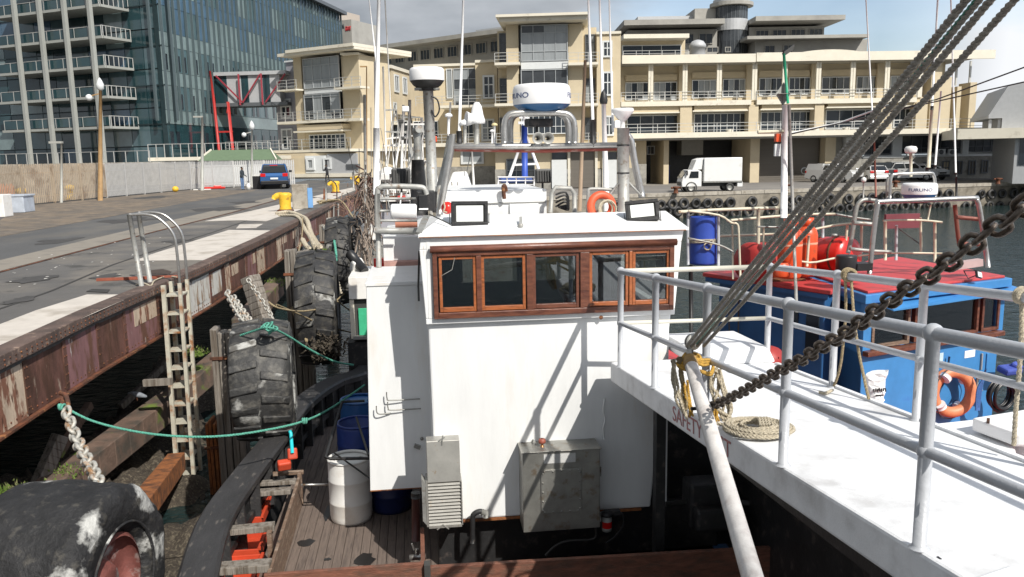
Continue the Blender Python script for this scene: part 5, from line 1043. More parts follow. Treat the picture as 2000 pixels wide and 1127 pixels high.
# ---- chains and ropes
def linkmesh(name, L_, W_, r):
    pts = []; h = L_/2-W_/2
    for i in range(7): a = -pi/2+pi*i/6; pts.append(V((h+cos(a)*(W_/2), sin(a)*(W_/2), 0)))
    for i in range(7): a = pi/2+pi*i/6; pts.append(V((-h+cos(a)*(W_/2), sin(a)*(W_/2), 0)))
    mb = MB(); mb.tube(pts, r, 8, closed=True); return mb
def chain(nm, lab, path, L_, W_, r, m_, label_cat='chain'):
    t = thing(nm, lab, label_cat, (0, 0, 0)); pts = [V(p) for p in path]; acc = [0]
    for a, b in zip(pts, pts[1:]): acc.append(acc[-1]+(b-a).length)
    pitch = L_-2*r*1.08; n = int(acc[-1]/pitch); first = None; j = 0
    for i in range(n):
        s = (i+.5)*pitch
        while j < len(acc)-2 and acc[j+1] < s: j += 1
        p = pts[j].lerp(pts[j+1], (s-acc[j])/(acc[j+1]-acc[j])); d = (pts[j+1]-pts[j]).normalized()
        if first is None: o = obj('link', linkmesh('link', L_, W_, r), m_, t); first = o
        else: o = first.copy(); COL.objects.link(o); o.parent = t
        x = d; y = x.cross(ZUP).normalized(); z = x.cross(y); M = Matrix((x, y, z)).transposed().to_4x4()
        ang = radians(45) + (pi/2 if i % 2 else 0) + random.uniform(-.12, .12)
        o.matrix_local = Matrix.Translation(p) @ M @ Matrix.Rotation(ang, 4, 'X')
    return t
chain('fender_chain', 'grey galvanised chain holding up the foreground tyre from the girder', [atY(128, 800, 8.9), atY(150, 860, 8.4), atY(178, 915, 7.7), atY(200, 958, 7.1)], .155, .1, .02, chaing)
t = thing('shackle', 'large grey shackle with rusty hook hanging from the girder edge', 'shackle', atY(122, 785, 9.2)); obj('bow', MB().tube(smooth([atY(118, 768, 9.4), atY(128, 772, 9.3), atY(133, 790, 9.1), atY(130, 808, 9.0), atY(124, 800, 9.1), atY(122, 780, 9.3)]), .025, 8), rust, t)
chain('fender_chain', 'worn steel chain draped from the girder to the white splashed tyre', sag(atY(443, 570, 13.4), atY(505, 652, 11.6), .12, 8), .13, .085, .017, chaing)
chain('fender_chain', 'second strand of worn chain beside the first above the splashed tyre', sag(atY(455, 580, 13.3), atY(515, 655, 11.7), .05, 8), .13, .085, .017, chaing)
chain('fender_chain', 'thin chain running along the leaning fender post', [atY(484, 545, 14.3), atY(520, 600, 14), atY(535, 625, 13.8)], .1, .06, .011, chaing)
chain('fender_chain', 'thin far chain hanging beside the far pile', [atY(630, 440, 23), atY(645, 470, 22), atY(655, 500, 21)], .13, .08, .016, chaing)
def ropeobj(nm, lab, pts, r, m_, strands=3, sm=True, cat='rope', grp=None):
    mb = MB(); twist(mb, smooth(pts, 5) if sm else pts, r, strands); o = obj(nm, mb, m_, org=V(pts[0])); return tag(o, lab, cat, grp)
g = [atY(125, 795, 9), atY(180, 822, 9), atY(260, 842, 9), atY(345, 852, 9), atY(430, 852, 9.2), atY(520, 840, 9.4), atY(595, 822, 9.8), atY(650, 795, 10.6), atY(712, 752, 11.5)]
ropeobj('mooring_line', 'green rope sagging across the ladder to the fishing boat deck', g, .014, ropegreen)
for a, b, Y, lab in ((120, 795, 8.95, 'tight green rope knot round the shackle'), (595, 822, 9.78, 'small knot in the green rope above the bulwark')):
    mb = MB(); c = atY(a, b, Y)
    for k in range(3): mb.torus(c+V((.02*k-.02, 0, 0)), (1, random.uniform(-.3, .3), random.uniform(-.3, .3)), .028, .013, 14, 6)
    solo('knot', mb, ropegreen, lab, 'knot')
g = [atY(470, 655, 11), atY(500, 645, 10.8), atY(525, 640, 10.6), atY(560, 655, 11), atY(600, 680, 11.5), atY(650, 705, 12), atY(690, 713, 12.4)]
ropeobj('mooring_line', 'thin green rope lying over the white splashed tyre towards the bulwark', g, .016, ropegreen)
mb = MB(); c = atY(525, 640, 10.75)
for k in range(5): mb.torus(c+V((random.uniform(-.05, .05), 0, random.uniform(-.03, .03))), (random.uniform(-1, 1), random.uniform(-.3, .3), random.uniform(-1, 1)), .06, .014, 14, 6)
solo('knot', mb, ropegreen, 'tangled green knot on top of the white splashed tyre', 'knot')
ropeobj('mooring_line', 'yellowish thin rope from the tall pile down to the green trimmed boat', [atY(583, 510, 16.4), atY(620, 548, 16), atY(655, 585, 16), atY(700, 618, 16)], .016, ropetan)
ropeobj('mooring_line', 'yellowish rope looping from the splashed tyre up to the third tyre', [atY(525, 590, 13), atY(545, 602, 13), atY(590, 608, 14), atY(640, 598, 15), atY(672, 574, 15.5)], .016, ropetan)
ropeobj('mooring_line', 'tan rope running low past the tall pile to the green trimmed boat', [atY(540, 595, 13), atY(580, 612, 14), atY(640, 638, 15), atY(712, 655, 16)], .015, ropetan)
ropeobj('hanging_rope', 'frayed tan rope hanging down the right side of the tall pile', [atY(570, 600, 15), atY(583, 632, 14.8), atY(592, 650, 14.7), atY(600, 668, 14.6)], .03, ropetan)
ropeobj('mooring_hawser', 'thick pale hawser laid from the near bollard over the jetty edge', [atZ(540, 417, .06), atZ(565, 414, .08), atZ(590, 423, .06), atY(600, 432, 26.5), atY(607, 455, 24), atY(618, 475, 21), atY(624, 483, 18.5)], .075, rope)
ropeobj('mooring_hawser', 'second pale hawser beside the first over the jetty edge', [atZ(545, 420, .05), atZ(575, 421, .06), atZ(588, 430, .05), atY(594, 445, 25), atY(605, 462, 23), atY(615, 482, 18.6)], .06, rope)
ropeobj('mooring_line', 'thin line dropping from the jetty edge between the hawser and the tall pile', [atY(591, 425, 27), atY(590, 460, 22), atY(583, 492, 17)], .018, ropetan)
ropeobj('hanging_rope', 'short grey rope loop above the tall hanging tyre', [atY(591, 468, 20), atY(598, 480, 19), atY(603, 485, 18.6)], .06, rope)
ropeobj('hanging_rope', 'green rope hanging down the far treaded tyre', [atY(653, 470, 20), atY(657, 500, 19.5), atY(655, 515, 19.4)], .03, ropegreen)
ropeobj('hanging_rope', 'pale knotted rope between the tall tyre and the far tyre', [atY(652, 512, 19), atY(658, 545, 18.5), atY(665, 572, 18)], .045, rope)
ropeobj('mooring_line', 'pale line from the far ladder to the trawler rigging', [atY(630, 395, 38), atY(665, 392, 36), atY(690, 425, 30), atY(706, 437, 28)], .035, ropetan)
mb = MB()
for k in range(5): twist(mb, smooth([atZ(622+random.uniform(-4, 4), 396+random.uniform(-3, 2), .05), atZ(640, 392+random.uniform(-2, 2), .1), atZ(662+random.uniform(-6, 6), 390+random.uniform(-2, 3), .06)]), .05)
solo('rope_pile', mb, ropetan, 'untidy tan rope heap at the foot of the far ladder', 'rope')
mb = MB(); c = atY(688, 388, 33)
for k in range(45):
    p = c+V((random.gauss(0, .35), random.gauss(0, .6), random.gauss(-.2, .35))); q = V((random.uniform(-1, 1), random.uniform(-1, 1), random.uniform(-1, 1)))*.45; mb.tube([p, p+q*.5+V((0, 0, .12)), p+q], .016, 4)
tag(obj('net_tangle', mb, mat('rusty_net', (.2, .12, .085), .9, var=.4)), 'rust brown tangle of net and rope over the jetty edge', 'net', kind='stuff')

# ================================================================== THE FISHING BOAT WITH THE WHITE WHEELHOUSE
YW = 8.1
FB = thing('fishing_boat', 'fishing boat with white wheelhouse and timber framed windows in the middle', 'boat', (1, 8, WZ))
def fw(a, b, y=YW): return atY(a, b, y)
DZ = -2.15
# lower body of the wheelhouse (hollow cabin)
zt, zb = fw(830, 457).z, fw(835, 1025).z
xl, xr = fw(832, 630).x+.0, fw(1318, 620).x
zw0, zw1 = fw(850, 622).z, fw(850, 487).z           # window opening
xw0, xw1 = fw(846, 560).x, fw(1314, 540).x
D = 2.3
LT = white
mb = MB(); mb.prism([(xl+.04, YW+.06, zb), (xr-.22, YW+.06, zb), (xr-.02, YW+.06, zw0-.06), (xl+.02, YW+.06, zw0-.06)], (0, .07, 0)); wall = obj('front_wall', mb, LT, FB, bevel=.02)
mb = MB(); z1 = zt
# upper front: a frame round the window opening, leaning slightly
def uf(p0, p1, p2, p3): mb.prism([(a, YW, b) for a, b in (p0, p1, p2, p3)], (0, .06, 0))
xe0, xe1 = fw(822, 458).x, fw(1337, 447).x
uf((xl-.0, zw0-.06), (xr, zw0-.06), (xr, zw0), (xl, zw0)); uf((xl, zw0), (xw0, zw0), (xw0, zw1), (xl-.04, zw1)); uf((xw1, zw0), (xr, zw0), (xr+.06, zw1), (xw1, zw1)); uf((xl-.04, zw1), (xr+.06, zw1), (xe1, zt), (xe0, zt))
obj('upper_front_wall', mb, LT, FB, bevel=.008)
mb = MB()
for x0, s in ((xl, 1), (xr-.1, 1)):
    wn = [(YW+.131, zb, YW+D, zw0), (YW+.131, zw1, YW+D, zt), (YW+.131, zw0, YW+.35, zw1), (YW+D-.35, zw0, YW+D, zw1)]
    for a, b, c_, d_ in wn: mb.box(x0+.02 if x0 == xl else x0, x0+.08, a, c_, b, d_)
obj('side_wall', mb, LT, FB)
mb = MB(); bw = [(xl+.081, xl+.5, zw0, zw1), (xr-.6, xr-.101, zw0, zw1), (xl+.081, xr-.101, zb, zw0), (xl+.081, xr-.101, zw1, zt-.02), (xl+1.2, xl+1.35, zw0, zw1)]
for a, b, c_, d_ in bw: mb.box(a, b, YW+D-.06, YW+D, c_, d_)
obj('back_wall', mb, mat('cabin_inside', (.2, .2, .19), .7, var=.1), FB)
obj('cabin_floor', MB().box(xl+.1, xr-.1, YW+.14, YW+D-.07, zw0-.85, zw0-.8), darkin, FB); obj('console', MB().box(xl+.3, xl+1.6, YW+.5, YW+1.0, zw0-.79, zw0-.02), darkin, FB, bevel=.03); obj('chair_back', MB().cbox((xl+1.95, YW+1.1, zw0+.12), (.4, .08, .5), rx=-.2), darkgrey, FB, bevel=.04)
obj('console_ledge', MB().box(xl+.1, xr-.12, YW+.14, YW+.32, zw0-.07, zw0-.03), varnish2, FB)
mb = MB().bar((xl+.62, YW+.24, zw0+.0), (xl+1.12, YW+.22, zw0+.17), .03, .06); obj('loose_plank', mb, timber, FB)
obj('grab_frame', MB().bar((xl+2.02, YW+.4, zw0-.02), (xl+2.1, YW+.45, zw1), .05).bar((xl+1.55, YW+.3, zw1-.12), (xl+1.85, YW+.5, zw0+.05), .04), darkgrey, FB)
# roof with chamfered front and drip edge
mb = MB(); zr = zt+.12; r0 = [(xe0-.02, YW-.03, zt), (xe1+.02, YW-.03, zt), (xe1+.02, YW+D+.1, zt), (xe0-.02, YW+D+.1, zt)]
ym = YW+.42; a = atY(862, 421, ym); b = atY(1300, 414, ym); zr = (a.z+b.z)/2
top = [(a.x, ym, zr), (b.x, ym, zr), (b.x, YW+D-.1, zr-.2), (a.x, YW+D-.1, zr-.2)]
mb.hexa([V(q) for q in r0+top]); obj('roof', mb, LT, FB, bevel=.006)
obj('roof_drip_edge', MB().box(xe0-.03, xe1+.03, YW-.045, YW+D+.11, zt-.035, zt-.002), white, FB, bevel=.005)
obj('rust_streak', MB().box(xe0-.02, xe1, YW-.047, YW-.0452, zt-.034, zt-.026), rustorange, FB)
obj('seam_strip', MB().box(xl+.03, xl+.06, YW-.004, YW-.001, zw0, zt-.04), white, FB)
# windows: outer mahogany frame, five lights
t_ = .055
mb = MB(); mb.box(xw0, xw0+.045, YW-.05, YW+.05, zw0, zw1); mb.box(xw1-.05, xw1, YW-.05, YW+.05, zw0, zw1); mb.box(xw0+.0451, xw1-.0501, YW-.05, YW+.05, zw0, zw0+.06); mb.box(xw0+.0451, xw1-.0501, YW-.05, YW+.05, zw1-.07, zw1)
wf = obj('window_frame', mb, varnish, FB, bevel=.006)
mb = MB(); mb.tube([(xw0-.02, YW-.05, zw1+.005), (xw1+.02, YW-.05, zw1+.005)], .035, 10); obj('window_head_moulding', mb, varnish, wf)
lights = [(858, 930, 505, 600, 0), (940, 1026, 500, 612, 1), (1040, 1130, 496, 600, 2), (1150, 1226, 500, 602, 1), (1234, 1306, 497, 594, 1)]
bars = [(930, 940), (1028, 1040), (1132, 1150), (1227, 1233)]
for k, (x0, x1) in enumerate(bars): obj('mullion', MB().box(fw(x0, 550).x, fw(x1, 550).x, YW-.045, YW+.045, zw0+.061, zw1-.071), varnish if k != 3 else varnish2, wf, bevel=.004)
for k, (x0, x1, y0, y1, s) in enumerate(lights):
    a, b = fw(x0, 560).x, fw(x1, 560).x; z0_, z1_ = zw0+.065, zw1-.075
    f = obj('window', (lambda m: m.box(a, a+.03, YW-.03, YW+.03, z0_, z1_).box(b-.03, b, YW-.03, YW+.03, z0_, z1_).box(a+.0301, b-.0301, YW-.03, YW+.03, z0_, z0_+.045).box(a+.0301, b-.0301, YW-.03, YW+.03, z1_-.03, z1_))(MB()), varnish2 if s != 2 else varnish, FB, bevel=.004)
    obj('pane', MB().box(a+.025, b-.025, YW-.004, YW+.002, z0_+.04, z1_-.025), winglass, f)
obj('wiper', MB().bar((xw0+.22, YW-.06, zw1-.08), (xw0+.19, YW-.06, zw1-.2), .006).bar((xw0+.19, YW-.06, zw1-.2), (xw0+.08, YW-.06, zw1-.26), .006), dullsteel, FB)
# small fittings on the front
obj('roof_bracket', MB().bar(atY(1017, 438, YW+.1), atY(1017, 425, YW+.2), .03).ball(atY(1017, 441, YW+.08), .03, 8, 6), galv, FB)
obj('cable', MB().tube(smooth([atY(1181, 778, YW+.03), atY(1178, 800, YW+.02), atY(1182, 818, YW+.03), atY(1178, 836, YW+.02), atY(1180, 858, YW+.03)]), .009, 6), white, FB)
obj('rust_spot', MB().lathe([(.001, .004), (.02, .003), (.022, 0)], atY(1174, 620, YW-.0), (0, -1, 0), 10), rustorange, FB)
# black engine casing below
obj('casing', MB().box(xl+.05, fw(1420, 1060).x, YW+.25, YW+3.5, DZ, zb-.002), black, FB, bevel=.02)
obj('casing_lip', MB().box(xl+.03, fw(1255, 1000).x, YW+.05, YW+.25, zb-.025, zb-.003), rustorange, FB)
obj('dark_bulkhead', MB().box(fw(1262, 900).x, fw(1500, 900).x, YW+.3, YW+.4, DZ, fw(1262, 838).z), black, FB)
obj('black_post', MB().box(fw(1282, 900, 7.6).x, fw(1300, 900, 7.6).x, 7.6, 7.72, DZ, fw(1290, 820, 7.6).z+.1), black, FB)
obj('aft_bulkhead', MB().box(fw(1500, 900).x, fw(1500, 900).x+1.2, YW+.6, YW+.7, DZ, -.6), black, FB)
obj('pump_body', MB().cbox(atY(1370, 980, 7.9), (.35, .3, .5)).cbox(atY(1400, 1010, 7.7), (.5, .2, .25)), black, FB, bevel=.04)
obj('pipe', MB().tube([atY(1300, 985, 7.9), atY(1380, 975, 7.9), atY(1480, 985, 7.9)], .03, 8), darkgrey, FB)
# left locker
YB = 8.78; a = atY(715, 556, YB); b = atY(827, 556, YB); z0_ = atY(722, 960, YB).z; yb2 = YB+.5
mb = MB(); bl = atY(723, 960, YB).x; mb.hexa([V(q) for q in ((bl, YB, z0_), (b.x+.1, YB, z0_), (b.x+.1, YB+1.3, z0_), (bl, YB+1.3, z0_), (a.x, YB, a.z-.02), (b.x+.1, YB, a.z-.02), (b.x+.1, YB+1.3, a.z-.02), (a.x, YB+1.3, a.z-.02))])
obj('side_locker', mb, LT, FB, bevel=.008)
mb = MB(); yk = atZ(730, 526, a.z+.02).y; mb.box(a.x-.01, b.x+.1, YB-.012, YB+1.3, a.z-.0199, a.z+.02); obj('locker_top', mb, LT, FB, bevel=.006)
obj('locker_rust_edge', MB().box(bl, b.x+.02, YB-.004, YB-.001, z0_, z0_+.012), rustorange, FB)
for i, (x0, y0) in enumerate(((755, 766), (757, 785), (735, 793))):
    obj('coat_hook', MB().tube(smooth([atY(x0, y0, YB-.07), atY(x0+1, y0+12, YB-.07), atY(x0+8, y0+16, YB-.06), atY(x0+(65 if i < 2 else 28), y0+(13 if i < 2 else 14), YB-.02)]), .007, 6), dullsteel, FB)
obj('latch', MB().cbox(atY(815, 872, YB-.02), (.07, .05, .04), ry=.4).ball(atY(824, 857, YB-.02), .02, 8, 6), dullsteel, FB)
obj('hanging_bar', MB().tube([atY(819, 490, YW+.3), atY(817, 560, YW+.3), atY(818, 588, YW+.3)], .012, 6), darkgrey, FB)
# side coaming plates behind the locker
obj('side_house', MB().box(atY(748, 480, 10.6).x, atY(840, 480, 10.6).x, 10.6, 12.5, -1.2, atY(780, 462, 10.6).z), white, FB, bevel=.01)
obj('side_house_lip', MB().box(atY(738, 480, 10.5).x, atY(840, 480, 10.5).x, 10.45, 10.6, atY(780, 522, 10.5).z, atY(780, 510, 10.5).z), mat('pink_primer', (.5, .3, .26), .7, var=.2, vs=6), FB)
obj('side_house_plate', MB().box(atY(730, 520, 10.3).x, atY(750, 520, 10.3).x, 10.3, 10.34, atY(740, 528, 10.3).z, atY(740, 505, 10.3).z), tankred, FB)
# louvred vent box
va, vb = atY(832, 860, YW-.1), atY(897, 860, YW-.1); zv = [atY(860, y_, YW-.1).z for y_ in (861, 938, 1022)]
t = thing('vent_box', 'steel vent cowl with horizontal louvres low on the left of the wheelhouse front', 'vent', (va.x, YW, zv[2]))
mb = MB(); mb.hexa([V(q) for q in ((va.x, YW-.16, zv[1]), (vb.x, YW-.16, zv[1]), (vb.x, YW+.058, zv[1]), (va.x, YW+.058, zv[1]), (va.x+.0, YW-.1, zv[0]), (vb.x, YW-.1, zv[0]), (vb.x, YW+.058, zv[0]), (va.x, YW+.058, zv[0]))]); obj('cowl', mb, fgmat, t, bevel=.006)
mb = MB(); mb.box(va.x-.02, va.x, YW-.17, YW+.058, zv[2], zv[1]+.02); mb.box(vb.x, vb.x+.012, YW-.17, YW+.058, zv[2], zv[1]); mb.box(va.x, vb.x, YW-.17, YW+.058, zv[2]-.02, zv[2]); obj('frame', mb, fgmat, t)
n = 13
for i in range(n):
    z = zv[2]+(zv[1]-zv[2])*(i+.5)/n; obj('slat', MB().cbox(((va.x+vb.x)/2, YW-.14, z), (vb.x-va.x-.004, .05, .007), rx=.7), fgmat, t)
obj('back_plate', MB().box(va.x, vb.x, YW-.02, YW-.01, zv[2], zv[1]), darkgrey, t)
obj('side_flap', MB().hexa([V(q) for q in ((va.x-.06, YW-.15, zv[2]+.06), (va.x-.022, YW-.17, zv[2]+.02), (va.x-.022, YW, zv[2]+.02), (va.x-.06, YW, zv[2]+.06), (va.x-.06, YW-.15, zv[1]+.05), (va.x-.022, YW-.17, zv[1]), (va.x-.022, YW, zv[1]), (va.x-.06, YW, zv[1]+.05))]), galv, t)
mb = MB(); c = atY(863, 860, YW-.11); mb.bar(c+V((0, 0, -.05)), c+V((.01, 0, .05)), .012).bar(c+V((-.03, 0, .0)), c+V((.03, 0, .03)), .01); obj('wing_nut', mb, dullsteel, t)
mb = MB(); c = atY(865, 1025, YW-.17); mb.bar(c+V((-.06, 0, -.05)), c+V((0, 0, 0)), .01).bar(c+V((.06, 0, -.05)), c, .01); obj('bottom_wing_nut', mb, fgmat, t)
# steel tank / electrical box
ya = YW-.24
a = atY(1020, 886, ya); b = atY(1172, 884, ya); z0_ = atY(1090, 1036, ya).z; z1_ = a.z
t = thing('steel_locker', 'dull steel box with a bolted inspection plate on the wheelhouse front', 'locker', (a.x, YW, z0_))
mb = MB(); mb.box(a.x, b.x, ya, YW+.058, z0_, z1_); obj('body', mb, boxsteel, t, bevel=.006)
mb = MB(); mb.box(a.x-.012, b.x+.012, ya-.012, YW+.058, z1_+.001, z1_+.012); obj('lid', mb, boxsteel, t, bevel=.003)
pa, pb = atY(1056, 918, ya), atY(1136, 998, ya)
obj('inspection_plate', MB().box(pa.x, pb.x, ya-.014, ya-.001, pb.z, pa.z), boxsteel, t, bevel=.004)
mb = MB()
for i in range(5):
    f = (i+.4)/4.8
    for q in ((pa.x+(pb.x-pa.x)*f, pa.z-.018), (pa.x+(pb.x-pa.x)*f, pb.z+.018), (pa.x+.018, pb.z+(pa.z-pb.z)*f), (pb.x-.018, pb.z+(pa.z-pb.z)*f)): mb.lathe([(.009, 0), (.009, .007), (.001, .009)], (q[0], ya-.014, q[1]), (0, -1, 0), 8)
obj('bolt', mb, dullsteel, t, kind='stuff')
obj('plaque', MB().box(atY(1062, 890, ya).x, atY(1124, 890, ya).x, ya-.004, ya-.001, atY(1090, 904, ya).z, atY(1090, 886, ya).z), mat('engraved_white_plaque', (.55, .55, .54), .5, var=.25, vs=60, st=(1, 1, 5)), t)
mb = MB()
for z in (z0_+.5*(z1_-z0_)+.22, z0_+.15): mb.tube([(b.x+.01, ya+.04, z), (b.x+.01, ya+.04, z-.1)], .012, 8)
obj('hinge', mb, dullsteel, t, kind='stuff')
c = atY(1059, 880, YW-.1); t2 = thing('brass_valve', 'tarnished brass valve standing on the steel box', 'valve', c)
obj('stem', MB().lathe([(.016, -.02), (.016, .02), (.026, .022), (.026, .045), (.015, .05), (.015, .08)], c, n=12), brass, t2); obj('cap', MB().lathe([(.01, .08), (.035, .082), (.04, .1), (.034, .125), (.01, .13)], c, n=12), mat('red_valve_cap', (.3, .08, .05), .5), t2)
c = atY(1042, 866, YW); obj('loop', MB().torus(c+V((0, .0, 0)), (1, .3, 0), .035, .009, 16, 6), galv, t)
# elbow pipes and bottle
t = thing('elbow_pipe', 'black elbow pipe with steel mouth below the wheelhouse front', 'pipe', atY(922, 1030, 8.1)); Y_ = 8.05
obj('pipe', MB().tube(smooth([atY(923, 1060, Y_), atY(923, 1015, Y_), atY(926, 1004, Y_), atY(936, 999, Y_), atY(944, 1000, Y_)]), .028, 10), black, t); obj('mouth', MB().tube([atY(940, 1000, Y_), atY(949, 1002, Y_), atY(950, 1010, Y_)], .034, 10), dullsteel, t)
t = thing('cartridge_filter', 'small white canister with a red label hanging beside the steel box', 'canister', atY(1185, 1020, 8.1)); c = atY(1185, 1036, 8.0)
obj('body', MB().lathe([(.01, 0), (.05, 0), (.055, .02), (.055, .14), (.04, .16)], c, n=14), mat('grey_canister', (.3, .3, .29), .5), t); obj('label', MB().lathe([(.0555, .04), (.0555, .11)], c, n=14, a0=pi*1.1, a1=pi*1.9), lred, t); obj('head', MB().lathe([(.04, .161), (.065, .17), (.065, .2), (.02, .21)], c, n=14).cbox(c+V((.06, 0, .2)), (.16, .06, .05)), black, t)
obj('hose', MB().tube(smooth([c+V((.08, 0, .2)), c+V((.17, 0, .17)), c+V((.18, 0, .05)), c+V((.1, .02, -.08)), c+V((0, .04, -.16))]), .012, 6), black, t)
t = thing('cable_loop', 'black hose looping down from the steel box to the casing', 'hose', atY(1100, 1060, 8)); obj('hose', MB().tube(smooth([atY(1163, 1030, 8.0), atY(1160, 1052, 8), atY(1110, 1056, 8), atY(1085, 1066, 8), atY(1065, 1085, 8)]), .014, 6), darkgrey, t)
t = thing('brown_drain_pipe', 'red brown drain pipe standing below the side locker', 'pipe', atY(812, 1060, 8.3)); obj('pipe', MB().tube([atY(812, 965, 8.3), atY(812, 1055, 8.3)], .045, 10), mat('red_brown_pipe', (.09, .03, .025), .5), t); obj('cap', MB().tube([atY(812, 962, 8.3), atY(812, 972, 8.3)], .052, 10), darkgrey, t)
t = thing('steel_tap', 'bright steel deck valve at the foot of the brown pipe', 'valve', atY(815, 1085, 7.9)); c = atY(815, 1088, 7.9)
obj('body', MB().tube([c+V((-.08, 0, 0)), c+V((.09, 0, 0))], .03, 10).tube([c, c+V((0, 0, .09))], .018, 8), steel, t); obj('handle', MB().bar(c+V((-.03, 0, .08)), c+V((-.05, 0, .15)), .015), steel, t)
obj('flange', MB().torus(c+V((.06, 0, 0)), (1, 0, 0), .035, .01, 14, 6), steel, t)

# deck planks
x0, x1 = -1.85, 1.4; y0, y1 = 7.0, 14.5; w = .098; i = 0
DK = thing('deck', 'weathered timber working deck of the fishing boat', 'deck', (-.5, 9, DZ)); DK['kind'] = 'structure'
x = x0
while x < x1:
    y = y0-random.uniform(0, 1)
    while y < y1:
        l = random.uniform(2.2, 4.2); m_ = MB().box(x+.003, x+w-.003, max(y, y0), min(y+l, y1)-.006, DZ-.03, DZ+random.uniform(-.002, .002)); 
        if min(y+l, y1)-max(y, y0) > .1: obj('plank', m_, deckwood, DK)
        y += l
    x += w
obj('subdeck', MB().box(x0, 3.2, y0-2, y1, DZ-.06, DZ-.031), black, DK)
def blob(px_, py_, rx, ry, seed):
    c = atZ(px_, py_, DZ+.0045); r = random.Random(seed); return MB().prism([c+V((cos(t)*rx*r.uniform(.6, 1), sin(t)*ry*r.uniform(.6, 1), 0)) for t in [k*2*pi/14 for k in range(14)]], (0, 0, -.0015))
obj('oil_stain', blob(598, 1060, .13, .12, 1), plankwet, DK); obj('oil_stain', blob(712, 1093, .13, .2, 2), plankwet, DK); obj('oil_stain', blob(640, 1092, .05, .04, 3), plankwet, DK); obj('oil_stain', blob(640, 1000, .05, .3, 4), plankwet, DK)
# bulwark: thick black cap rail sweeping round
BR = [(-1.98, 3.0), (-2.0, 5.0), (-2.02, 6.5)]
for q in ((415, 1020), (478, 925), (528, 862), (566, 808), (608, 768), (655, 740), (716, 716)): p = atZ(q[0], q[1], -1.45); BR.append((p.x, p.y))
BR += [(-.95, 17), (-.5, 19)]
pts = smooth([(x, y, -1.45) for x, y in BR], 4)
def sweep(pts, ox0, ox1, z0, z1):
    mb = MB(); n = len(pts); L = []
    for i, p in enumerate(pts):
        d = (pts[min(i+1, n-1)]-pts[max(i-1, 0)]).normalized(); r = V((d.y, -d.x, 0)).normalized(); L.append((p+r*ox0, p+r*ox1))
    for i in range(n-1):
        a, b = L[i], L[i+1]; mb.hexa([V((a[0].x, a[0].y, z0)), V((a[1].x, a[1].y, z0)), V((b[1].x, b[1].y, z0)), V((b[0].x, b[0].y, z0)), V((a[0].x, a[0].y, z1)), V((a[1].x, a[1].y, z1)), V((b[1].x, b[1].y, z1)), V((b[0].x, b[0].y, z1))])
    return mb
def sweep2(pts, prof):
    mb = MB(); n = len(pts); rings = []
    for i, p in enumerate(pts):
        d = (pts[min(i+1, n-1)]-pts[max(i-1, 0)]).normalized(); r = V((d.y, -d.x, 0)).normalized(); rings.append([V((p.x, p.y, 0))+r*o+ZUP*z for o, z in prof])
    k = len(prof); mb.add([q for r in rings for q in r], [(i*k+j, i*k+(j+1) % k, (i+1)*k+(j+1) % k, (i+1)*k+j) for i in range(n-1) for j in range(k)]); return mb
obj('cap_rail', sweep2(pts, [(-.17, -1.55), (.17, -1.55), (.18, -1.47), (.15, -1.44), (-.15, -1.44), (-.18, -1.47)]), blackrail, FB)
obj('bulwark', sweep2(pts, [(-.06, WZ-.5), (.04, WZ-.5), (.04, -1.551), (-.06, -1.551)]), black, FB)
obj('stringer_rail', sweep2(pts[:-8], [(.041, -1.98), (.1, -1.98), (.1, -1.9), (.041, -1.9)]), black, FB)
for i in range(6, len(pts)-10, 2):
    p = pts[i]; obj('bulwark_frame', MB().box(p.x+.045, p.x+.16, p.y-.03, p.y+.03, DZ, -1.552), blackrail, FB)
# fish pen on the port side
PN_ = thing('fish_pen', 'old timber pen frame along the bulwark with orange bins inside', 'pen', (-1.6, 8, DZ))
pz = DZ+.4
def q_(a, b): return atZ(a, b, pz)
ia, ib = q_(525, 1108), q_(583, 925)
obj('side_board', MB().prism([(ia.x, ia.y, DZ+.003), (ib.x, ib.y, DZ+.003), (ib.x, ib.y, pz), (ia.x, ia.y, pz)], (.035, 0, 0)), oldwood, PN_, bevel=.004)
obj('side_board', MB().prism([(ia.x-.02, 5.2, DZ+.003), (ia.x, ia.y-.01, DZ+.003), (ia.x, ia.y-.01, pz), (ia.x-.02, 5.2, pz)], (.035, 0, 0)), oldwood, PN_, bevel=.004)
for (a, b), (c_, d_), w_, h_ in (((506, 928), (590, 922), .05, .05), ((508, 944), (575, 940), .1, .05), ((487, 964), (565, 958), .12, .06), ((447, 1038), (533, 1028), .13, .07), ((405, 1112), (525, 1104), .16, .08)):
    p, r_ = q_(a, b), q_(c_, d_); obj('cross_piece', MB().bar(p-V((.25, 0, 0)), r_+V((.02, 0, 0)), w_, h_), timber if w_ != .05 else oldwood, PN_, bevel=.008)
for a, b in ((588, 985), (530, 1110)): p = atZ(a, b, DZ); obj('post', MB().box(p.x-.02, p.x+.03, p.y-.04, p.y+.04, DZ, pz+.03), oldwood, PN_, bevel=.005)
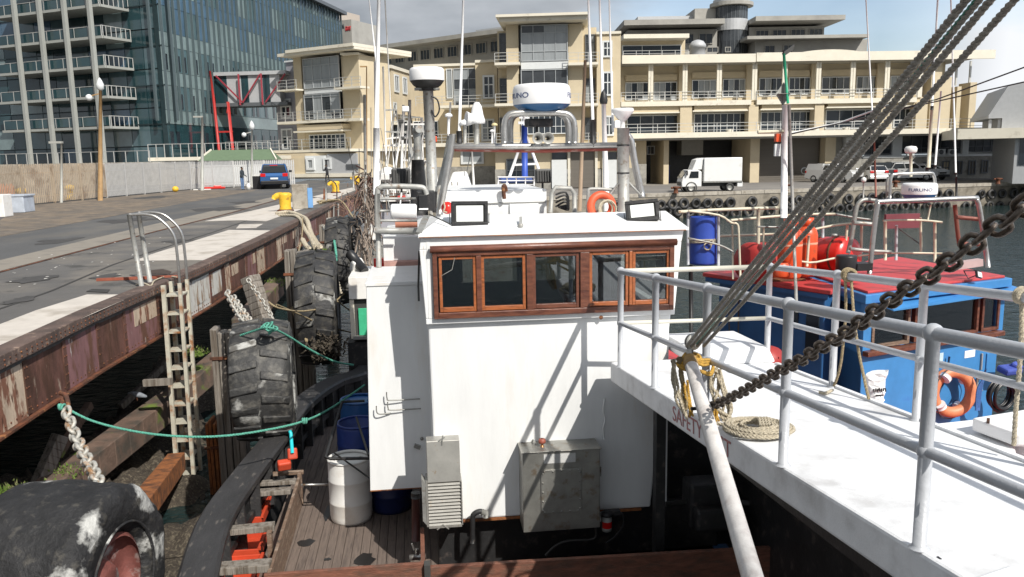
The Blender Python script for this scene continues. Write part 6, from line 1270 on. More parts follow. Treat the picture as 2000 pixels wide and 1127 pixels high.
for k, (a, b, s_) in enumerate(((492, 1000, 'orange bin half hidden under the third cross piece of the pen'), (485, 1060, 'orange bin between the two nearest cross pieces of the pen'), (500, 975, 'far orange bin inside the timber pen'), (470, 1120, 'nearest orange bin cut by the picture edge'))):
    p = atZ(a, b, DZ+.1); t = thing('orange_bin', s_, 'bin', (p.x, p.y, DZ)); X, Y_ = p.x, p.y; w_, l_, h_ = .17, .3, .16
    mb = MB(); mb.box(X-w_, X+w_, Y_-l_, Y_-l_+.02, DZ+.01, DZ+h_).box(X-w_, X+w_, Y_+l_-.02, Y_+l_, DZ+.01, DZ+h_).box(X-w_, X-w_+.02, Y_-l_+.021, Y_+l_-.021, DZ+.01, DZ+h_).box(X+w_-.02, X+w_, Y_-l_+.021, Y_+l_-.021, DZ+.01, DZ+h_).box(X-w_+.021, X+w_-.021, Y_-l_+.021, Y_+l_-.021, DZ+.01, DZ+.03); obj('body', mb, orangebin, t, bevel=.006)
    obj('rim', MB().bar((X-w_-.01, Y_-l_, DZ+h_), (X-w_-.01, Y_+l_, DZ+h_), .03), orangebin, t); obj('rim', MB().bar((X+w_+.01, Y_-l_, DZ+h_), (X+w_+.01, Y_+l_, DZ+h_), .03), orangebin, t)
p = atY(495, 548, 10)
c = atY(555, 908, 9.9); solo('orange_object', MB().cbox(c, (.16, .1, .12), .3, .4).cbox(c+V((.1, .05, .12)), (.12, .08, .14), .2, -.3), orangebin, 'crumpled orange plastic pieces beside the turquoise stick', 'plastic', bevel=.02)
solo('turquoise_stick', MB().tube([atY(571, 885, 9.9), atY(568, 846, 10), atY(566, 842, 10.02)], .022, 8), mat('turquoise_plastic', (.02, .5, .55), .4), 'bright turquoise plastic stick standing at the bulwark', 'stick')
solo('steel_rod', MB().tube([atY(588, 947, 9.8), atY(642, 946, 9.8)], .015, 8), steel, 'short horizontal steel rod between pen and white barrel', 'rod')
# front hatch coaming boards
a, b = atY(520, 1112, 7.4), atY(828, 1102, 7.4)
HC = thing('hatch_coaming', 'red brown hatch coaming boards across the bottom of the view', 'coaming', (0, 7.4, DZ))
obj('board', MB().box(a.x-.02, b.x, 7.36, 7.4, DZ, (a.z+b.z)/2+.0), redwood, HC, bevel=.005); obj('board', MB().prism([(b.x+.06, 7.33, DZ), (3.6, 7.33, DZ), (3.6, 7.33, atY(1400, 1078, 7.33).z), (b.x+.06, 7.33, b.z)], (0, .05, 0)), redwood, HC, bevel=.005)
obj('corner_post', MB().box(b.x+.002, b.x+.058, 7.31, 7.41, DZ, b.z+.03), darkgrey, HC); obj('far_board', MB().box(b.x-.03, b.x+.01, 7.42, 8.2, DZ, b.z), redwood, HC)
obj('hatch_cover', MB().box(-2, 4, 4.8, 7.3, DZ-.4, DZ-.3), black, HC)
# barrels
def barrel(nm, lab, cpx, Y, r, h, m_, closed=True, z=DZ, grp=None, ax=None, hoops=True):
    c = V((0, 0, 0)); t = thing(nm, lab, 'barrel', (0, 0, 0), grp)
    pr = [(.01, 0), (r*.93, 0), (r*.97, .03), (r, h*.1), (r*1.0, h*.3), (r*1.015, h*.31), (r*1.015, h*.33), (r, h*.34), (r, h*.66), (r*1.015, h*.67), (r*1.015, h*.69), (r, h*.7), (r*.99, h*.94), (r*.94, h)]
    if not closed: pr += [(r*.92, h), (r*.92, h*.5), (.01, h*.5)]
    obj('body', MB().lathe(pr, c, n=36), m_, t)
    obj('rim', MB().torus((0, 0, h), (0, 0, 1), r*.955, .016, 36, 8), m_, t)
    if closed:
        obj('lid', MB().lathe([(.01, h-.025), (r*.93, h-.025)], c, n=32), m_, t)
        for s_ in (-1, 1): obj('bung', MB().lathe([(.01, .03), (.03, .03), (.032, 0)], (s_*r*.55, 0, h-.028), n=12), m_, t)
    t.location = cpx; t.rotation_euler = (0, 0, random.uniform(-.5, .5)); return t
p = atY(683, 930, 9.75); barrel('barrel', 'white plastic barrel with lid standing on the plank deck', V((p.x, 9.75, DZ)), 0, .258, .78, whitep)
p = atY(698, 830, 10.9); barrel('barrel', 'open blue barrel directly behind the white barrel', V((p.x, 10.9, DZ)), 0, .28, .85, bluep, closed=False)
p = atY(702, 800, 12.0); barrel('barrel', 'closed lighter blue barrel farthest behind the white barrel', V((p.x, 12.0, DZ)), 0, .28, .85, mat('lighter_blue_plastic', (.02, .1, .3), .4, var=.1))
p = atY(766, 1010, 10.0); barrel('barrel', 'dark blue barrel half hidden under the side locker', V((p.x, 10.0, DZ)), 0, .27, .7, mat('navy_plastic', (.01, .018, .08), .4, var=.1))
t = thing('pipe_frame', 'black pipe frame leaning round the top of the white barrel', 'frame', atY(690, 890, 9.4)); Y_ = 9.45
obj('tube', MB().tube([atY(668, 785, 10.6), atY(640, 880, 9.55), atY(636, 893, 9.45), atY(645, 896, Y_), atY(722, 895, Y_)], .02, 8), black, t); obj('tube', MB().tube([atY(696, 815, 10.4), atY(720, 890, 9.5)], .015, 8), darkgrey, t); obj('tube', MB().tube([atY(652, 884, 9.44), atY(722, 934, 9.44)], .011, 8), black, t); obj('tube', MB().tube([atY(668, 785, 10.6), atY(712, 783, 10.6)], .018, 8), black, t)

# LED floodlights on the wheelhouse roof
def flood(lab, c, w_, h_, rz, rx, roll=0):
    t = thing('floodlight', lab, 'floodlight', (0, 0, 0), 'square LED floodlights on the wheelhouse roof')
    mb = MB(); mb.box(-w_/2, w_/2, -.02, .05, -h_/2, h_/2); obj('housing', mb, darkgrey, t, bevel=.02)
    mb = MB(); f = .035
    for a, b, c2, d in ((-w_/2, w_/2, -h_/2, -h_/2+f), (-w_/2, w_/2, h_/2-f, h_/2), (-w_/2, -w_/2+f, -h_/2+f+.0005, h_/2-f-.0005), (w_/2-f, w_/2, -h_/2+f+.0005, h_/2-f-.0005)): mb.box(a, b, -.035, -.0205, c2, d)
    obj('bezel', mb, black, t, bevel=.004); obj('glass', MB().box(-w_/2+f+.015, w_/2-f-.015, -.026, -.021, -h_/2+f+.01, h_/2-f-.01), lamppanel, t)
    mb = MB()
    for k in range(8): mb.box(-w_/2+.04+k*(w_-.08)/7-.004, -w_/2+.04+k*(w_-.08)/7+.004, .0505, .08, -h_/2+.03, h_/2-.03)
    obj('cooling_fin', mb, darkgrey, t, kind='stuff')
    mb = MB(); mb.bar((-w_/2-.015, .02, 0), (-w_/2-.015, .02, -h_/2-.03), .03, .006, up=(1, 0, 0)).bar((w_/2+.015, .02, 0), (w_/2+.015, .02, -h_/2-.03), .03, .006, up=(1, 0, 0)).bar((-w_/2-.02, .02, -h_/2-.032), (w_/2+.02, .02, -h_/2-.032), .03, .006); obj('bracket', mb, black, t)
    mb = MB(); mb.bar((0, .02, -h_/2-.035), (0, .02, -h_/2-.06), .02); obj('stud', mb, dullsteel, t)
    t.location = c; t.rotation_euler = (rx, roll, rz); return t
ca = atY(917, 417, 8.3); flood('square LED floodlight at the left end of the wheelhouse roof', ca, .37, .25, radians(2), radians(-3), radians(1))
cb = atY(1254, 412, 8.3); flood('tilted square LED floodlight at the right end of the wheelhouse roof', cb, .34, .22, radians(-10), radians(-14), radians(-5))
solo('roof_strut', MB().bar(atY(838, 418, 8.4), atY(880, 438, 8.2), .01), darkgrey, 'thin wire strut running to the left floodlight', 'strut')
solo('grey_hatch_stay', MB().bar(atY(818, 455, 8.1), atY(833, 422, 8.5), .06, .02), dullsteel, 'tilted grey plate at the left end of the roof', 'plate')

# aft cabin top behind the roof
ya = YW+D+.1; a = atY(860, 420, ya+.3); b = atY(1068, 420, ya+.3); zt2 = atY(960, 372, ya+.3).z
obj('aft_house', MB().box(a.x, b.x, ya+.3, ya+2.6, zt-.2, zt2), white, FB, bevel=.01); zm = atY(960, 396, ya+.3).z
obj('aft_house_seam', MB().box(a.x, b.x, ya+.28, ya+.299, zm-.012, zm+.0), dullsteel, FB)
obj('aft_house_door', MB().box(atY(1000, 410, ya).x, atY(1058, 410, ya).x, ya+.27, ya+.299, zt-.1, zm-.02), white, FB, bevel=.004)
obj('brown_handle', MB().tube(smooth([atY(988, 372, ya+.25), atY(986, 364, ya+.2), atY(983, 366, ya+.2), atY(985, 388, ya+.22)]), .028, 8), rust, FB)
solo('striped_tube_frame', MB().tube([atY(1075, 415, 10.6), atY(1078, 376, 10.6), atY(1085, 366, 10.6), atY(1115, 368, 10.6), atY(1122, 378, 10.6), atY(1122, 415, 10.6)], .03, 8), galv, 'grey tube hoop right of the aft house', 'hoop')
mb = MB()
for k in range(4): mb.tube(smooth([atY(1085, 380+8*k, 10.8), atY(1105, 376+6*k, 10.8), atY(1110, 398+4*k, 10.8), atY(1090, 404, 10.8)]), .014, 6)
solo('coiled_cable', mb, blackplastic, 'coil of black cable inside the grey tube hoop', 'cable')
# mast arch: cross bar with legs
YA = 10.4
AR = thing('mast_arch', 'stainless steel antenna arch with red striped crossbar above the wheelhouse', 'arch', (1.4, YA, 1.6))
def ap(a, b, y=YA): return atY(a, b, y)
obj('crossbar', MB().tube([ap(884, 285), ap(1050, 286), ap(1238, 283)], .038, 12), steel, AR)
obj('lower_bar', MB().tube([ap(888, 291, YA+.05), ap(1060, 294, YA+.05), ap(1230, 289, YA+.05)], .03, 12), mat('faded_red_bar', (.3, .07, .05), .6, .2, var=.3, vs=9, st=(1, 6, 6), c2=(.5, .4, .36), s2=5, t2=.6), AR)
obj('leg', MB().tube(smooth([ap(884, 262), ap(882, 280), ap(872, 340), ap(858, 418)]), .045, 12), steel, AR); obj('leg', MB().tube(smooth([ap(880, 266, YA+.5), ap(868, 330, YA+.5), ap(846, 412, YA+.4)]), .045, 12), dullsteel, AR)
obj('leg', MB().tube(smooth([ap(1222, 262), ap(1232, 275), ap(1240, 320), ap(1254, 385)]), .045, 12), steel, AR)
obj('pole', MB().tube([ap(1217, 250, YA-.2), ap(1218, 420, YA-.2)], .075, 16), galv, AR)
for y_ in (284, 338): obj('clamp', MB().tube([ap(1217, y_-1.5, YA-.2), ap(1217, y_+1.5, YA-.2)], .08, 16), black, AR)
for a, b in (((1214, 350), (1165, 415)), ((1222, 350), (1252, 382))): obj('stay', MB().tube([ap(*a, YA-.2), ap(*b, YA-.3)], .014, 8), galv, AR)
for x0, x1, yy in ((985, 1122, YA-.15), (997, 1110, YA+.2)):
    obj('radar_hoop', MB().tube(smooth([ap(x0, 280, yy), ap(x0, 245, yy), ap(x0+6, 228, yy), ap(x0+22, 221, yy), ap((x0+x1)/2, 220, yy), ap(x1-22, 221, yy), ap(x1-6, 230, yy), ap(x1, 248, yy), ap(x1, 280, yy)], 5), .04, 12), steel, AR)
solo('camera_box', MB().cbox(ap(1052, 240, YA+.1), (.32, .2, .1), .2).cbox(ap(1048, 252, YA+.1), (.03, .03, .15)), black, 'black lamp box slung under the radar hoop', 'lamp box', bevel=.01)
# radomes
def radome(lab, c, r, hw, hb, base_m, txt=None, m_=whiteclean, tilt=0):
    t = thing('radome', lab, 'radar', c); pr = [(r*1.0, 0), (r*1.015, .02), (r*1.01, hw*.75), (r*.97, hw*.92), (r*.9, hw), (.01, hw*1.03)]
    obj('cover', MB().lathe(pr, c, n=56), m_, t); obj('base', MB().lathe([(.01, -hb), (r*.55, -hb), (r*.8, -hb*.6), (r*.97, -.01), (r*.99, 0)], c, n=56), base_m, t); obj('mount', MB().lathe([(.01, -hb-.03), (r*.5, -hb-.03), (r*.5, -hb)], c, n=24), black, t)
    if txt:
        for s_, a0 in txt:
            def bend(p, a0=a0): ang = a0+p.x/r; return V((c.x+sin(ang)*r*1.017, c.y-cos(ang)*r*1.017, c.z+hw*.42+p.y))
            def bend2(p, a0=a0): ang = a0+p.x/r; rr = r*1.017+p.z; return V((c.x+sin(ang)*rr, c.y-cos(ang)*rr, c.z+hw*.42+p.y))
            text('lettering', s_, .09*r/.355, c, (1, 0, 0), (0, 0, 1), letterblue, t, .0015, squash=1.35, bend=bend2)
    return t
cc = ap(1058, 205, YA+.02); radome('big white scanner with blue base and blue lettering on the stainless hoop', V((cc.x, cc.y, cc.z)), .358, .245, .09, domeblue, [('FURUNO', -1.29), ('FURUNO', 1.6)])
cc = atY(834, 158, 13.5); radome('white scanner with dark grey base on a tall single pole', V((cc.x, cc.y, cc.z)), .275, .2, .12, darkgrey)
PM_ = thing('radar_pole', 'tall grey pole carrying the dark based scanner left of the arch', 'pole', atY(845, 385, 13.5)); obj('pole', MB().tube([atY(836, 178, 13.5), atY(846, 390, 13.5)], .085, 14), galv, PM_); obj('bracket', MB().cbox(atY(834, 174, 13.5), (.4, .2, .03)), dullsteel, PM_); obj('cable', MB().tube(smooth([atY(842, 188, 13.4), atY(854, 195, 13.4), atY(858, 215, 13.4), atY(850, 228, 13.4), atY(843, 215, 13.4)]), .014, 6), black, PM_)
# twin horns
t = thing('twin_horn', 'pair of round silver horns on the arch crossbar', 'horn', ap(1063, 272))
for a in (1051, 1071): c = ap(a, 270, YA-.2); obj('trumpet', MB().lathe([(.015, -.25), (.02, -.1), (.04, -.03), (.068, 0), (.074, 0), (.07, -.01), (.042, -.05), (.02, -.1)], c, (0, -1, 0), 20), galv, t)
for a, b in ((1047, 285), (1066, 284)): obj('foot', MB().cbox(ap(a, b-1, YA-.1), (.09, .12, .02)), steel, t)
# small antennas along the bar
def mushroom(lab, x, ytop, yb, Y, r, m_, grp='small mushroom antennas on the arch'):
    t = thing('gps_antenna', lab, 'antenna', atY(x, yb, Y), grp); a = atY(x, ytop, Y); b = atY(x, yb, Y)
    obj('stem', MB().tube([b, a], r*.32, 8), galv if r > .06 else whiteclean, t); obj('cap', MB().lathe([(.01, -.0), (r*.9, 0), (r, r*.3), (r*.8, r*.7), (.01, r*.95)], a-ZUP*r*.3, n=16), m_, t)
    return t
mushroom('mushroom antenna with white cap at the left end of the crossbar', 908, 241, 282, YA, .075, whiteclean); mushroom('cream capped mushroom antenna right of the loudhailer', 966, 244, 280, YA, .04, mat('cream_cap', (.6, .5, .28), .5)); mushroom('short squat white antenna just left of the cream capped one', 961, 256, 280, YA, .03, whiteclean, None); mushroom('white lantern antenna left of the arch above the wheelhouse side', 876, 226, 262, 12.5, .06, whiteclean)
t = thing('loudhailer', 'white hooded loudhailer on a grey stub pipe', 'loudhailer', ap(932, 280)); obj('stub', MB().tube([ap(931, 282), ap(931, 240)], .035, 10), galv, t); obj('hood', MB().lathe([(.03, .2), (.06, .15), (.08, .04), (.1, -.02), (.1, -.06), (.03, -.06)], ap(932, 232), n=18), whiteclean, t, ); obj('horn', MB().lathe([(.03, .0), (.09, .13), (.095, .13), (.03, -.02)], ap(930, 234), (-1, -.2, .1), 16), whiteclean, t)
# gps cone on the right pole
t = thing('gps_cone', 'white inverted cone antenna on top of the right arch pole', 'antenna', ap(1216, 250, YA-.2)); c = ap(1216, 230, YA-.2); obj('cone', MB().lathe([(.01, .12), (.13, .115), (.14, .09), (.135, .07), (.05, -.03), (.03, -.04), (.03, -.12)], c, n=24), whiteclean, t); obj('neck', MB().lathe([(.035, -.121), (.06, -.13), (.055, -.2), (.07, -.21)], c, n=16), whiteclean, t); obj('bracket', MB().cbox(ap(1205, 243, YA-.25), (.07, .07, .09)), whiteclean, t, bevel=.01)
# tall whips
def whip(lab, p0, p1, Y, r, m_=whiteclean, foot=None, tip=None, nm='whip_antenna'):
    a, b = atY(*p0, Y), atY(*p1, Y); t = thing(nm, lab, 'antenna', b)
    ext = a+(a-b)*.12 if p0[1] <= 2 else a
    obj('mast', MB().tube([b, b.lerp(ext, .5), ext], [r, r*.85, r*.7], 8), m_, t)
    if foot: obj('foot', MB().tube([b-ZUP*foot, b+ZUP*.04], r*1.9, 8), black, t)
    if tip: obj('tip', MB().lathe([(r*1.1, 0), (r*1.3, .05), (r*.9, .14), (.003, .2)], ext, n=10), black, t)
    return t
whip('thick white whip antenna at the left rail rising out of the picture', (740, 0), (735, 268), 10.6, .03); obj_ = None
whip('thin leaning whip antenna left of the thick white one', (721, 0), (738, 150), 14, .014)
whip('single white whip antenna rising from the left end of the crossbar', (905, 0), (897, 262), YA, .019, foot=.12)
whip('white whip antenna leaning from the right part of the crossbar', (1149, 0), (1158, 240), YA, .02, foot=.3)
whip('long white whip antenna leaning from the right end of the crossbar', (1190, 0), (1197, 258), YA, .015)
whip('thick white mast with black tip standing right of the scanner', (1179, 203), (1185, 412), 11.4, .045, tip=True, nm='white_mast')
whip('thin whip antenna ending above the black tipped mast', (1171, 0), (1177, 182), 12.5, .022)
whip('tapering brown wooden pole behind the arch right of the scanner', (1143, 118), (1132, 412), 13, .035, mat('brown_pole', (.3, .22, .15), .7), nm='wooden_pole')
for a in ((733, 270, 380),): solo('antenna_socket', MB().tube([atY(735, 250, 10.6), atY(735, 380, 10.6)], .04, 10), whiteclean, 'white tube foot of the thick whip at the left rail', 'tube')
# railings left of the wheelhouse
t = thing('side_rail', 'grey pipe rail with rungs round the deck left of the wheelhouse', 'railing', atY(737, 460, 10)); Yr = 10.0; rl = galv
obj('top_rail', MB().tube(smooth([atY(737, 455, Yr), atY(737, 378, Yr), atY(742, 367, Yr), atY(756, 364, Yr), atY(815, 365, Yr), atY(829, 369, Yr), atY(833, 380, Yr)]), .034, 10), galv, t)
for y_, x1 in ((388, 812), (412, 762), (431, 816)): obj('rung', MB().tube([atY(738, y_, Yr), atY(x1, y_, Yr)], .016, 8), galv, t)
obj('lower_tube', MB().tube([atY(732, 450, Yr-.1), atY(818, 452, Yr-.1)], .04, 10), galv, t); obj('post', MB().tube([atY(737, 378, Yr), atY(740, 522, Yr)], .034, 10), galv, t)
t = thing('liferaft_canister', 'white drum lying behind the side rail', 'canister', atY(795, 420, 10.8)); a, b = atY(763, 414, 10.8), atY(814, 414, 10.8); obj('drum', MB().lathe([(.01, 0), (.09, 0), (.105, .02), (.105, (b-a).length-.02), (.09, (b-a).length), (.01, (b-a).length)], a, (b-a), 24), whiteclean, t)
obj('cradle', MB().lathe([(.05, 0), (.05, .3)], atY(772, 438, 10.8), (1, 0, 0), 12), mat('rusty_cradle', (.4, .16, .1), .7), t)
def deckflood(lab, x, y, Y, w_, h_, m_=darkgrey):
    t = thing('deck_lamp', lab, 'lamp', atY(x, y, Y)); c = atY(x, y, Y); obj('housing', MB().cbox(c, (w_, .1, h_), .1, -.1), m_, t, bevel=.02); obj('bracket', MB().bar(c-V((0, -.08, h_/2)), c-V((0, -.08, h_/2+.12)), .03), darkgrey, t); mb = MB()
    for k in range(6): mb.cbox(c+V((-w_*.4+w_*.16*k, -.06, 0)), (.01, .03, h_*.8), .1, -.1)
    obj('fin', mb, m_, t); return t
deckflood('matt black deck lamp seen from behind left of the exhaust', 783, 345, 12.5, .28, .24); deckflood('black deck lamp seen from behind left of the wooden pole', 1061, 344, 12.5, .25, .21)
t = thing('exhaust', 'black exhaust stack with a curved rusty top pipe', 'exhaust', atY(816, 400, 12)); obj('stack', MB().tube([atY(818, 420, 12), atY(818, 380, 12), atY(816, 312, 12)], [.14, .12, .09], 14), black, t); obj('pipe', MB().tube(smooth([atY(816, 312, 12), atY(815, 270, 12), atY(812, 256, 12), atY(818, 252, 11.9)]), .055, 10), dullsteel, t)
t = thing('black_speaker_box', 'black box with square black frame at the roof corner', 'box', atY(830, 400, 10)); obj('box', MB().box(atY(815, 400, 10).x, atY(850, 400, 10).x, 10, 10.3, atY(830, 412, 10).z, atY(830, 374, 10).z), black, t, bevel=.01); obj('frame', MB().box(atY(818, 400, 9.95).x, atY(836, 400, 9.95).x, 9.94, 9.99, atY(830, 405, 10).z, atY(830, 380, 10).z), blackplastic, t, bevel=.006); obj('label', MB().box(atY(818, 400, 9.93).x, atY(836, 400, 9.93).x, 9.93, 9.939, atY(830, 409, 10).z, atY(830, 406, 10).z), whiteclean, t)
obj('stand', MB().bar(atY(850, 374, 10.1), atY(848, 415, 10.1), .05), black, t)
# lifebuoy with rope on the rail right of the aft house
t = thing('lifebuoy', 'red orange lifebuoy with coiled line leaning behind the right floodlight', 'lifebuoy', atY(1174, 405, 10.2)); c = atY(1175, 403, 10.1); obj('ring', MB().torus(c, (.15, -1, .12), .145, .05, 36, 12), mat('buoy_red', (.65, .1, .04), .5, var=.1), t)
mb = MB()
for k in range(6): mb.torus(c+V((.05+random.uniform(-.02, .02), -.06-.01*k, -.03)), (.15, -1, .1+random.uniform(-.2, .2)), .085+.006*k, .008, 24, 6)
obj('line', mb, rope, t)
obj('rail', MB().tube(smooth([atY(1148, 415, 10.3), atY(1149, 378, 10.3), atY(1155, 369, 10.3), atY(1200, 371, 10.3)]), .022, 8), galv, t)
solo('orange_float', MB().ball(atY(874, 406, 9.8), .075, 12, 8), tankred, 'small red float hanging beside the arch leg', 'float')
mb = MB(); twist(mb, smooth([atY(866, 392, 9.75), atY(869, 405, 9.7), atY(866, 412, 9.7), atY(873, 415, 9.7)]), .01); solo('rope_end', mb, rope, 'pale cord looped over the small red float', 'rope')
# blue tarped tender mast behind the cabin
t = thing('tripod_mast', 'white tripod mast with blue centre tube behind the aft house', 'mast', atY(1025, 360, 16)); Yt = 16
obj('leg', MB().tube([atY(1024, 262, Yt), atY(990, 360, Yt)], .03, 8), whiteclean, t); obj('leg', MB().tube([atY(1026, 262, Yt), atY(1052, 330, Yt)], .03, 8), whiteclean, t); obj('tube', MB().tube([atY(1024, 245, Yt), atY(1025, 345, Yt)], .06, 10), mat('deep_blue_tube', (.03, .08, .4), .5), t); obj('spreader', MB().bar(atY(1004, 322, Yt), atY(1046, 320, Yt), .04).bar(atY(1012, 240, Yt), atY(1036, 240, Yt), .05).tube([atY(1024, 262, Yt), atY(1023, 222, Yt)], .03, 8).bar(atY(1014, 230, Yt), atY(1034, 230, Yt), .03), whiteclean, t)
t = thing('stern_platform', 'white tube platform with blue canvas on the cabin top', 'platform', atY(1010, 355, 14)); Yt = 14
obj('canvas', MB().box(atY(978, 350, Yt).x, atY(1040, 350, Yt).x, Yt, Yt+.6, atY(1010, 357, Yt).z, atY(1010, 348, Yt).z), mat('blue_canvas', (.04, .08, .25), .8), t, bevel=.02)
mb = MB()
for y_ in (346, 353, 361): mb.tube([atY(972, y_, Yt-.1), atY(1044, y_, Yt-.1)], .012, 6)
for x_ in (973, 990, 1008, 1026, 1043): mb.tube([atY(x_, 346, Yt-.1), atY(x_, 363, Yt-.1)], .012, 6)
obj('tube_frame', mb, whiteclean, t)
# hull below deck, right side
obj('hull', MB().prism([(-2.0, -2, WZ-.6), (4.1, -2, WZ-.6), (4.1, 19, WZ-.6), (-1.0, 19, WZ-.6)], (0, 0, .75)), black, FB)

# ================================================================== WHITE RAISED WALKWAY WITH RAILS
def wz(y): return .79-.08*y
WK = thing('walkway', 'white raised walkway deck with fascia lettered SAFETY FIRST leading to the wheelhouse', 'walkway', (2.7, 4, .4)); WK['kind'] = 'structure'
X0, X1, YN, YF = 1.985, 3.44, -.5, 7.95
def ex(y): return 1.9+.037*(YF-y)
mb = MB(); mb.hexa([V(q) for q in ((ex(YN), YN, wz(YN)-.2), (X1, YN, wz(YN)-.2), (X1, YF, wz(YF)-.2), (ex(YF), YF, wz(YF)-.2), (ex(YN), YN, wz(YN)), (X1, YN, wz(YN)), (X1, YF, wz(YF)), (ex(YF), YF, wz(YF)))]); obj('deck', mb, deckwhite, WK, bevel=.018)
mb = MB(); mb.hexa([V(q) for q in ((ex(YN)+.14, YN, wz(YN)-.5), (ex(YN)+.18, YN, wz(YN)-.5), (X0+.18, YF, wz(YF)-.3), (X0+.14, YF, wz(YF)-.3), (ex(YN)+.14, YN, wz(YN)-.201), (ex(YN)+.18, YN, wz(YN)-.201), (X0+.18, YF, wz(YF)-.201), (X0+.14, YF, wz(YF)-.201))]); obj('under_beam', mb, black, WK)
mb = MB(); y0_, y1_ = 7.5, 7.94; xa, xb = 2.62, 3.46; mb.hexa([V(q) for q in ((xa, y0_, wz(y0_)+.001), (xb, y0_, wz(y0_)+.001), (xb, y1_+.5, wz(y1_)), (xa, y1_+.5, wz(y1_)), (xa, y0_+.05, wz(y0_)+.15), (xb-.06, y0_+.05, wz(y0_)+.15), (xb-.06, y1_+.5, wz(y1_)+.16), (xa, y1_+.5, wz(y1_)+.16))]); obj('end_step', mb, deckwhite, WK, bevel=.02)
obj('side_skin', MB().hexa([V(q) for q in ((X1-.05, YN, -2.2), (X1, YN, -2.2), (X1, YF+3, -2.2), (X1-.05, YF+3, -2.2), (X1-.05, YN, wz(YN)-.202), (X1, YN, wz(YN)-.202), (X1, YF, wz(YF)-.202), (X1-.05, YF, wz(YF)-.202))]), black, WK)
obj('toe_kerb', MB().hexa([V(q) for q in ((X1-.04, YN, wz(YN)+.001), (X1, YN, wz(YN)+.001), (X1, 7.4, wz(7.4)+.001), (X1-.04, 7.4, wz(7.4)+.001), (X1-.04, YN, wz(YN)+.02), (X1, YN, wz(YN)+.02), (X1, 7.4, wz(7.4)+.02), (X1-.04, 7.4, wz(7.4)+.02))]), deckwhite, WK)
R_ = thing('walkway_rail', 'grey painted two bar pipe railing along both sides of the white walkway', 'railing', (2.7, 4, .5))
near = [7.66, 6.62, 5.5, 4.32, 3.09, 1.85, .6]; far = [7.57, 6.28, 5.12, 4.0, 2.8, 1.6]
pr_ = .029
def nx(y): return ex(y)+.022
for side, xx, ysl in (('n', 2.03, near), ('f', 3.395, far)):
    for y in ysl:
        if side == 'n': xx = nx(y)
        if side == 'n' and y < 2.5: continue
        if side == 'f' and y < 3: continue
        z = wz(y); obj('post', MB().tube([(xx, y, z-.001), (xx, y, z+.95)], pr_, 14), railpaint, R_); obj('ball_joint', MB().ball((xx, y, z+.95), .043, 14, 10), railpaint, R_); obj('ball_joint', MB().ball((xx, y, z+.44), .038, 12, 8), railpaint, R_)
        obj('base_weld', MB().lathe([(.045, .003), (.032, .015), (.03, .02)], (xx, y, z), n=14), railpaint, R_)
    ya, yb = ysl[0], 1.0 if side == 'n' else 2.0
    for h, r in ((.95, .03), (.44, .024)): obj('rail', MB().tube([((nx(y_) if side == 'n' else xx), y_, wz(y_)+h) for y_ in [ya]+[q for q in ysl if yb < q < ya]+[yb]], r, 14), railpaint, R_)
for h, r in ((.95, .025), (.44, .02)): obj('end_rail', MB().tube([(nx(7.66), 7.66, wz(7.66)+h), (3.395, 7.57, wz(7.57)+h)], r, 12), mat('cream_rail', (.58, .56, .48), .45, var=.1, vs=8), R_)
# lettering
a = atX(1308, 793, X0); b = atX(1437, 880, X0); yc = (a.y+b.y)/2
text('lettering', 'SAFETY FIRST', .17, V((ex(yc)-.003, yc, wz(yc)-.105)), (.037, -1, .08), (0, 0, 1), mat('faded_red_letters', (.38, .16, .16), .7, var=.25, vs=30), WK, .001, squash=abs(a.y-b.y)/1.25)
# hatch lids to the right, nearer lip
def hexbox(nm, px4, z, h, m_, par, bev=.02):
    p = [atZ(a, b, z) for a, b in px4]; return obj(nm, MB().prism([q-ZUP*h for q in p], ZUP*h), m_, par, bevel=bev)
H = thing('deck_hatch', 'two white hatch lids on the deck edge beyond the far rail at the right', 'hatch', (4.2, 5, .1))
hexbox('coaming', [(1790, 830), (1900, 818), (1978, 848), (1990, 905), (1860, 880)], .2, .5, deckwhite, H); hexbox('lid', [(1898, 815), (2040, 792), (2080, 850), (1985, 846)], .32, .1, whiteclean, H); hexbox('lid_base', [(1905, 822), (2035, 800), (2075, 860), (1985, 852)], .22, .4, deckwhite, H)
obj('toggle', MB().bar(atZ(1929, 835, .25), atZ(1929, 835, .3)+V((0, 0, .06)), .02), rust, H)
hexbox('lip', [(1790, 1160), (1965, 1102), (2040, 1100), (2060, 1200)], wz(2.6)+.05, .04, deckwhite, WK)
obj('scratch', MB().bar(atZ(1831, 1087, wz(3)+.004), atZ(1838, 1092, wz(3)+.004), .008, .003), black, WK)

# ---- derrick boom and its gear
bt, bb = atY(1347, 702, 5.3), atY(1472, 1135, 3.05); be = bt+(bb-bt)*1.35
t = thing('derrick_boom', 'white derrick boom slanting up in front of the walkway', 'boom', bb)
obj('pole', MB().tube([be, bt], [.047, .044], 24), mat('worn_white_boom', (.55, .53, .51), .55, var=.14, vs=7, c2=(.38, .34, .32), s2=5, t2=.6, w2=.08, bump=.2, bs=40), t); obj('head_band', MB().tube([bt+(bb-bt)*.0, bt+(bb-bt)*.055], .049, 24), mat('yellow_brown_band', (.3, .19, .07), .75, var=.25, vs=14), t)
e = atY(1376, 797, 4.82); obj('chain_eye', MB().tube([e+V((-.09, .0, 0)), e+V((.02, 0, 0))], .012, 8).bar(e+V((-.03, -.02, -.08)), e+V((-.03, -.02, .07)), .012, .05), darkgrey, t)
obj('end_lug', MB().bar(atY(1346, 700, 5.3), atY(1345, 682, 5.32), .03, .05), galv, t)
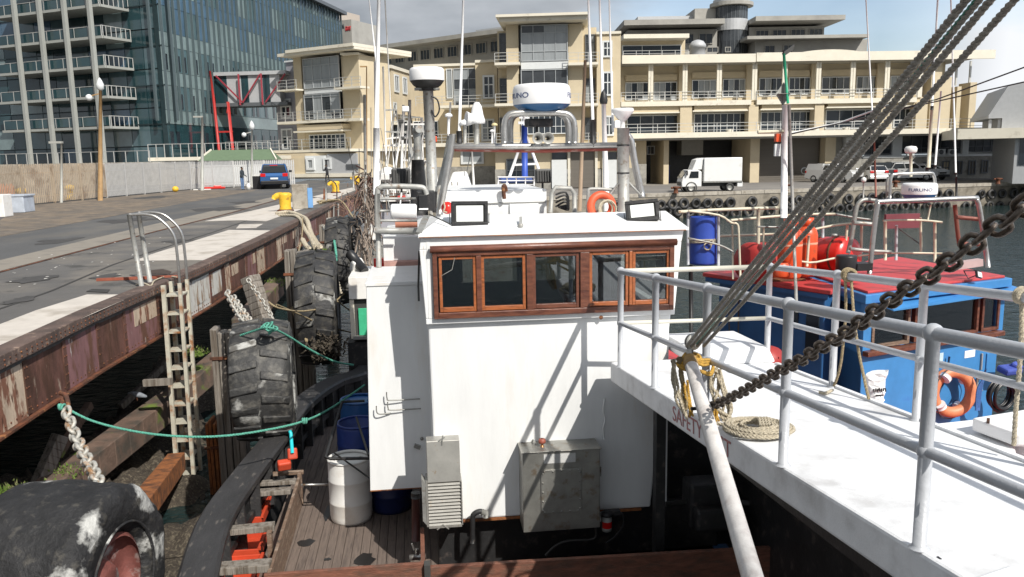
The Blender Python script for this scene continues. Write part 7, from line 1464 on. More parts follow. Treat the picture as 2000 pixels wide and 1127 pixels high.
bl = atY(1350, 668, 5.33); t = thing('rope_block', 'small worn pulley block shackled to the boom head', 'pulley', bl); obj('cheek', MB().lathe([(.01, -.02), (.055, -.02), (.06, 0), (.055, .02), (.01, .02)], bl+V((.01, 0, .0)), (.3, -1, 0), 18), galv, t); obj('sheave', MB().torus(bl+V((.01, .0, 0)), (.3, -1, 0), .05, .012, 18, 6), black, t); obj('shackle', MB().torus(bl+V((0, 0, -.07)), (1, 0, 0), .025, .008, 14, 6), darkgrey, t)
for k, (x0, x1, dz, lab) in enumerate(((1341, 1890, 0, 'leftmost of the tarred hawsers rising from the boom head'), (1351, 1914, 0, 'second tarred hawser touching the leftmost one'), (1362, 1938, 0, 'third tarred hawser from the left'), (1374, 1985, 0, 'tarred hawser apart on the right of the other three'))):
    a = atY(x0, 676, 5.3); b = atY(x1, -4, 2.25+.05*k); b2 = b+(b-a)*.18; mb = MB(); twist(mb, [a, b2], .0125, 3, pitch=.068, n=6); tag(obj('tarred_hawser', mb, tarred, org=a), lab, 'rope', 'tarred hawsers from the boom head')
a = atY(1360, 672, 5.28); b = atY(1907, -4, 2.3); solo('thin_cord', MB().tube([a, b+(b-a)*.1], .0035, 6), ropegreen, 'thin pale green cord between the tarred hawsers', 'cord')
cp_ = [(1379, 798), (1415, 783), (1453, 764), (1504, 735), (1572, 699), (1622, 667), (1646, 656), (1697, 618), (1745, 583), (1780, 560), (1819, 535), (1857, 510), (1890, 484), (1923, 457), (1955, 438), (1978, 420), (2003, 403), (2060, 360)]
path = [atY(x, y, 1/(1/4.8+(1/1.75-1/4.8)*((x-1379)/(2060-1379)))) for x, y in cp_]
chain('boom_chain', 'heavy oiled steel chain running from the boom up to the right', path, .08, .047, .0084, chainm)
# rope bunches at the boom head
def bunch(nm, lab, pts, r, m_, n, spread, seed=1):
    rd = random.Random(seed); mb = MB()
    for k in range(n): twist(mb, smooth([V(p)+V((rd.uniform(-spread, spread), rd.uniform(-spread, spread)*.7, rd.uniform(-spread, spread)*.5)) for p in pts], 4), r, 3, n=4)
    return solo(nm, mb, m_, lab, 'rope')
def bp(a, b, y=5.3): return atY(a, b, y)
bunch('rope_bunch', 'pale rope hank hanging left of the boom head down to the lettering', [bp(1313, 702), bp(1318, 745), bp(1325, 780), bp(1335, 803), bp(1342, 815)], .011, rope, 3, .018, 2)
bunch('rope_bunch', 'dark brown rope hank hanging behind the boom head', [bp(1326, 698), bp(1333, 735), bp(1338, 770), bp(1342, 800)], .012, ropetan, 4, .02, 3)
bunch('rope_bunch', 'yellow rope strands hanging left of the boom', [bp(1338, 745), bp(1342, 775), bp(1346, 800), bp(1350, 812)], .009, ropeyellow, 5, .02, 4)
bunch('rope_bunch', 'white rope hank tied to the rail right of the boom', [bp(1398, 722, 5.45), bp(1397, 755, 5.45), bp(1405, 790, 5.4), bp(1415, 815, 5.4), bp(1424, 822, 5.35)], .011, whitep and rope, 6, .035, 5)
bunch('rope_bunch', 'second white rope loop hanging beside the white hank', [bp(1402, 722, 5.45), bp(1412, 760, 5.42), bp(1424, 800, 5.4), bp(1416, 822, 5.38)], .011, rope, 4, .03, 6)
bunch('rope_bunch', 'orange frayed strands at the foot of the white hank', [bp(1396, 785, 5.38), bp(1398, 805, 5.38), bp(1402, 822, 5.38)], .008, ropeyellow, 6, .018, 7)
mb = MB()
for k in range(6): mb.torus(bp(1344, 706, 5.3)+V((.01*k-.02, 0, .012*k-.03)), (random.uniform(-.2, .2), -.3, 1), .055, .012, 20, 6)
for k in range(3): mb.tube(smooth([bp(1352, 700, 5.25), bp(1370, 703+5*k, 5.28), bp(1392, 705+3*k, 5.45), bp(1388, 728+2*k, 5.42), bp(1366, 724, 5.3)]), .012, 6)
solo('yellow_lashing', mb, ropeyellow, 'yellow webbing lashing round boom head and rail', 'lashing')
cz = wz(5.1)
mb = MB(); c = atZ(1478, 841, cz+.02); rd = random.Random(5)
for k in range(10):
    r = .09+.0115*k; cc_ = c+V((rd.uniform(-.02, .02), rd.uniform(-.02, .02), rd.uniform(0, .035)+.01)); pts = [cc_+V((cos(2*pi*i/22)*r*1.15, sin(2*pi*i/22)*r*1.25, rd.uniform(-.004, .004)-.08*sin(2*pi*i/22)*r*1.25)) for i in range(23)]; twist(mb, pts, .0125, 3, n=4)
for k in range(4): twist(mb, smooth([c+V((.02+.02*k, .12, .03)), c+V((.03+.02*k, .04, .07)), c+V((.0+.02*k, -.06, .05))]), .012, 3, n=4)
twist(mb, smooth([c+V((-.2, .1, .02)), c+V((-.3, .2, .02)), bp(1405, 828, 5.35)]), .0125, 3, n=4)
solo('rope_coil', mb, rope, 'pale rope laid in a flat oval coil on the white walkway', 'rope coil')
# ropes on the far rail
kx = 3.395
def kp(a, b): return atX(a, b, kx)
mb = MB(); c = kp(1658, 537)
for k in range(4): mb.torus(c+V((0, .012*k-.02, 0)), (random.uniform(-.2, .2), 1, random.uniform(-.2, .2)), .045, .014, 18, 6)
twist(mb, smooth([c+V((-.03, 0, -.03)), kp(1652, 600), kp(1648, 660), kp(1640, 720), kp(1625, 758), kp(1600, 768)]), .012); twist(mb, smooth([c+V((.02, 0, -.03)), kp(1668, 620), kp(1676, 680), kp(1688, 740), kp(1697, 780)]), .012)
solo('rail_rope', mb, ropetan, 'speckled rope knotted on the far rail with two ends hanging down', 'rope')
mb = MB(); c = kp(1996, 577)
for k in range(4): mb.torus(c+V((0, .012*k-.02, 0)), (random.uniform(-.2, .2), 1, random.uniform(-.2, .2)), .04, .013, 18, 6)
twist(mb, smooth([c, kp(1994, 680), kp(1985, 790), kp(1980, 870)]), .014); solo('rail_rope', mb, rope, 'rope knotted at the right picture edge of the far rail', 'rope')
mb = MB(); twist(mb, smooth([kp(1790, 822), kp(1790, 840), kp(1786, 858), kp(1778, 866)]), .013); solo('rail_rope', mb, rope, 'short rope loop at the foot of the rail post before the lifebuoy', 'rope')
solo('rope_end', twist(MB(), smooth([atZ(1600, 766, wz(6)+.02), atZ(1612, 768, wz(6)+.02), atZ(1626, 762, wz(6)+.02)]), .014), rope, 'short rope tail lying at the walkway edge', 'rope')
# plastic bag
t = thing('plastic_bag', 'crumpled white plastic bag with dark print hanging by the far rail', 'bag', kp(1710, 780)); c = atX(1711, 757, 3.75)
mb = MB(); n, m = 12, 10; vs = []; rd = random.Random(3)
for j in range(m+1):
    f = j/m; w_ = .095*(1.0-.35*f+(.2 if j == m else 0)); 
    for i in range(n): a = 2*pi*i/n; vs.append(c+V((cos(a)*w_*(1+rd.uniform(-.12, .12)), sin(a)*.05*(1+rd.uniform(-.3, .3)), .13-.26*f+rd.uniform(-.008, .008)+.02*cos(a))))
mb.add(vs, [(j*n+i, j*n+(i+1) % n, (j+1)*n+(i+1) % n, (j+1)*n+i) for j in range(m) for i in range(n)]+[list(range(n))]); obj('bag', mb, whiteclean, t)
mb = MB()
for k in range(7): mb.cbox(c+V((-.055+.017*k, -.062, -.005+.004*(k % 2))), (.011, .003, .03), 0, 0, .2*(k % 3-1))
mb.cbox(c+V((0, -.058, -.05)), (.07, .003, .012)); obj('print_mark', mb, black, t, kind='stuff')

# ================================================================== THE BLUE BOAT
C0 = atY(1690, 578, 10.0); BF = PL(C0, 72); BS = PL(C0, 4)
BB = thing('blue_boat', 'bright blue fishing boat with red roof moored beyond the white walkway', 'boat', (5, 11, WZ))
zR_ = C0.z; uE_ = BF.uz(1958, 560)[0]; vE = BS.uz(1602, 560)[0]      # right end along front; aft along the side (positive = away)
if BF.n.y > 0: BF.n = -BF.n
def bf(x, y): return BF.uz(x, y)
def bbox(nm, r, o0, o1, m_, par=None, bev=.006): u0, u1, z0, z1 = rect(BF, *r); return obj(nm, B(BF, u0, u1, z0, z1, o0, o1), m_, par or BB, bevel=bev)
zB_ = bf(1850, 830)[1]-.3
zs0 = bf(1690, 690)[1]; zw1_ = bf(1790, 583)[1]
E1 = BF.P(uE_, 0); S1 = BS.P(vE, 0); 
# plan of the wheelhouse: C0 corner -> front to E1 -> back; S1 on the left side
back = V((-.07, 1, 0)).normalized()
plan = [BF.P(0, 0), E1, E1+back*2.2, S1+V((.02, .3, 0))]
obj('lower_wall', MB().prism([p+ZUP*zB_ for p in (BF.P(0.0, 0), BF.P(uE_, 0), E1+back*2.2, S1)], ZUP*(zs0-zB_)), boatblue, BB, bevel=.02)
mb = MB(); mb.prism([p+ZUP*zB_ for p in (BF.P(0.0, 0), BF.P(uE_, 0), E1+back*2.2, S1)], ZUP*.1)
# roof slab with overhang and pale blue fascia
ov = .1; rp_ = [BF.P(-ov, 0, ov), BF.P(uE_+ov*.6, 0, ov), E1+back*2.5+V((.05, 0, 0)), S1+V((-.12, .5, 0))]
obj('roof', MB().prism([p+ZUP*(zR_-.09) for p in rp_], ZUP*.12), boatblue, BB, bevel=.01)
cen = sum(rp_, V((0, 0, 0)))/4; obj('roof_deck', MB().prism([p.lerp(cen, .06)+ZUP*(zR_+.031) for p in rp_], ZUP*.035), roofred, BB, bevel=.01)
obj('brow', MB().prism([BF.P(.2, zR_-.12, .0), BF.P(uE_+.2, zR_-.12, .0), BF.P(uE_+.22, zR_-.16, .22), BF.P(.3, zR_-.2, .2)], ZUP*.02), boatblue, BB)
# pillars, windows
zt_w = zR_-.1
for a, b in ((1686, 1706), (1946, 1960)): u0, u1 = bf(a, 620)[0], bf(b, 620)[0]; obj('pillar', B(BF, max(u0, .002), u1, zs0+.001, zt_w, -.06, 0), boatblue, BB, bevel=.005)
for i, (a, b) in enumerate(((1708, 1772), (1790, 1906), (1920, 1946))):
    u0, u1 = bf(a, 620)[0], bf(b, 620)[0]; mb = MB(); z0, z1 = zs0+.05, zt_w-.03; f = .045
    B(BF, u0-f, u0, z0, z1, -.05, .02, mb); B(BF, u1, u1+f, z0, z1, -.05, .02, mb); B(BF, u0, u1, z0, z0+f, -.05, .019, mb); B(BF, u0, u1, z1-f, z1, -.05, .019, mb)
    f_ = obj('window_frame', mb, varnish if i else oldwood, BB, bevel=.004); obj('pane', B(BF, u0, u1, z0+f, z1-f, -.03, -.022), clearglass, f_)
obj('sill', B(BF, .0, uE_, zs0-.03, zs0+.04, .001, .1), varnish, BB, bevel=.008)
obj('inner_back', MB().prism([S1+V((.1, .25, zs0)), E1+back*1.5+ZUP*zs0, E1+back*1.5+ZUP*(zs0+.2), S1+V((.1, .25, zs0+.2))], (0, .04, 0)), mat('dim_cabin_lining', (.3, .3, .3), .8), BB)
obj('side_wall', MB().prism([BS.P(.02, zB_, 0), BS.P(vE, zB_, 0), BS.P(vE, zt_w, 0), BS.P(.02, zt_w, 0)], V((.05, 0, 0))), boatblue, BB)
u, z = BS.uz(1650, 640); obj('side_window', MB().prism([BS.P(vE*.25, zs0+.1, 0), BS.P(vE*.85, zs0+.1, 0), BS.P(vE*.85, zt_w-.08, 0), BS.P(vE*.25, zt_w-.08, 0)], V((-.012, 0, 0))), paneA, BB)
c = BF.W(1868, 650, -.14); t = thing('white_cover', 'white draped cover standing inside the blue boat window', 'cover', c); obj('cover', MB().lathe([(.13, -.2), (.11, -.05), (.09, .12), (.06, .2), (.01, .22)], c, n=16), whiteclean, t)
c = BF.W(1931, 625, -.1); solo('white_disc', MB().lathe([(.001, .01), (.06, .01), (.065, -.01), (.001, -.012)], c, BF.n, 20), whitep, 'round white disc behind the rightmost window of the blue boat', 'disc')
obj('instrument_panel', B(BF, *rect(BF, 1800, 585, 1850, 670), -.7, -.6), mat('pale_cabinet', (.3, .31, .33), .6), BB); obj('notice', B(BF, *rect(BF, 1815, 585, 1842, 625), -.59, -.58), cream, BB)
bbox('sticker', (1884, 684, 1904, 698), .001, .004, whiteclean); bbox('sticker', (1825, 690, 1842, 706), .001, .004, mat('pale_sticker', (.45, .6, .65), .5)); bbox('drain_pipe', (1925, 690, 1929, 720), .0, .02, boatblue); bbox('hook', (1914, 690, 1916, 722), .001, .03, galv)
# aft cabin to the left
C1 = atY(1600, 566, 10.6); BA = PL(C1, -28); BA.n = BA.n if BA.n.x < 0 else -BA.n; uA_ = BA.uz(1404, 560)[0]
z1 = C1.z
obj('aft_cabin', MB().prism([BA.P(-.1, -1.7), BA.P(uA_, -1.7), BA.P(uA_, -1.7)+V((2.2, .9, 0)), BA.P(-.1, -1.7)+V((1.6, .9, 0))], ZUP*(z1+1.68)), darkblue, BB, bevel=.02)
obj('aft_roof', MB().prism([BA.P(-.25, z1-.03, .1), BA.P(uA_+.25, z1-.03, .1), BA.P(uA_+.9, z1-.03)+V((2.3, 1.3, 0)), BA.P(-.1, z1-.03)+V((1.9, 1.6, 0))], ZUP*.06), roofred, BB, bevel=.01)
obj('aft_roof_lip', MB().prism([BA.P(-.2, z1-.1, .06), BA.P(uA_+.2, z1-.1, .06), BA.P(uA_+.2, z1-.035, .06), BA.P(-.2, z1-.035, .06)], BA.n*.03), darkblue, BB)
for a, b, c_, d in ((1540, 596, 1560, 640), (1575, 592, 1600, 700)): obj('dark_opening', B(BA, *rect(BA, a, b, c_, d), .001, .02), paneA, BB)
obj('ladder_hook', MB().tube(smooth([BA.W(1430, 560, .08), BA.W(1431, 640, .08), BA.W(1436, 652, .08), BA.W(1447, 656, .08)]), .012, 6).tube([BA.W(1448, 575, .06), BA.W(1447, 672, .06)], .012, 6), darkgrey, BB)
obj('hull', MB().prism([(3.75, 3, WZ-.5), (8.5, 3, WZ-.5), (9, 18, WZ-.5), (4.6, 18, WZ-.5)], ZUP*2.0), darkblue, BB, bevel=.1)
obj('hull_deck', MB().prism([(3.8, 3, WZ+1.51), (8.4, 3, WZ+1.51), (8.9, 18, WZ+1.51), (4.7, 18, WZ+1.51)], ZUP*.03), roofred, BB)
# lifebuoy on the front
t = thing('lifebuoy', 'faded orange lifebuoy with white bands hanging on the blue wheelhouse', 'lifebuoy', BF.W(1845, 762, .08)); c = BF.W(1845, 762, .12); d_ = (BF.n+V((-.3, -.6, .15))).normalized()
Rb = 43/FL*c.y*1.02; obj('ring', MB().torus(c, d_, Rb, Rb*.27, 44, 14), buoyor, t)
for k in range(4):
    a = radians(35+90*k); ctr = c+BF.d*cos(a)*Rb+ZUP*sin(a)*Rb; tv = (-BF.d*sin(a)+ZUP*cos(a)); obj('band', MB().tube([ctr-tv*.03, ctr+tv*.03], Rb*.285, 16), whiteclean, t)
pts = [c+BF.d*cos(a_)*Rb*1.33*(1+.04*sin(8*a_))+ZUP*sin(a_)*Rb*1.33+d_*.02 for a_ in [2*pi*i/40 for i in range(41)]]; obj('grab_line', MB().tube(pts, .008, 6), black, t)
obj('cord', MB().tube(smooth([BF.W(1848, 695, .05), BF.W(1842, 735, .05), BF.W(1830, 760, .05), BF.W(1826, 782, .04), BF.W(1840, 793, .04), BF.W(1862, 780, .05)]), .014, 6), mat('dark_blue_cord', (.01, .05, .12), .6), t)
t = thing('deck_tap', 'small grey valve and pipe on the blue wheelhouse right of the lifebuoy', 'valve', BF.W(1902, 740, .05)); obj('body', MB().tube([BF.W(1902, 722, .05), BF.W(1902, 765, .05)], .018, 8).tube([BF.W(1902, 738, .05), BF.W(1914, 737, .05)], .02, 8).tube([BF.W(1898, 760, .05), BF.W(1912, 761, .05)], .012, 8), dullsteel, t)
t = thing('hose_coil', 'big coil of black hose hanging at the right corner of the blue boat', 'hose', BF.W(1955, 770, .1)); mb = MB(); c = atY(1952, 770, 10.4)
for k in range(10): mb.torus(c+V((random.uniform(-.03, .03), -.012*k, random.uniform(-.02, .02))), (.25, -1, .0), .21+random.uniform(-.03, .02), .016, 28, 6)
obj('hose', mb, blackplastic, t); mb = MB()
for k in range(5): mb.tube(smooth([atY(1925, 722+3*k, 10.2), atY(1917-2*k, 760, 10.2), atY(1912-1.5*k, 802, 10.15)]), .012, 6)
obj('cable', mb, ropeblue, t); solo('blue_tarp', MB().cbox(atY(1972, 722, 10.6), (.3, .2, .1), .2, .2).cbox(atY(1985, 716, 10.6), (.16, .14, .1), .6, .5), mat('blue_tarp', (.05, .08, .35), .6, bump=.8, bs=14), 'crumpled blue tarpaulin above the black hose coil', 'tarpaulin', bevel=.03)
# tanks and gas bottles on the red roof
def tank(lab, a, b, r, m_):
    a, b = V(a), V(b); L = (b-a).length; d = (b-a).normalized(); t = thing('tank', lab, 'tank', a-ZUP*r)
    obj('shell', MB().lathe([(.01, -.05), (r*.6, -.035), (r*.93, .0), (r, .04), (r, L-.04), (r*.93, L), (r*.6, L+.035), (.01, L+.05)], a, d, 36), m_, t)
    for f in (.25, .75): obj('strap', MB().lathe([(r+.004, L*f-.02), (r+.012, L*f-.012), (r+.012, L*f+.012), (r+.004, L*f+.02)], a, d, 36), rust, t)
    obj('filler_cap', MB().lathe([(.035, 0), (.045, .03), (.04, .05), (.01, .055)], a+d*L*.55+ZUP*(r-.01), n=14), galv, t); obj('cradle', MB().box((a.x+b.x)/2-.25, (a.x+b.x)/2+.25, a.y-r*.6, a.y+r*.6, a.z-r-.06, a.z-r+.04), rust, t)
    return t
tank('shade-toned red tank lying at the left behind the gas bottles', atY(1462, 512, 11.4), atY(1560, 508, 12.1), .29, mat('shaded_tank_red', (.42, .035, .03), .45, var=.2, vs=3)); tank('sun-toned red tank with strap lying right of the gas bottles', atY(1590, 500, 12.2), atY(1660, 500, 11.6), .3, tankred)  # sunlight put into the reds: left tank darker, right tank lighter
def gas(lab, x, y, Y, r, h):
    c = atY(x, y, Y); t = thing('gas_bottle', lab, 'gas bottle', c); obj('shell', MB().lathe([(.01, 0), (r*.9, 0), (r, .03), (r, h*.78), (r*.85, h*.88), (r*.45, h*.95), (.03, h*.97), (.03, h)], c, n=28), orange, t); obj('collar', MB().lathe([(r*.5, h*.95), (r*.62, h*.97), (r*.6, h*1.1), (r*.56, h*1.1)], c, n=20, a0=.5, a1=5.6), orange, t); obj('valve', MB().cbox(c+ZUP*h*1.02, (.05, .05, .08)), brass, t); obj('ring', MB().lathe([(r*1.004, h*.6), (r*1.015, h*.61), (r*1.015, h*.63), (r*1.004, h*.64)], c, n=28), mat('pale_ring', (.6, .3, .2), .5), t)
    return t
gas('front orange gas bottle standing at the foot of the white mast', 1541, 542, 10.9, .165, .75); gas('rear orange gas bottle right of the white mast', 1572, 538, 11.4, .16, .78)
solo('cut_bottle', MB().lathe([(.01, 0), (.12, .0), (.13, .02), (.13, .16), (.09, .2)], atY(1525, 540, 10.7), n=20), orange, 'squat orange bottle base at the foot of the front gas bottle', 'bottle')
solo('black_drum', MB().lathe([(.01, 0), (.13, 0), (.135, .02), (.135, .2), (.13, .22), (.01, .22)], atY(1652, 530, 10.4), n=24).cbox(atY(1682, 520, 10.4), (.22, .2, .1)), blackplastic, 'glossy black drum with flat tray on the red roof', 'drum')
# hanging blue barrel
t = thing('hanging_barrel', 'blue drum with torn top lashed inside the white rail', 'barrel', atY(1373, 517, 11.4)); c = atY(1373, 515, 11.4); r = .2
obj('shell', MB().lathe([(.01, 0), (r*.95, 0), (r, .03), (r*.98, .1), (r, .14), (r, .3), (r*1.02, .33), (r, .36), (r*.97, .55), (r*1.0, .6), (r*.98, .68)], c, n=30), mat('hanging_barrel_blue', (.03, .07, .36), .4, var=.15, vs=4), t)
mb = MB()
for k in range(3): mb.torus(c+ZUP*(.31+.02*k), (.05*k, .1, 1), r*1.06, .008, 28, 6)
obj('lashing', mb, rope, t); obj('knot', MB().torus(c+V((-.02, -.23, .28)), (0, 1, 0), .05, .01, 16, 6).torus(c+V((.03, -.23, .33)), (.2, 1, 0), .03, .01, 16, 6), rope, t)
pale = mat('cream_pipe', (.56, .52, .4), .5, var=.15, vs=8, c2=(.3, .16, .08), s2=9, t2=.66, w2=.05)
RB = thing('boat_rails', 'cream pipe rails round the red roof of the blue boat', 'railing', (4.5, 11, .5))
def rr(pts, Y, r=.018, m_=pale, nm='rail'): obj(nm, MB().tube(smooth([atY(x, y, Y if not isinstance(Y, (list, tuple)) else Y[i]) for i, (x, y) in enumerate(pts)], 3), r, 10), m_, RB)
rr([(1325, 414), (1400, 410), (1480, 407), (1520, 406)], 11.4, .024); rr([(1420, 431), (1510, 423), (1570, 419), (1632, 418)], 11.8, .02); rr([(1632, 418), (1670, 425), (1700, 429)], 11.8, .016, dullsteel)
rr([(1344, 414), (1343, 470), (1344, 517)], 11.2, .02, railpaint); rr([(1403, 418), (1403, 520)], 11.2, .022, railpaint); rr([(1344, 465), (1403, 478), (1432, 492)], 11.1, .014, dullsteel); rr([(1344, 412), (1403, 420), (1428, 435), (1440, 438), (1443, 460), (1446, 545)], 11.1, .016); rr([(1430, 440), (1432, 545)], 11.2, .014)
rr([(1405, 461), (1515, 457)], 11.8, .018); rr([(1481, 406), (1481, 520)], 11.4, .026); rr([(1491, 445), (1492, 500)], 11.1, .016); rr([(1480, 443), (1550, 444)], 11.1, .014, dullsteel); rr([(1580, 460), (1576, 520)], 11.2, .02); rr([(1607, 424), (1607, 464)], 11.9, .022, railpaint)
rr([(1590, 448), (1630, 440), (1665, 436)], 11.6, .018); rr([(1655, 440), (1651, 480)], 11.6, .02); rr([(1683, 440), (1682, 495)], 11.8, .02); rr([(1530, 502), (1580, 513), (1622, 506), (1660, 498)], 10.9, .015); 
rr([(1725, 431), (1795, 430), (1840, 434)], 11.2, .016); rr([(1675, 500), (1735, 494), (1840, 495)], 11.2, .014); rr([(1729, 432), (1729, 508)], 11.0, .022); rr([(1751, 440), (1750, 508)], 11.6, .022, railpaint); rr([(1798, 425), (1799, 495)], 11.4, .018); rr([(1826, 434), (1826, 512)], 11.2, .022); rr([(1755, 446), (1796, 476)], 11.5, .008, darkgrey); rr([(1812, 430), (1818, 400)], 11.0, .012)
AB = thing('blue_boat_arch', 'stainless tube arch with rungs carrying the scanner over the red roof', 'arch', (5.5, 10.5, .6))
def ar(pts, Y, r=.03, m_=steel, nm='tube'): obj(nm, MB().tube(smooth([atY(x, y, Y) for x, y in pts], 3), r, 12), m_, AB)
ar([(1698, 535), (1706, 460), (1714, 400), (1718, 394), (1800, 391), (1900, 387), (1908, 391), (1915, 420), (1930, 522)], 10.4, .033); ar([(1656, 495), (1664, 460), (1672, 410), (1680, 394), (1692, 390), (1714, 393)], 11.2, .032, dullsteel); ar([(1865, 400), (1870, 450), (1874, 480)], 11.3, .03, mat('red_brown_tube', (.2, .07, .05), .5, .3)); ar([(1667, 435), (1708, 438)], 10.9, .03, dullsteel); ar([(1660, 486), (1700, 490), (1740, 492)], 10.9, .026, dullsteel); ar([(1868, 424), (1912, 428)], 10.9, .03, MATS['red_brown_tube']); ar([(1872, 475), (1922, 478)], 10.9, .028, MATS['red_brown_tube'])
ar([(1738, 388), (1739, 355), (1742, 344), (1752, 340), (1815, 338), (1823, 342), (1826, 355), (1826, 385)], 10.9, .022); ar([(1733, 390), (1733, 355), (1738, 345)], 11.2, .022, dullsteel)
cc = atY(1795, 379, 10.9); radome('white scanner with blue base and lettering on the blue boat arch', V((cc.x, cc.y, cc.z)), .232, .155, .1, domeblue, [('FURUNO', -.5)])
t = thing('satellite_mushroom', 'white mushroom satellite antenna on a short pole behind the blue boat scanner', 'antenna', atY(1779, 340, 11.5)); c = atY(1779, 293, 11.5); obj('cap', MB().lathe([(.03, -.05), (.07, -.045), (.085, -.02), (.088, .02), (.07, .05), (.01, .06)], c, n=20), whitep, t); obj('pole', MB().tube([atY(1779, 298, 11.5), atY(1779, 345, 11.5)], .022, 10), pale, t)
t = thing('gps_antenna', 'small white gps knob on a thin post left of the blue boat arch', 'antenna', atY(1687, 385, 11.4)); c = atY(1687, 350, 11.4); obj('cap', MB().lathe([(.02, -.04), (.035, -.03), (.035, .01), (.01, .03)], c, n=14), whitep, t); obj('pole', MB().tube([c, atY(1686, 390, 11.4)], .012, 8), galv, t)
for (x0, y0, x1, y1, r, m_, lab, Y) in ((1691, -8, 1706, 262, .012, whiteclean, 'white whip antenna left of the tarred hawsers', 12), (1832, -8, 1820, 215, .016, whiteclean, 'white whip antenna on a brown pole among the hawsers', 11.6), (1857, -8, 1867, 345, .013, whiteclean, 'rightmost white whip antenna standing on a dark foot', 11.4), (1838, 178, 1826, 330, .016, whiteclean, 'short white whip antenna leaning beside the brown pole', 11.8), (1820, 214, 1813, 335, .028, pale, 'brown lower pole under the white whip', 11.6), (1868, 340, 1868, 392, .018, black, 'dark foot of the rightmost whip antenna', 11.4), (1707, 262, 1711, 392, .016, MATS['red_brown_tube'], 'red brown stub pole below the whip left of the scanner', 11.6)):
    a, b = atY(x0, y0, Y), atY(x1, y1, Y); a2 = a+(a-b)*(.1 if y0 < 0 else 0); t = thing('whip_antenna' if r < .02 else 'antenna_pole', lab, 'antenna', b); obj('mast', MB().tube([b, a2], [r, r*.8], 8), m_, t); obj('ferrule', MB().tube([b, b+(a-b).normalized()*.06], r*1.5, 8), black, t)
# white mast with radar reflector and green pole
MM = thing('white_mast', 'white mast with diamond radar reflector rising from the blue boat', 'mast', atY(1530, 420, 11.2))
obj('mast', MB().tube([atY(1531, 425, 11.2), atY(1533, 205, 11.2)], [.05, .04], 14), whiteclean, MM); obj('stay_pole', MB().tube([atY(1556, 610, 10.4), atY(1541, 205, 11.0)], .022, 10), galv, MM)
c = atY(1530, 184, 11.2); s = .17; 
for nn in (V((1, .3, 0)), V((-.3, 1, 0)), V((0, 0, 1))):
    nn = nn.normalized(); u_ = nn.orthogonal().normalized(); 
    if abs(nn.z) < .5: u_ = ZUP
    v_ = nn.cross(u_); obj('reflector_plate', MB().prism([c+u_*s*.95, c+v_*s*.8, c-u_*s*.95, c-v_*s*.8], nn*.004), galv, MM)
obj('green_pole', MB().tube([atY(1531, 105, 11.2), atY(1539, 202, 11.1)], .019, 10), mat('green_pole_paint', (.02, .3, .16), .45, var=.1), MM); obj('wind_vane', MB().prism([atY(1528, 104, 11.2), atY(1552, 86, 11.2), atY(1549, 98, 11.2), atY(1531, 110, 11.2)], (0, .02, 0)), darkgrey, MM); obj('vane_post', MB().tube([atY(1531, 130, 11.2), atY(1530, 98, 11.2)], .012, 8), darkgrey, MM)
obj('nav_light', MB().cbox(atY(1519, 269, 11.1), (.07, .07, .11)), orange, MM); obj('nav_bracket', MB().box(atY(1513, 280, 11.1).x, atY(1524, 280, 11.1).x, 11.08, 11.12, atY(1519, 305, 11.1).z, atY(1519, 281, 11.1).z), framew, MM); obj('cross_tube', MB().tube([atY(1480, 258, 11.1), atY(1530, 257, 11.1)], .025, 8), pale, MM)
def wire(lab, pts, r=.008, m_=darkgrey): solo('wire', MB().tube(pts, r, 6), m_, lab, 'wire')
wire('thin black wire from the white mast up to the right picture edge', [atY(1540, 262, 11), atY(1700, 228, 10), atY(1830, 194, 9), atY(2010, 128, 8)]); wire('second thin black wire below the first at the right', [atY(1545, 262, 11), atY(1780, 209, 9.5), atY(2010, 158, 8)]); wire('white rope from the mast crosstree along the terrace line', [atY(1540, 261, 11), atY(1640, 240, 10.5), atY(1735, 205, 10)], .012, whiteclean)
t = thing('small_floodlight', 'small tilted floodlight on the brow of the blue wheelhouse', 'floodlight', BF.W(1888, 533, .15)); c = BF.W(1888, 533, .18); obj('housing', MB().cbox(c, (.14, .03, .1), radians(28), -.3, .25), black, t, bevel=.004); obj('glass', MB().cbox(c+BF.n*.02, (.11, .01, .07), radians(28), -.3, .25), lamppanel, t); obj('bracket', MB().tube([BF.W(1876, 528, .05), BF.W(1878, 542, .1), c], .008, 6).tube([BF.W(1876, 528, .05), BF.W(1900, 527, .1)], .008, 6), black, t)
solo('red_hatch_board', MB().box(atY(1730, 440, 12.6).x, atY(1796, 440, 12.6).x, 12.6, 12.66, atY(1760, 446, 12.6).z, atY(1760, 418, 12.6).z), mat('purple_red_board', (.16, .035, .045), .6), 'dull red board fixed on the rails behind the arch', 'board')
solo('pink_plank', MB().bar(atY(1862, 520, 10.8), atY(1915, 512, 10.8), .12, .1), mat('pale_pink_plank', (.45, .33, .32), .7), 'pale pinkish plank lying on the right of the red roof', 'plank')
solo('red_float', MB().lathe([(.01, -.1), (.13, -.08), (.17, 0), (.13, .08), (.01, .1)], atY(1507, 703, 8.4), (.5, -1, .5), 20), mat('dark_red_float', (.3, .025, .02), .5), 'dark red round float beyond the end step of the walkway', 'float')
solo('black_pole', MB().tube([atY(1349, 518, 11), atY(1350, 660, 10.8)], .03, 8), black, 'thin black pole standing in the water gap right of the wheelhouse', 'pole')

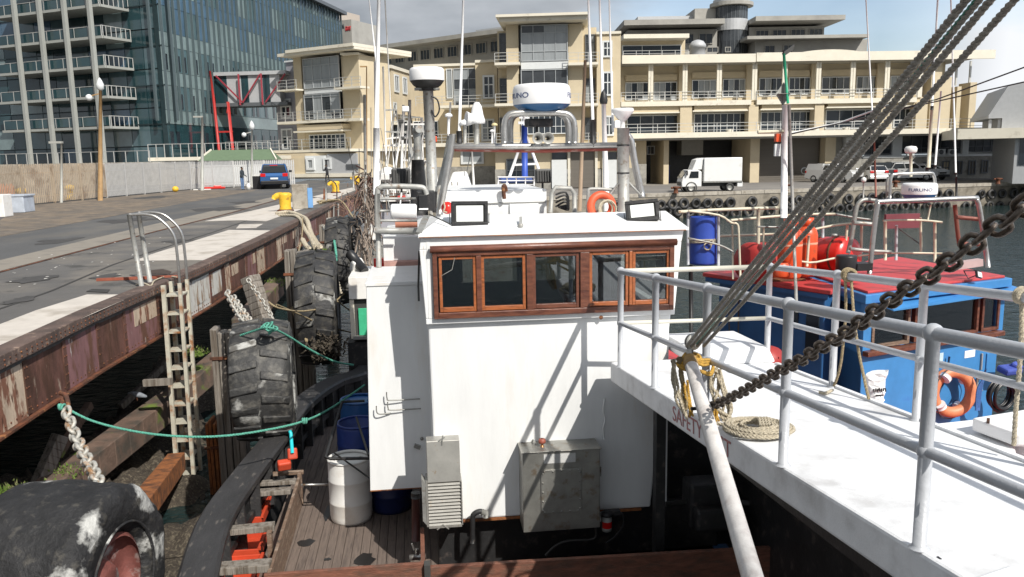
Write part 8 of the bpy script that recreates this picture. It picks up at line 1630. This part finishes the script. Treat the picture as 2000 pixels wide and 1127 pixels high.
# ================================================================== BOATS BEHIND
t = thing('green_trimmed_boat', 'small white cabin boat with bright green panel behind the side locker', 'boat', atY(700, 640, 14.5)); Yg = 14.5
def gb(nm, x0, y0, x1, y1, d0, d1, m_): a, b = atY(x0, y1, Yg+d0), atY(x1, y0, Yg+d0); obj(nm, MB().box(a.x, b.x, Yg+d0, Yg+d1, a.z, b.z), m_, t, bevel=.006)
gb('cabin_top', 682, 541, 722, 585, 0, 1.5, whitep); gb('cabin', 690, 586, 722, 665, .1, 1.5, darkgrey); gb('post', 686, 586, 691, 662, .02, .08, cream); gb('green_panel', 702, 602, 722, 655, .05, .09, mat('bright_green', (.05, .42, .22), .5, var=.15, vs=9)); gb('sill', 690, 656, 722, 664, .0, .09, dullsteel); gb('hull', 684, 666, 760, 770, .1, 3, black)
solo('black_fender', MB().tube([atY(683, 495, 15.5), atY(712, 530, 15.2)], .09, 12), blackplastic, 'black fender lying tilted above the green trimmed boat', 'fender'); solo('wrapped_bundle', MB().cbox(atY(697, 520, 15.4), (.22, .2, .28), .4, .5), whitep, 'pale crumpled bundle under the tilted black fender', 'bundle', bevel=.04)
T_ = thing('trawler', 'weathered trawler with rigging and masts moored behind the wheelhouse', 'boat', atY(790, 470, 20)); Yt = 20
def tb(nm, x0, y0, x1, y1, d0, d1, m_): a, b = atY(x0, y1, Yt+d0), atY(x1, y0, Yt+d0); return obj(nm, MB().box(a.x, b.x, Yt+d0, Yt+d1, a.z, b.z), m_, T_, bevel=.02)
tb('hull', 700, 470, 1000, 600, 0, 8, dullsteel); tb('deckhouse', 740, 395, 832, 470, 1, 4, greyr); tb('deckhouse_roof', 735, 390, 840, 395, .8, 4.2, whitep); tb('winch', 760, 380, 790, 392, 1.5, 2.5, rust); tb('locker', 706, 440, 735, 470, .2, 1, whitep); tb('red_locker', 776, 383, 792, 390, .6, 1.3, tankred)
for x0, y0, x1, y1, Y, r, m_ in ((715, 460, 712, 185, 20, .035, galv), (737, 400, 733, 120, 22, .04, whitep), (742, 400, 738, 150, 21, .025, whitep), (757, 380, 748, 130, 24, .025, whitep), (772, 380, 752, 0, 26, .02, whitep), (784, 350, 788, 205, 20, .03, whitep), (800, 345, 800, 195, 21, .04, galv), (826, 360, 824, 230, 22, .03, whitep), (858, 385, 838, 250, 22, .03, whitep), (868, 380, 880, 200, 24, .03, whitep), (790, 352, 812, 300, 19, .05, whitep), (768, 352, 790, 215, 20, .025, whitep), (808, 352, 798, 215, 20, .025, galv)):
    obj('spar', MB().tube([atY(x0, y0, Y), atY(x1, y1, Y)], r, 8), m_, T_)
rd = random.Random(11)
for k in range(34):
    x0 = rd.uniform(705, 870); x1 = x0+rd.uniform(-35, 35); Y = rd.uniform(17, 26); obj('rigging_wire', MB().tube([atY(x0, rd.uniform(370, 460), Y), atY(x1, rd.uniform(200, 330), Y)], rd.choice((.008, .012, .016)), 4), rd.choice((whitep, galv, darkgrey, whitep)), T_)
for k in range(14):
    y = 215+k*14; Y = rd.uniform(19, 23); x0 = rd.uniform(735, 800); obj('spreader', MB().bar(atY(x0, y, Y), atY(x0+rd.uniform(15, 60), y+rd.uniform(-6, 6), Y), .04), rd.choice((whitep, galv, dullsteel)), T_)
for x, y, s, m_ in ((792, 213, .16, lamppanel), (786, 270, .1, darkgrey), (846, 272, .18, orange), (752, 345, .2, whitep), (783, 237, .12, darkgrey)): obj('lamp', MB().cbox(atY(x, y, 19.5), (s, .15, s*.8)), m_, T_, bevel=.02)
obj('white_dome', MB().ball(atY(757, 342, 20), .2, 14, 10), whitep, T_); obj('dome_window', MB().cbox(atY(757, 343, 19.8), (.18, .06, .08)), darkgrey, T_)
mb = MB()
for k in range(170):
    p = atY(rd.gauss(718, 10), rd.uniform(330, 520), rd.uniform(17, 22)); q = V((rd.uniform(-.25, .25), rd.uniform(-.3, .3), rd.uniform(-.9, .2))); mb.tube([p, p+q*.5+V((rd.uniform(-.1, .1), 0, 0)), p+q], .013, 4)
tag(obj('hanging_nets', mb, mat('grey_brown_net', (.25, .2, .16), .9, var=.5, vs=3)), 'grey brown nets and lines hanging along the trawler side', 'nets', kind='stuff')
mb = MB()
for k in range(80):
    p = atY(rd.gauss(722, 8), rd.uniform(340, 420), rd.uniform(20, 23)); q = V((rd.uniform(-.3, .3), rd.uniform(-.3, .3), rd.uniform(-.8, .3))); mb.tube([p, p+q*.5+V((rd.uniform(-.1, .1), 0, 0)), p+q], .02, 4)
tag(obj('brown_nets', mb, mat('dark_brown_net', (.12, .06, .045), .9, var=.5, vs=3)), 'dark brown nets bundled high on the trawler gallows', 'nets', kind='stuff')
t = thing('covered_yacht', 'white yacht under a pale cover moored before the link block', 'boat', atY(905, 375, 36)); Ys = 36
obj('cover', MB().hexa([atY(870, 372, Ys), atY(925, 372, Ys), atY(925, 372, Ys+2), atY(870, 372, Ys+2), atY(884, 336, Ys+.3), atY(912, 334, Ys+.3), atY(912, 334, Ys+1.6), atY(884, 336, Ys+1.6)]), whitep, t, bevel=.1); obj('hull', MB().box(atY(860, 370, Ys).x, atY(950, 370, Ys).x, Ys-.5, Ys+2.6, WZ-.2, atY(900, 373, Ys).z), whitep, t, bevel=.15); obj('mast', MB().tube([atY(926, 370, Ys), atY(921, 290, Ys)], .05, 8), whitep, t); obj('boom_tent_rope', MB().tube([atY(912, 334, Ys), atY(921, 292, Ys)], .02, 6), darkgrey, t)
for q in ((884, 372), (895, 372)): obj('stanchion', MB().tube([atY(*q, Ys-.1), atY(q[0]-2, 355, Ys-.1)], .03, 6), steel, t)
t = thing('blue_fender_post', 'small dark bollard on the lip of the far quay', 'bollard', PQ.P(37, QZ, -.6))
for a, b, lab in ((1752, 366, 'rusty mooring bollard on the far quay lip behind the blue boat hoop'), (1953, 360, 'rusty mooring bollard on the far quay lip near the right edge'), (1537, 373, 'rusty mooring bollard on the far quay lip beside the white mast'), (1322, 378, 'rusty mooring bollard on the far quay lip left of the truck')):
    p = qp(a, b)+V((0, .3, 0)); t = thing('quay_bollard', lab, 'bollard', p); obj('post', MB().lathe([(.01, 0), (.3, 0), (.2, .08), (.18, .4), (.3, .5), (.3, .6), (.01, .64)], p, n=14), rust, t); obj('crossbar', MB().tube([p+V((-.45, 0, .5)), p+V((.45, 0, .5))], .09, 8), rust, t)
for a, b, lab in ((1302, 352, 'blue wheelie bin standing in the dark loading bay'),): p = atY(a, b, 99); t = thing('wheelie_bin', lab, 'bin', p); obj('body', MB().box(p.x-.4, p.x+.4, p.y, p.y+.7, QZ, QZ+2.0), bluep, t, bevel=.05); obj('lid', MB().box(p.x-.45, p.x+.45, p.y-.05, p.y+.75, QZ+2.001, QZ+2.1), bluep, t, bevel=.03)
for a, lab in ((1931, 'low dark shrub pot in front of the stone plinth'), (1941, 'second dark shrub pot right beside the first')): pass
bpy.data.objects.remove(bpy.data.objects['blue_fender_post'])
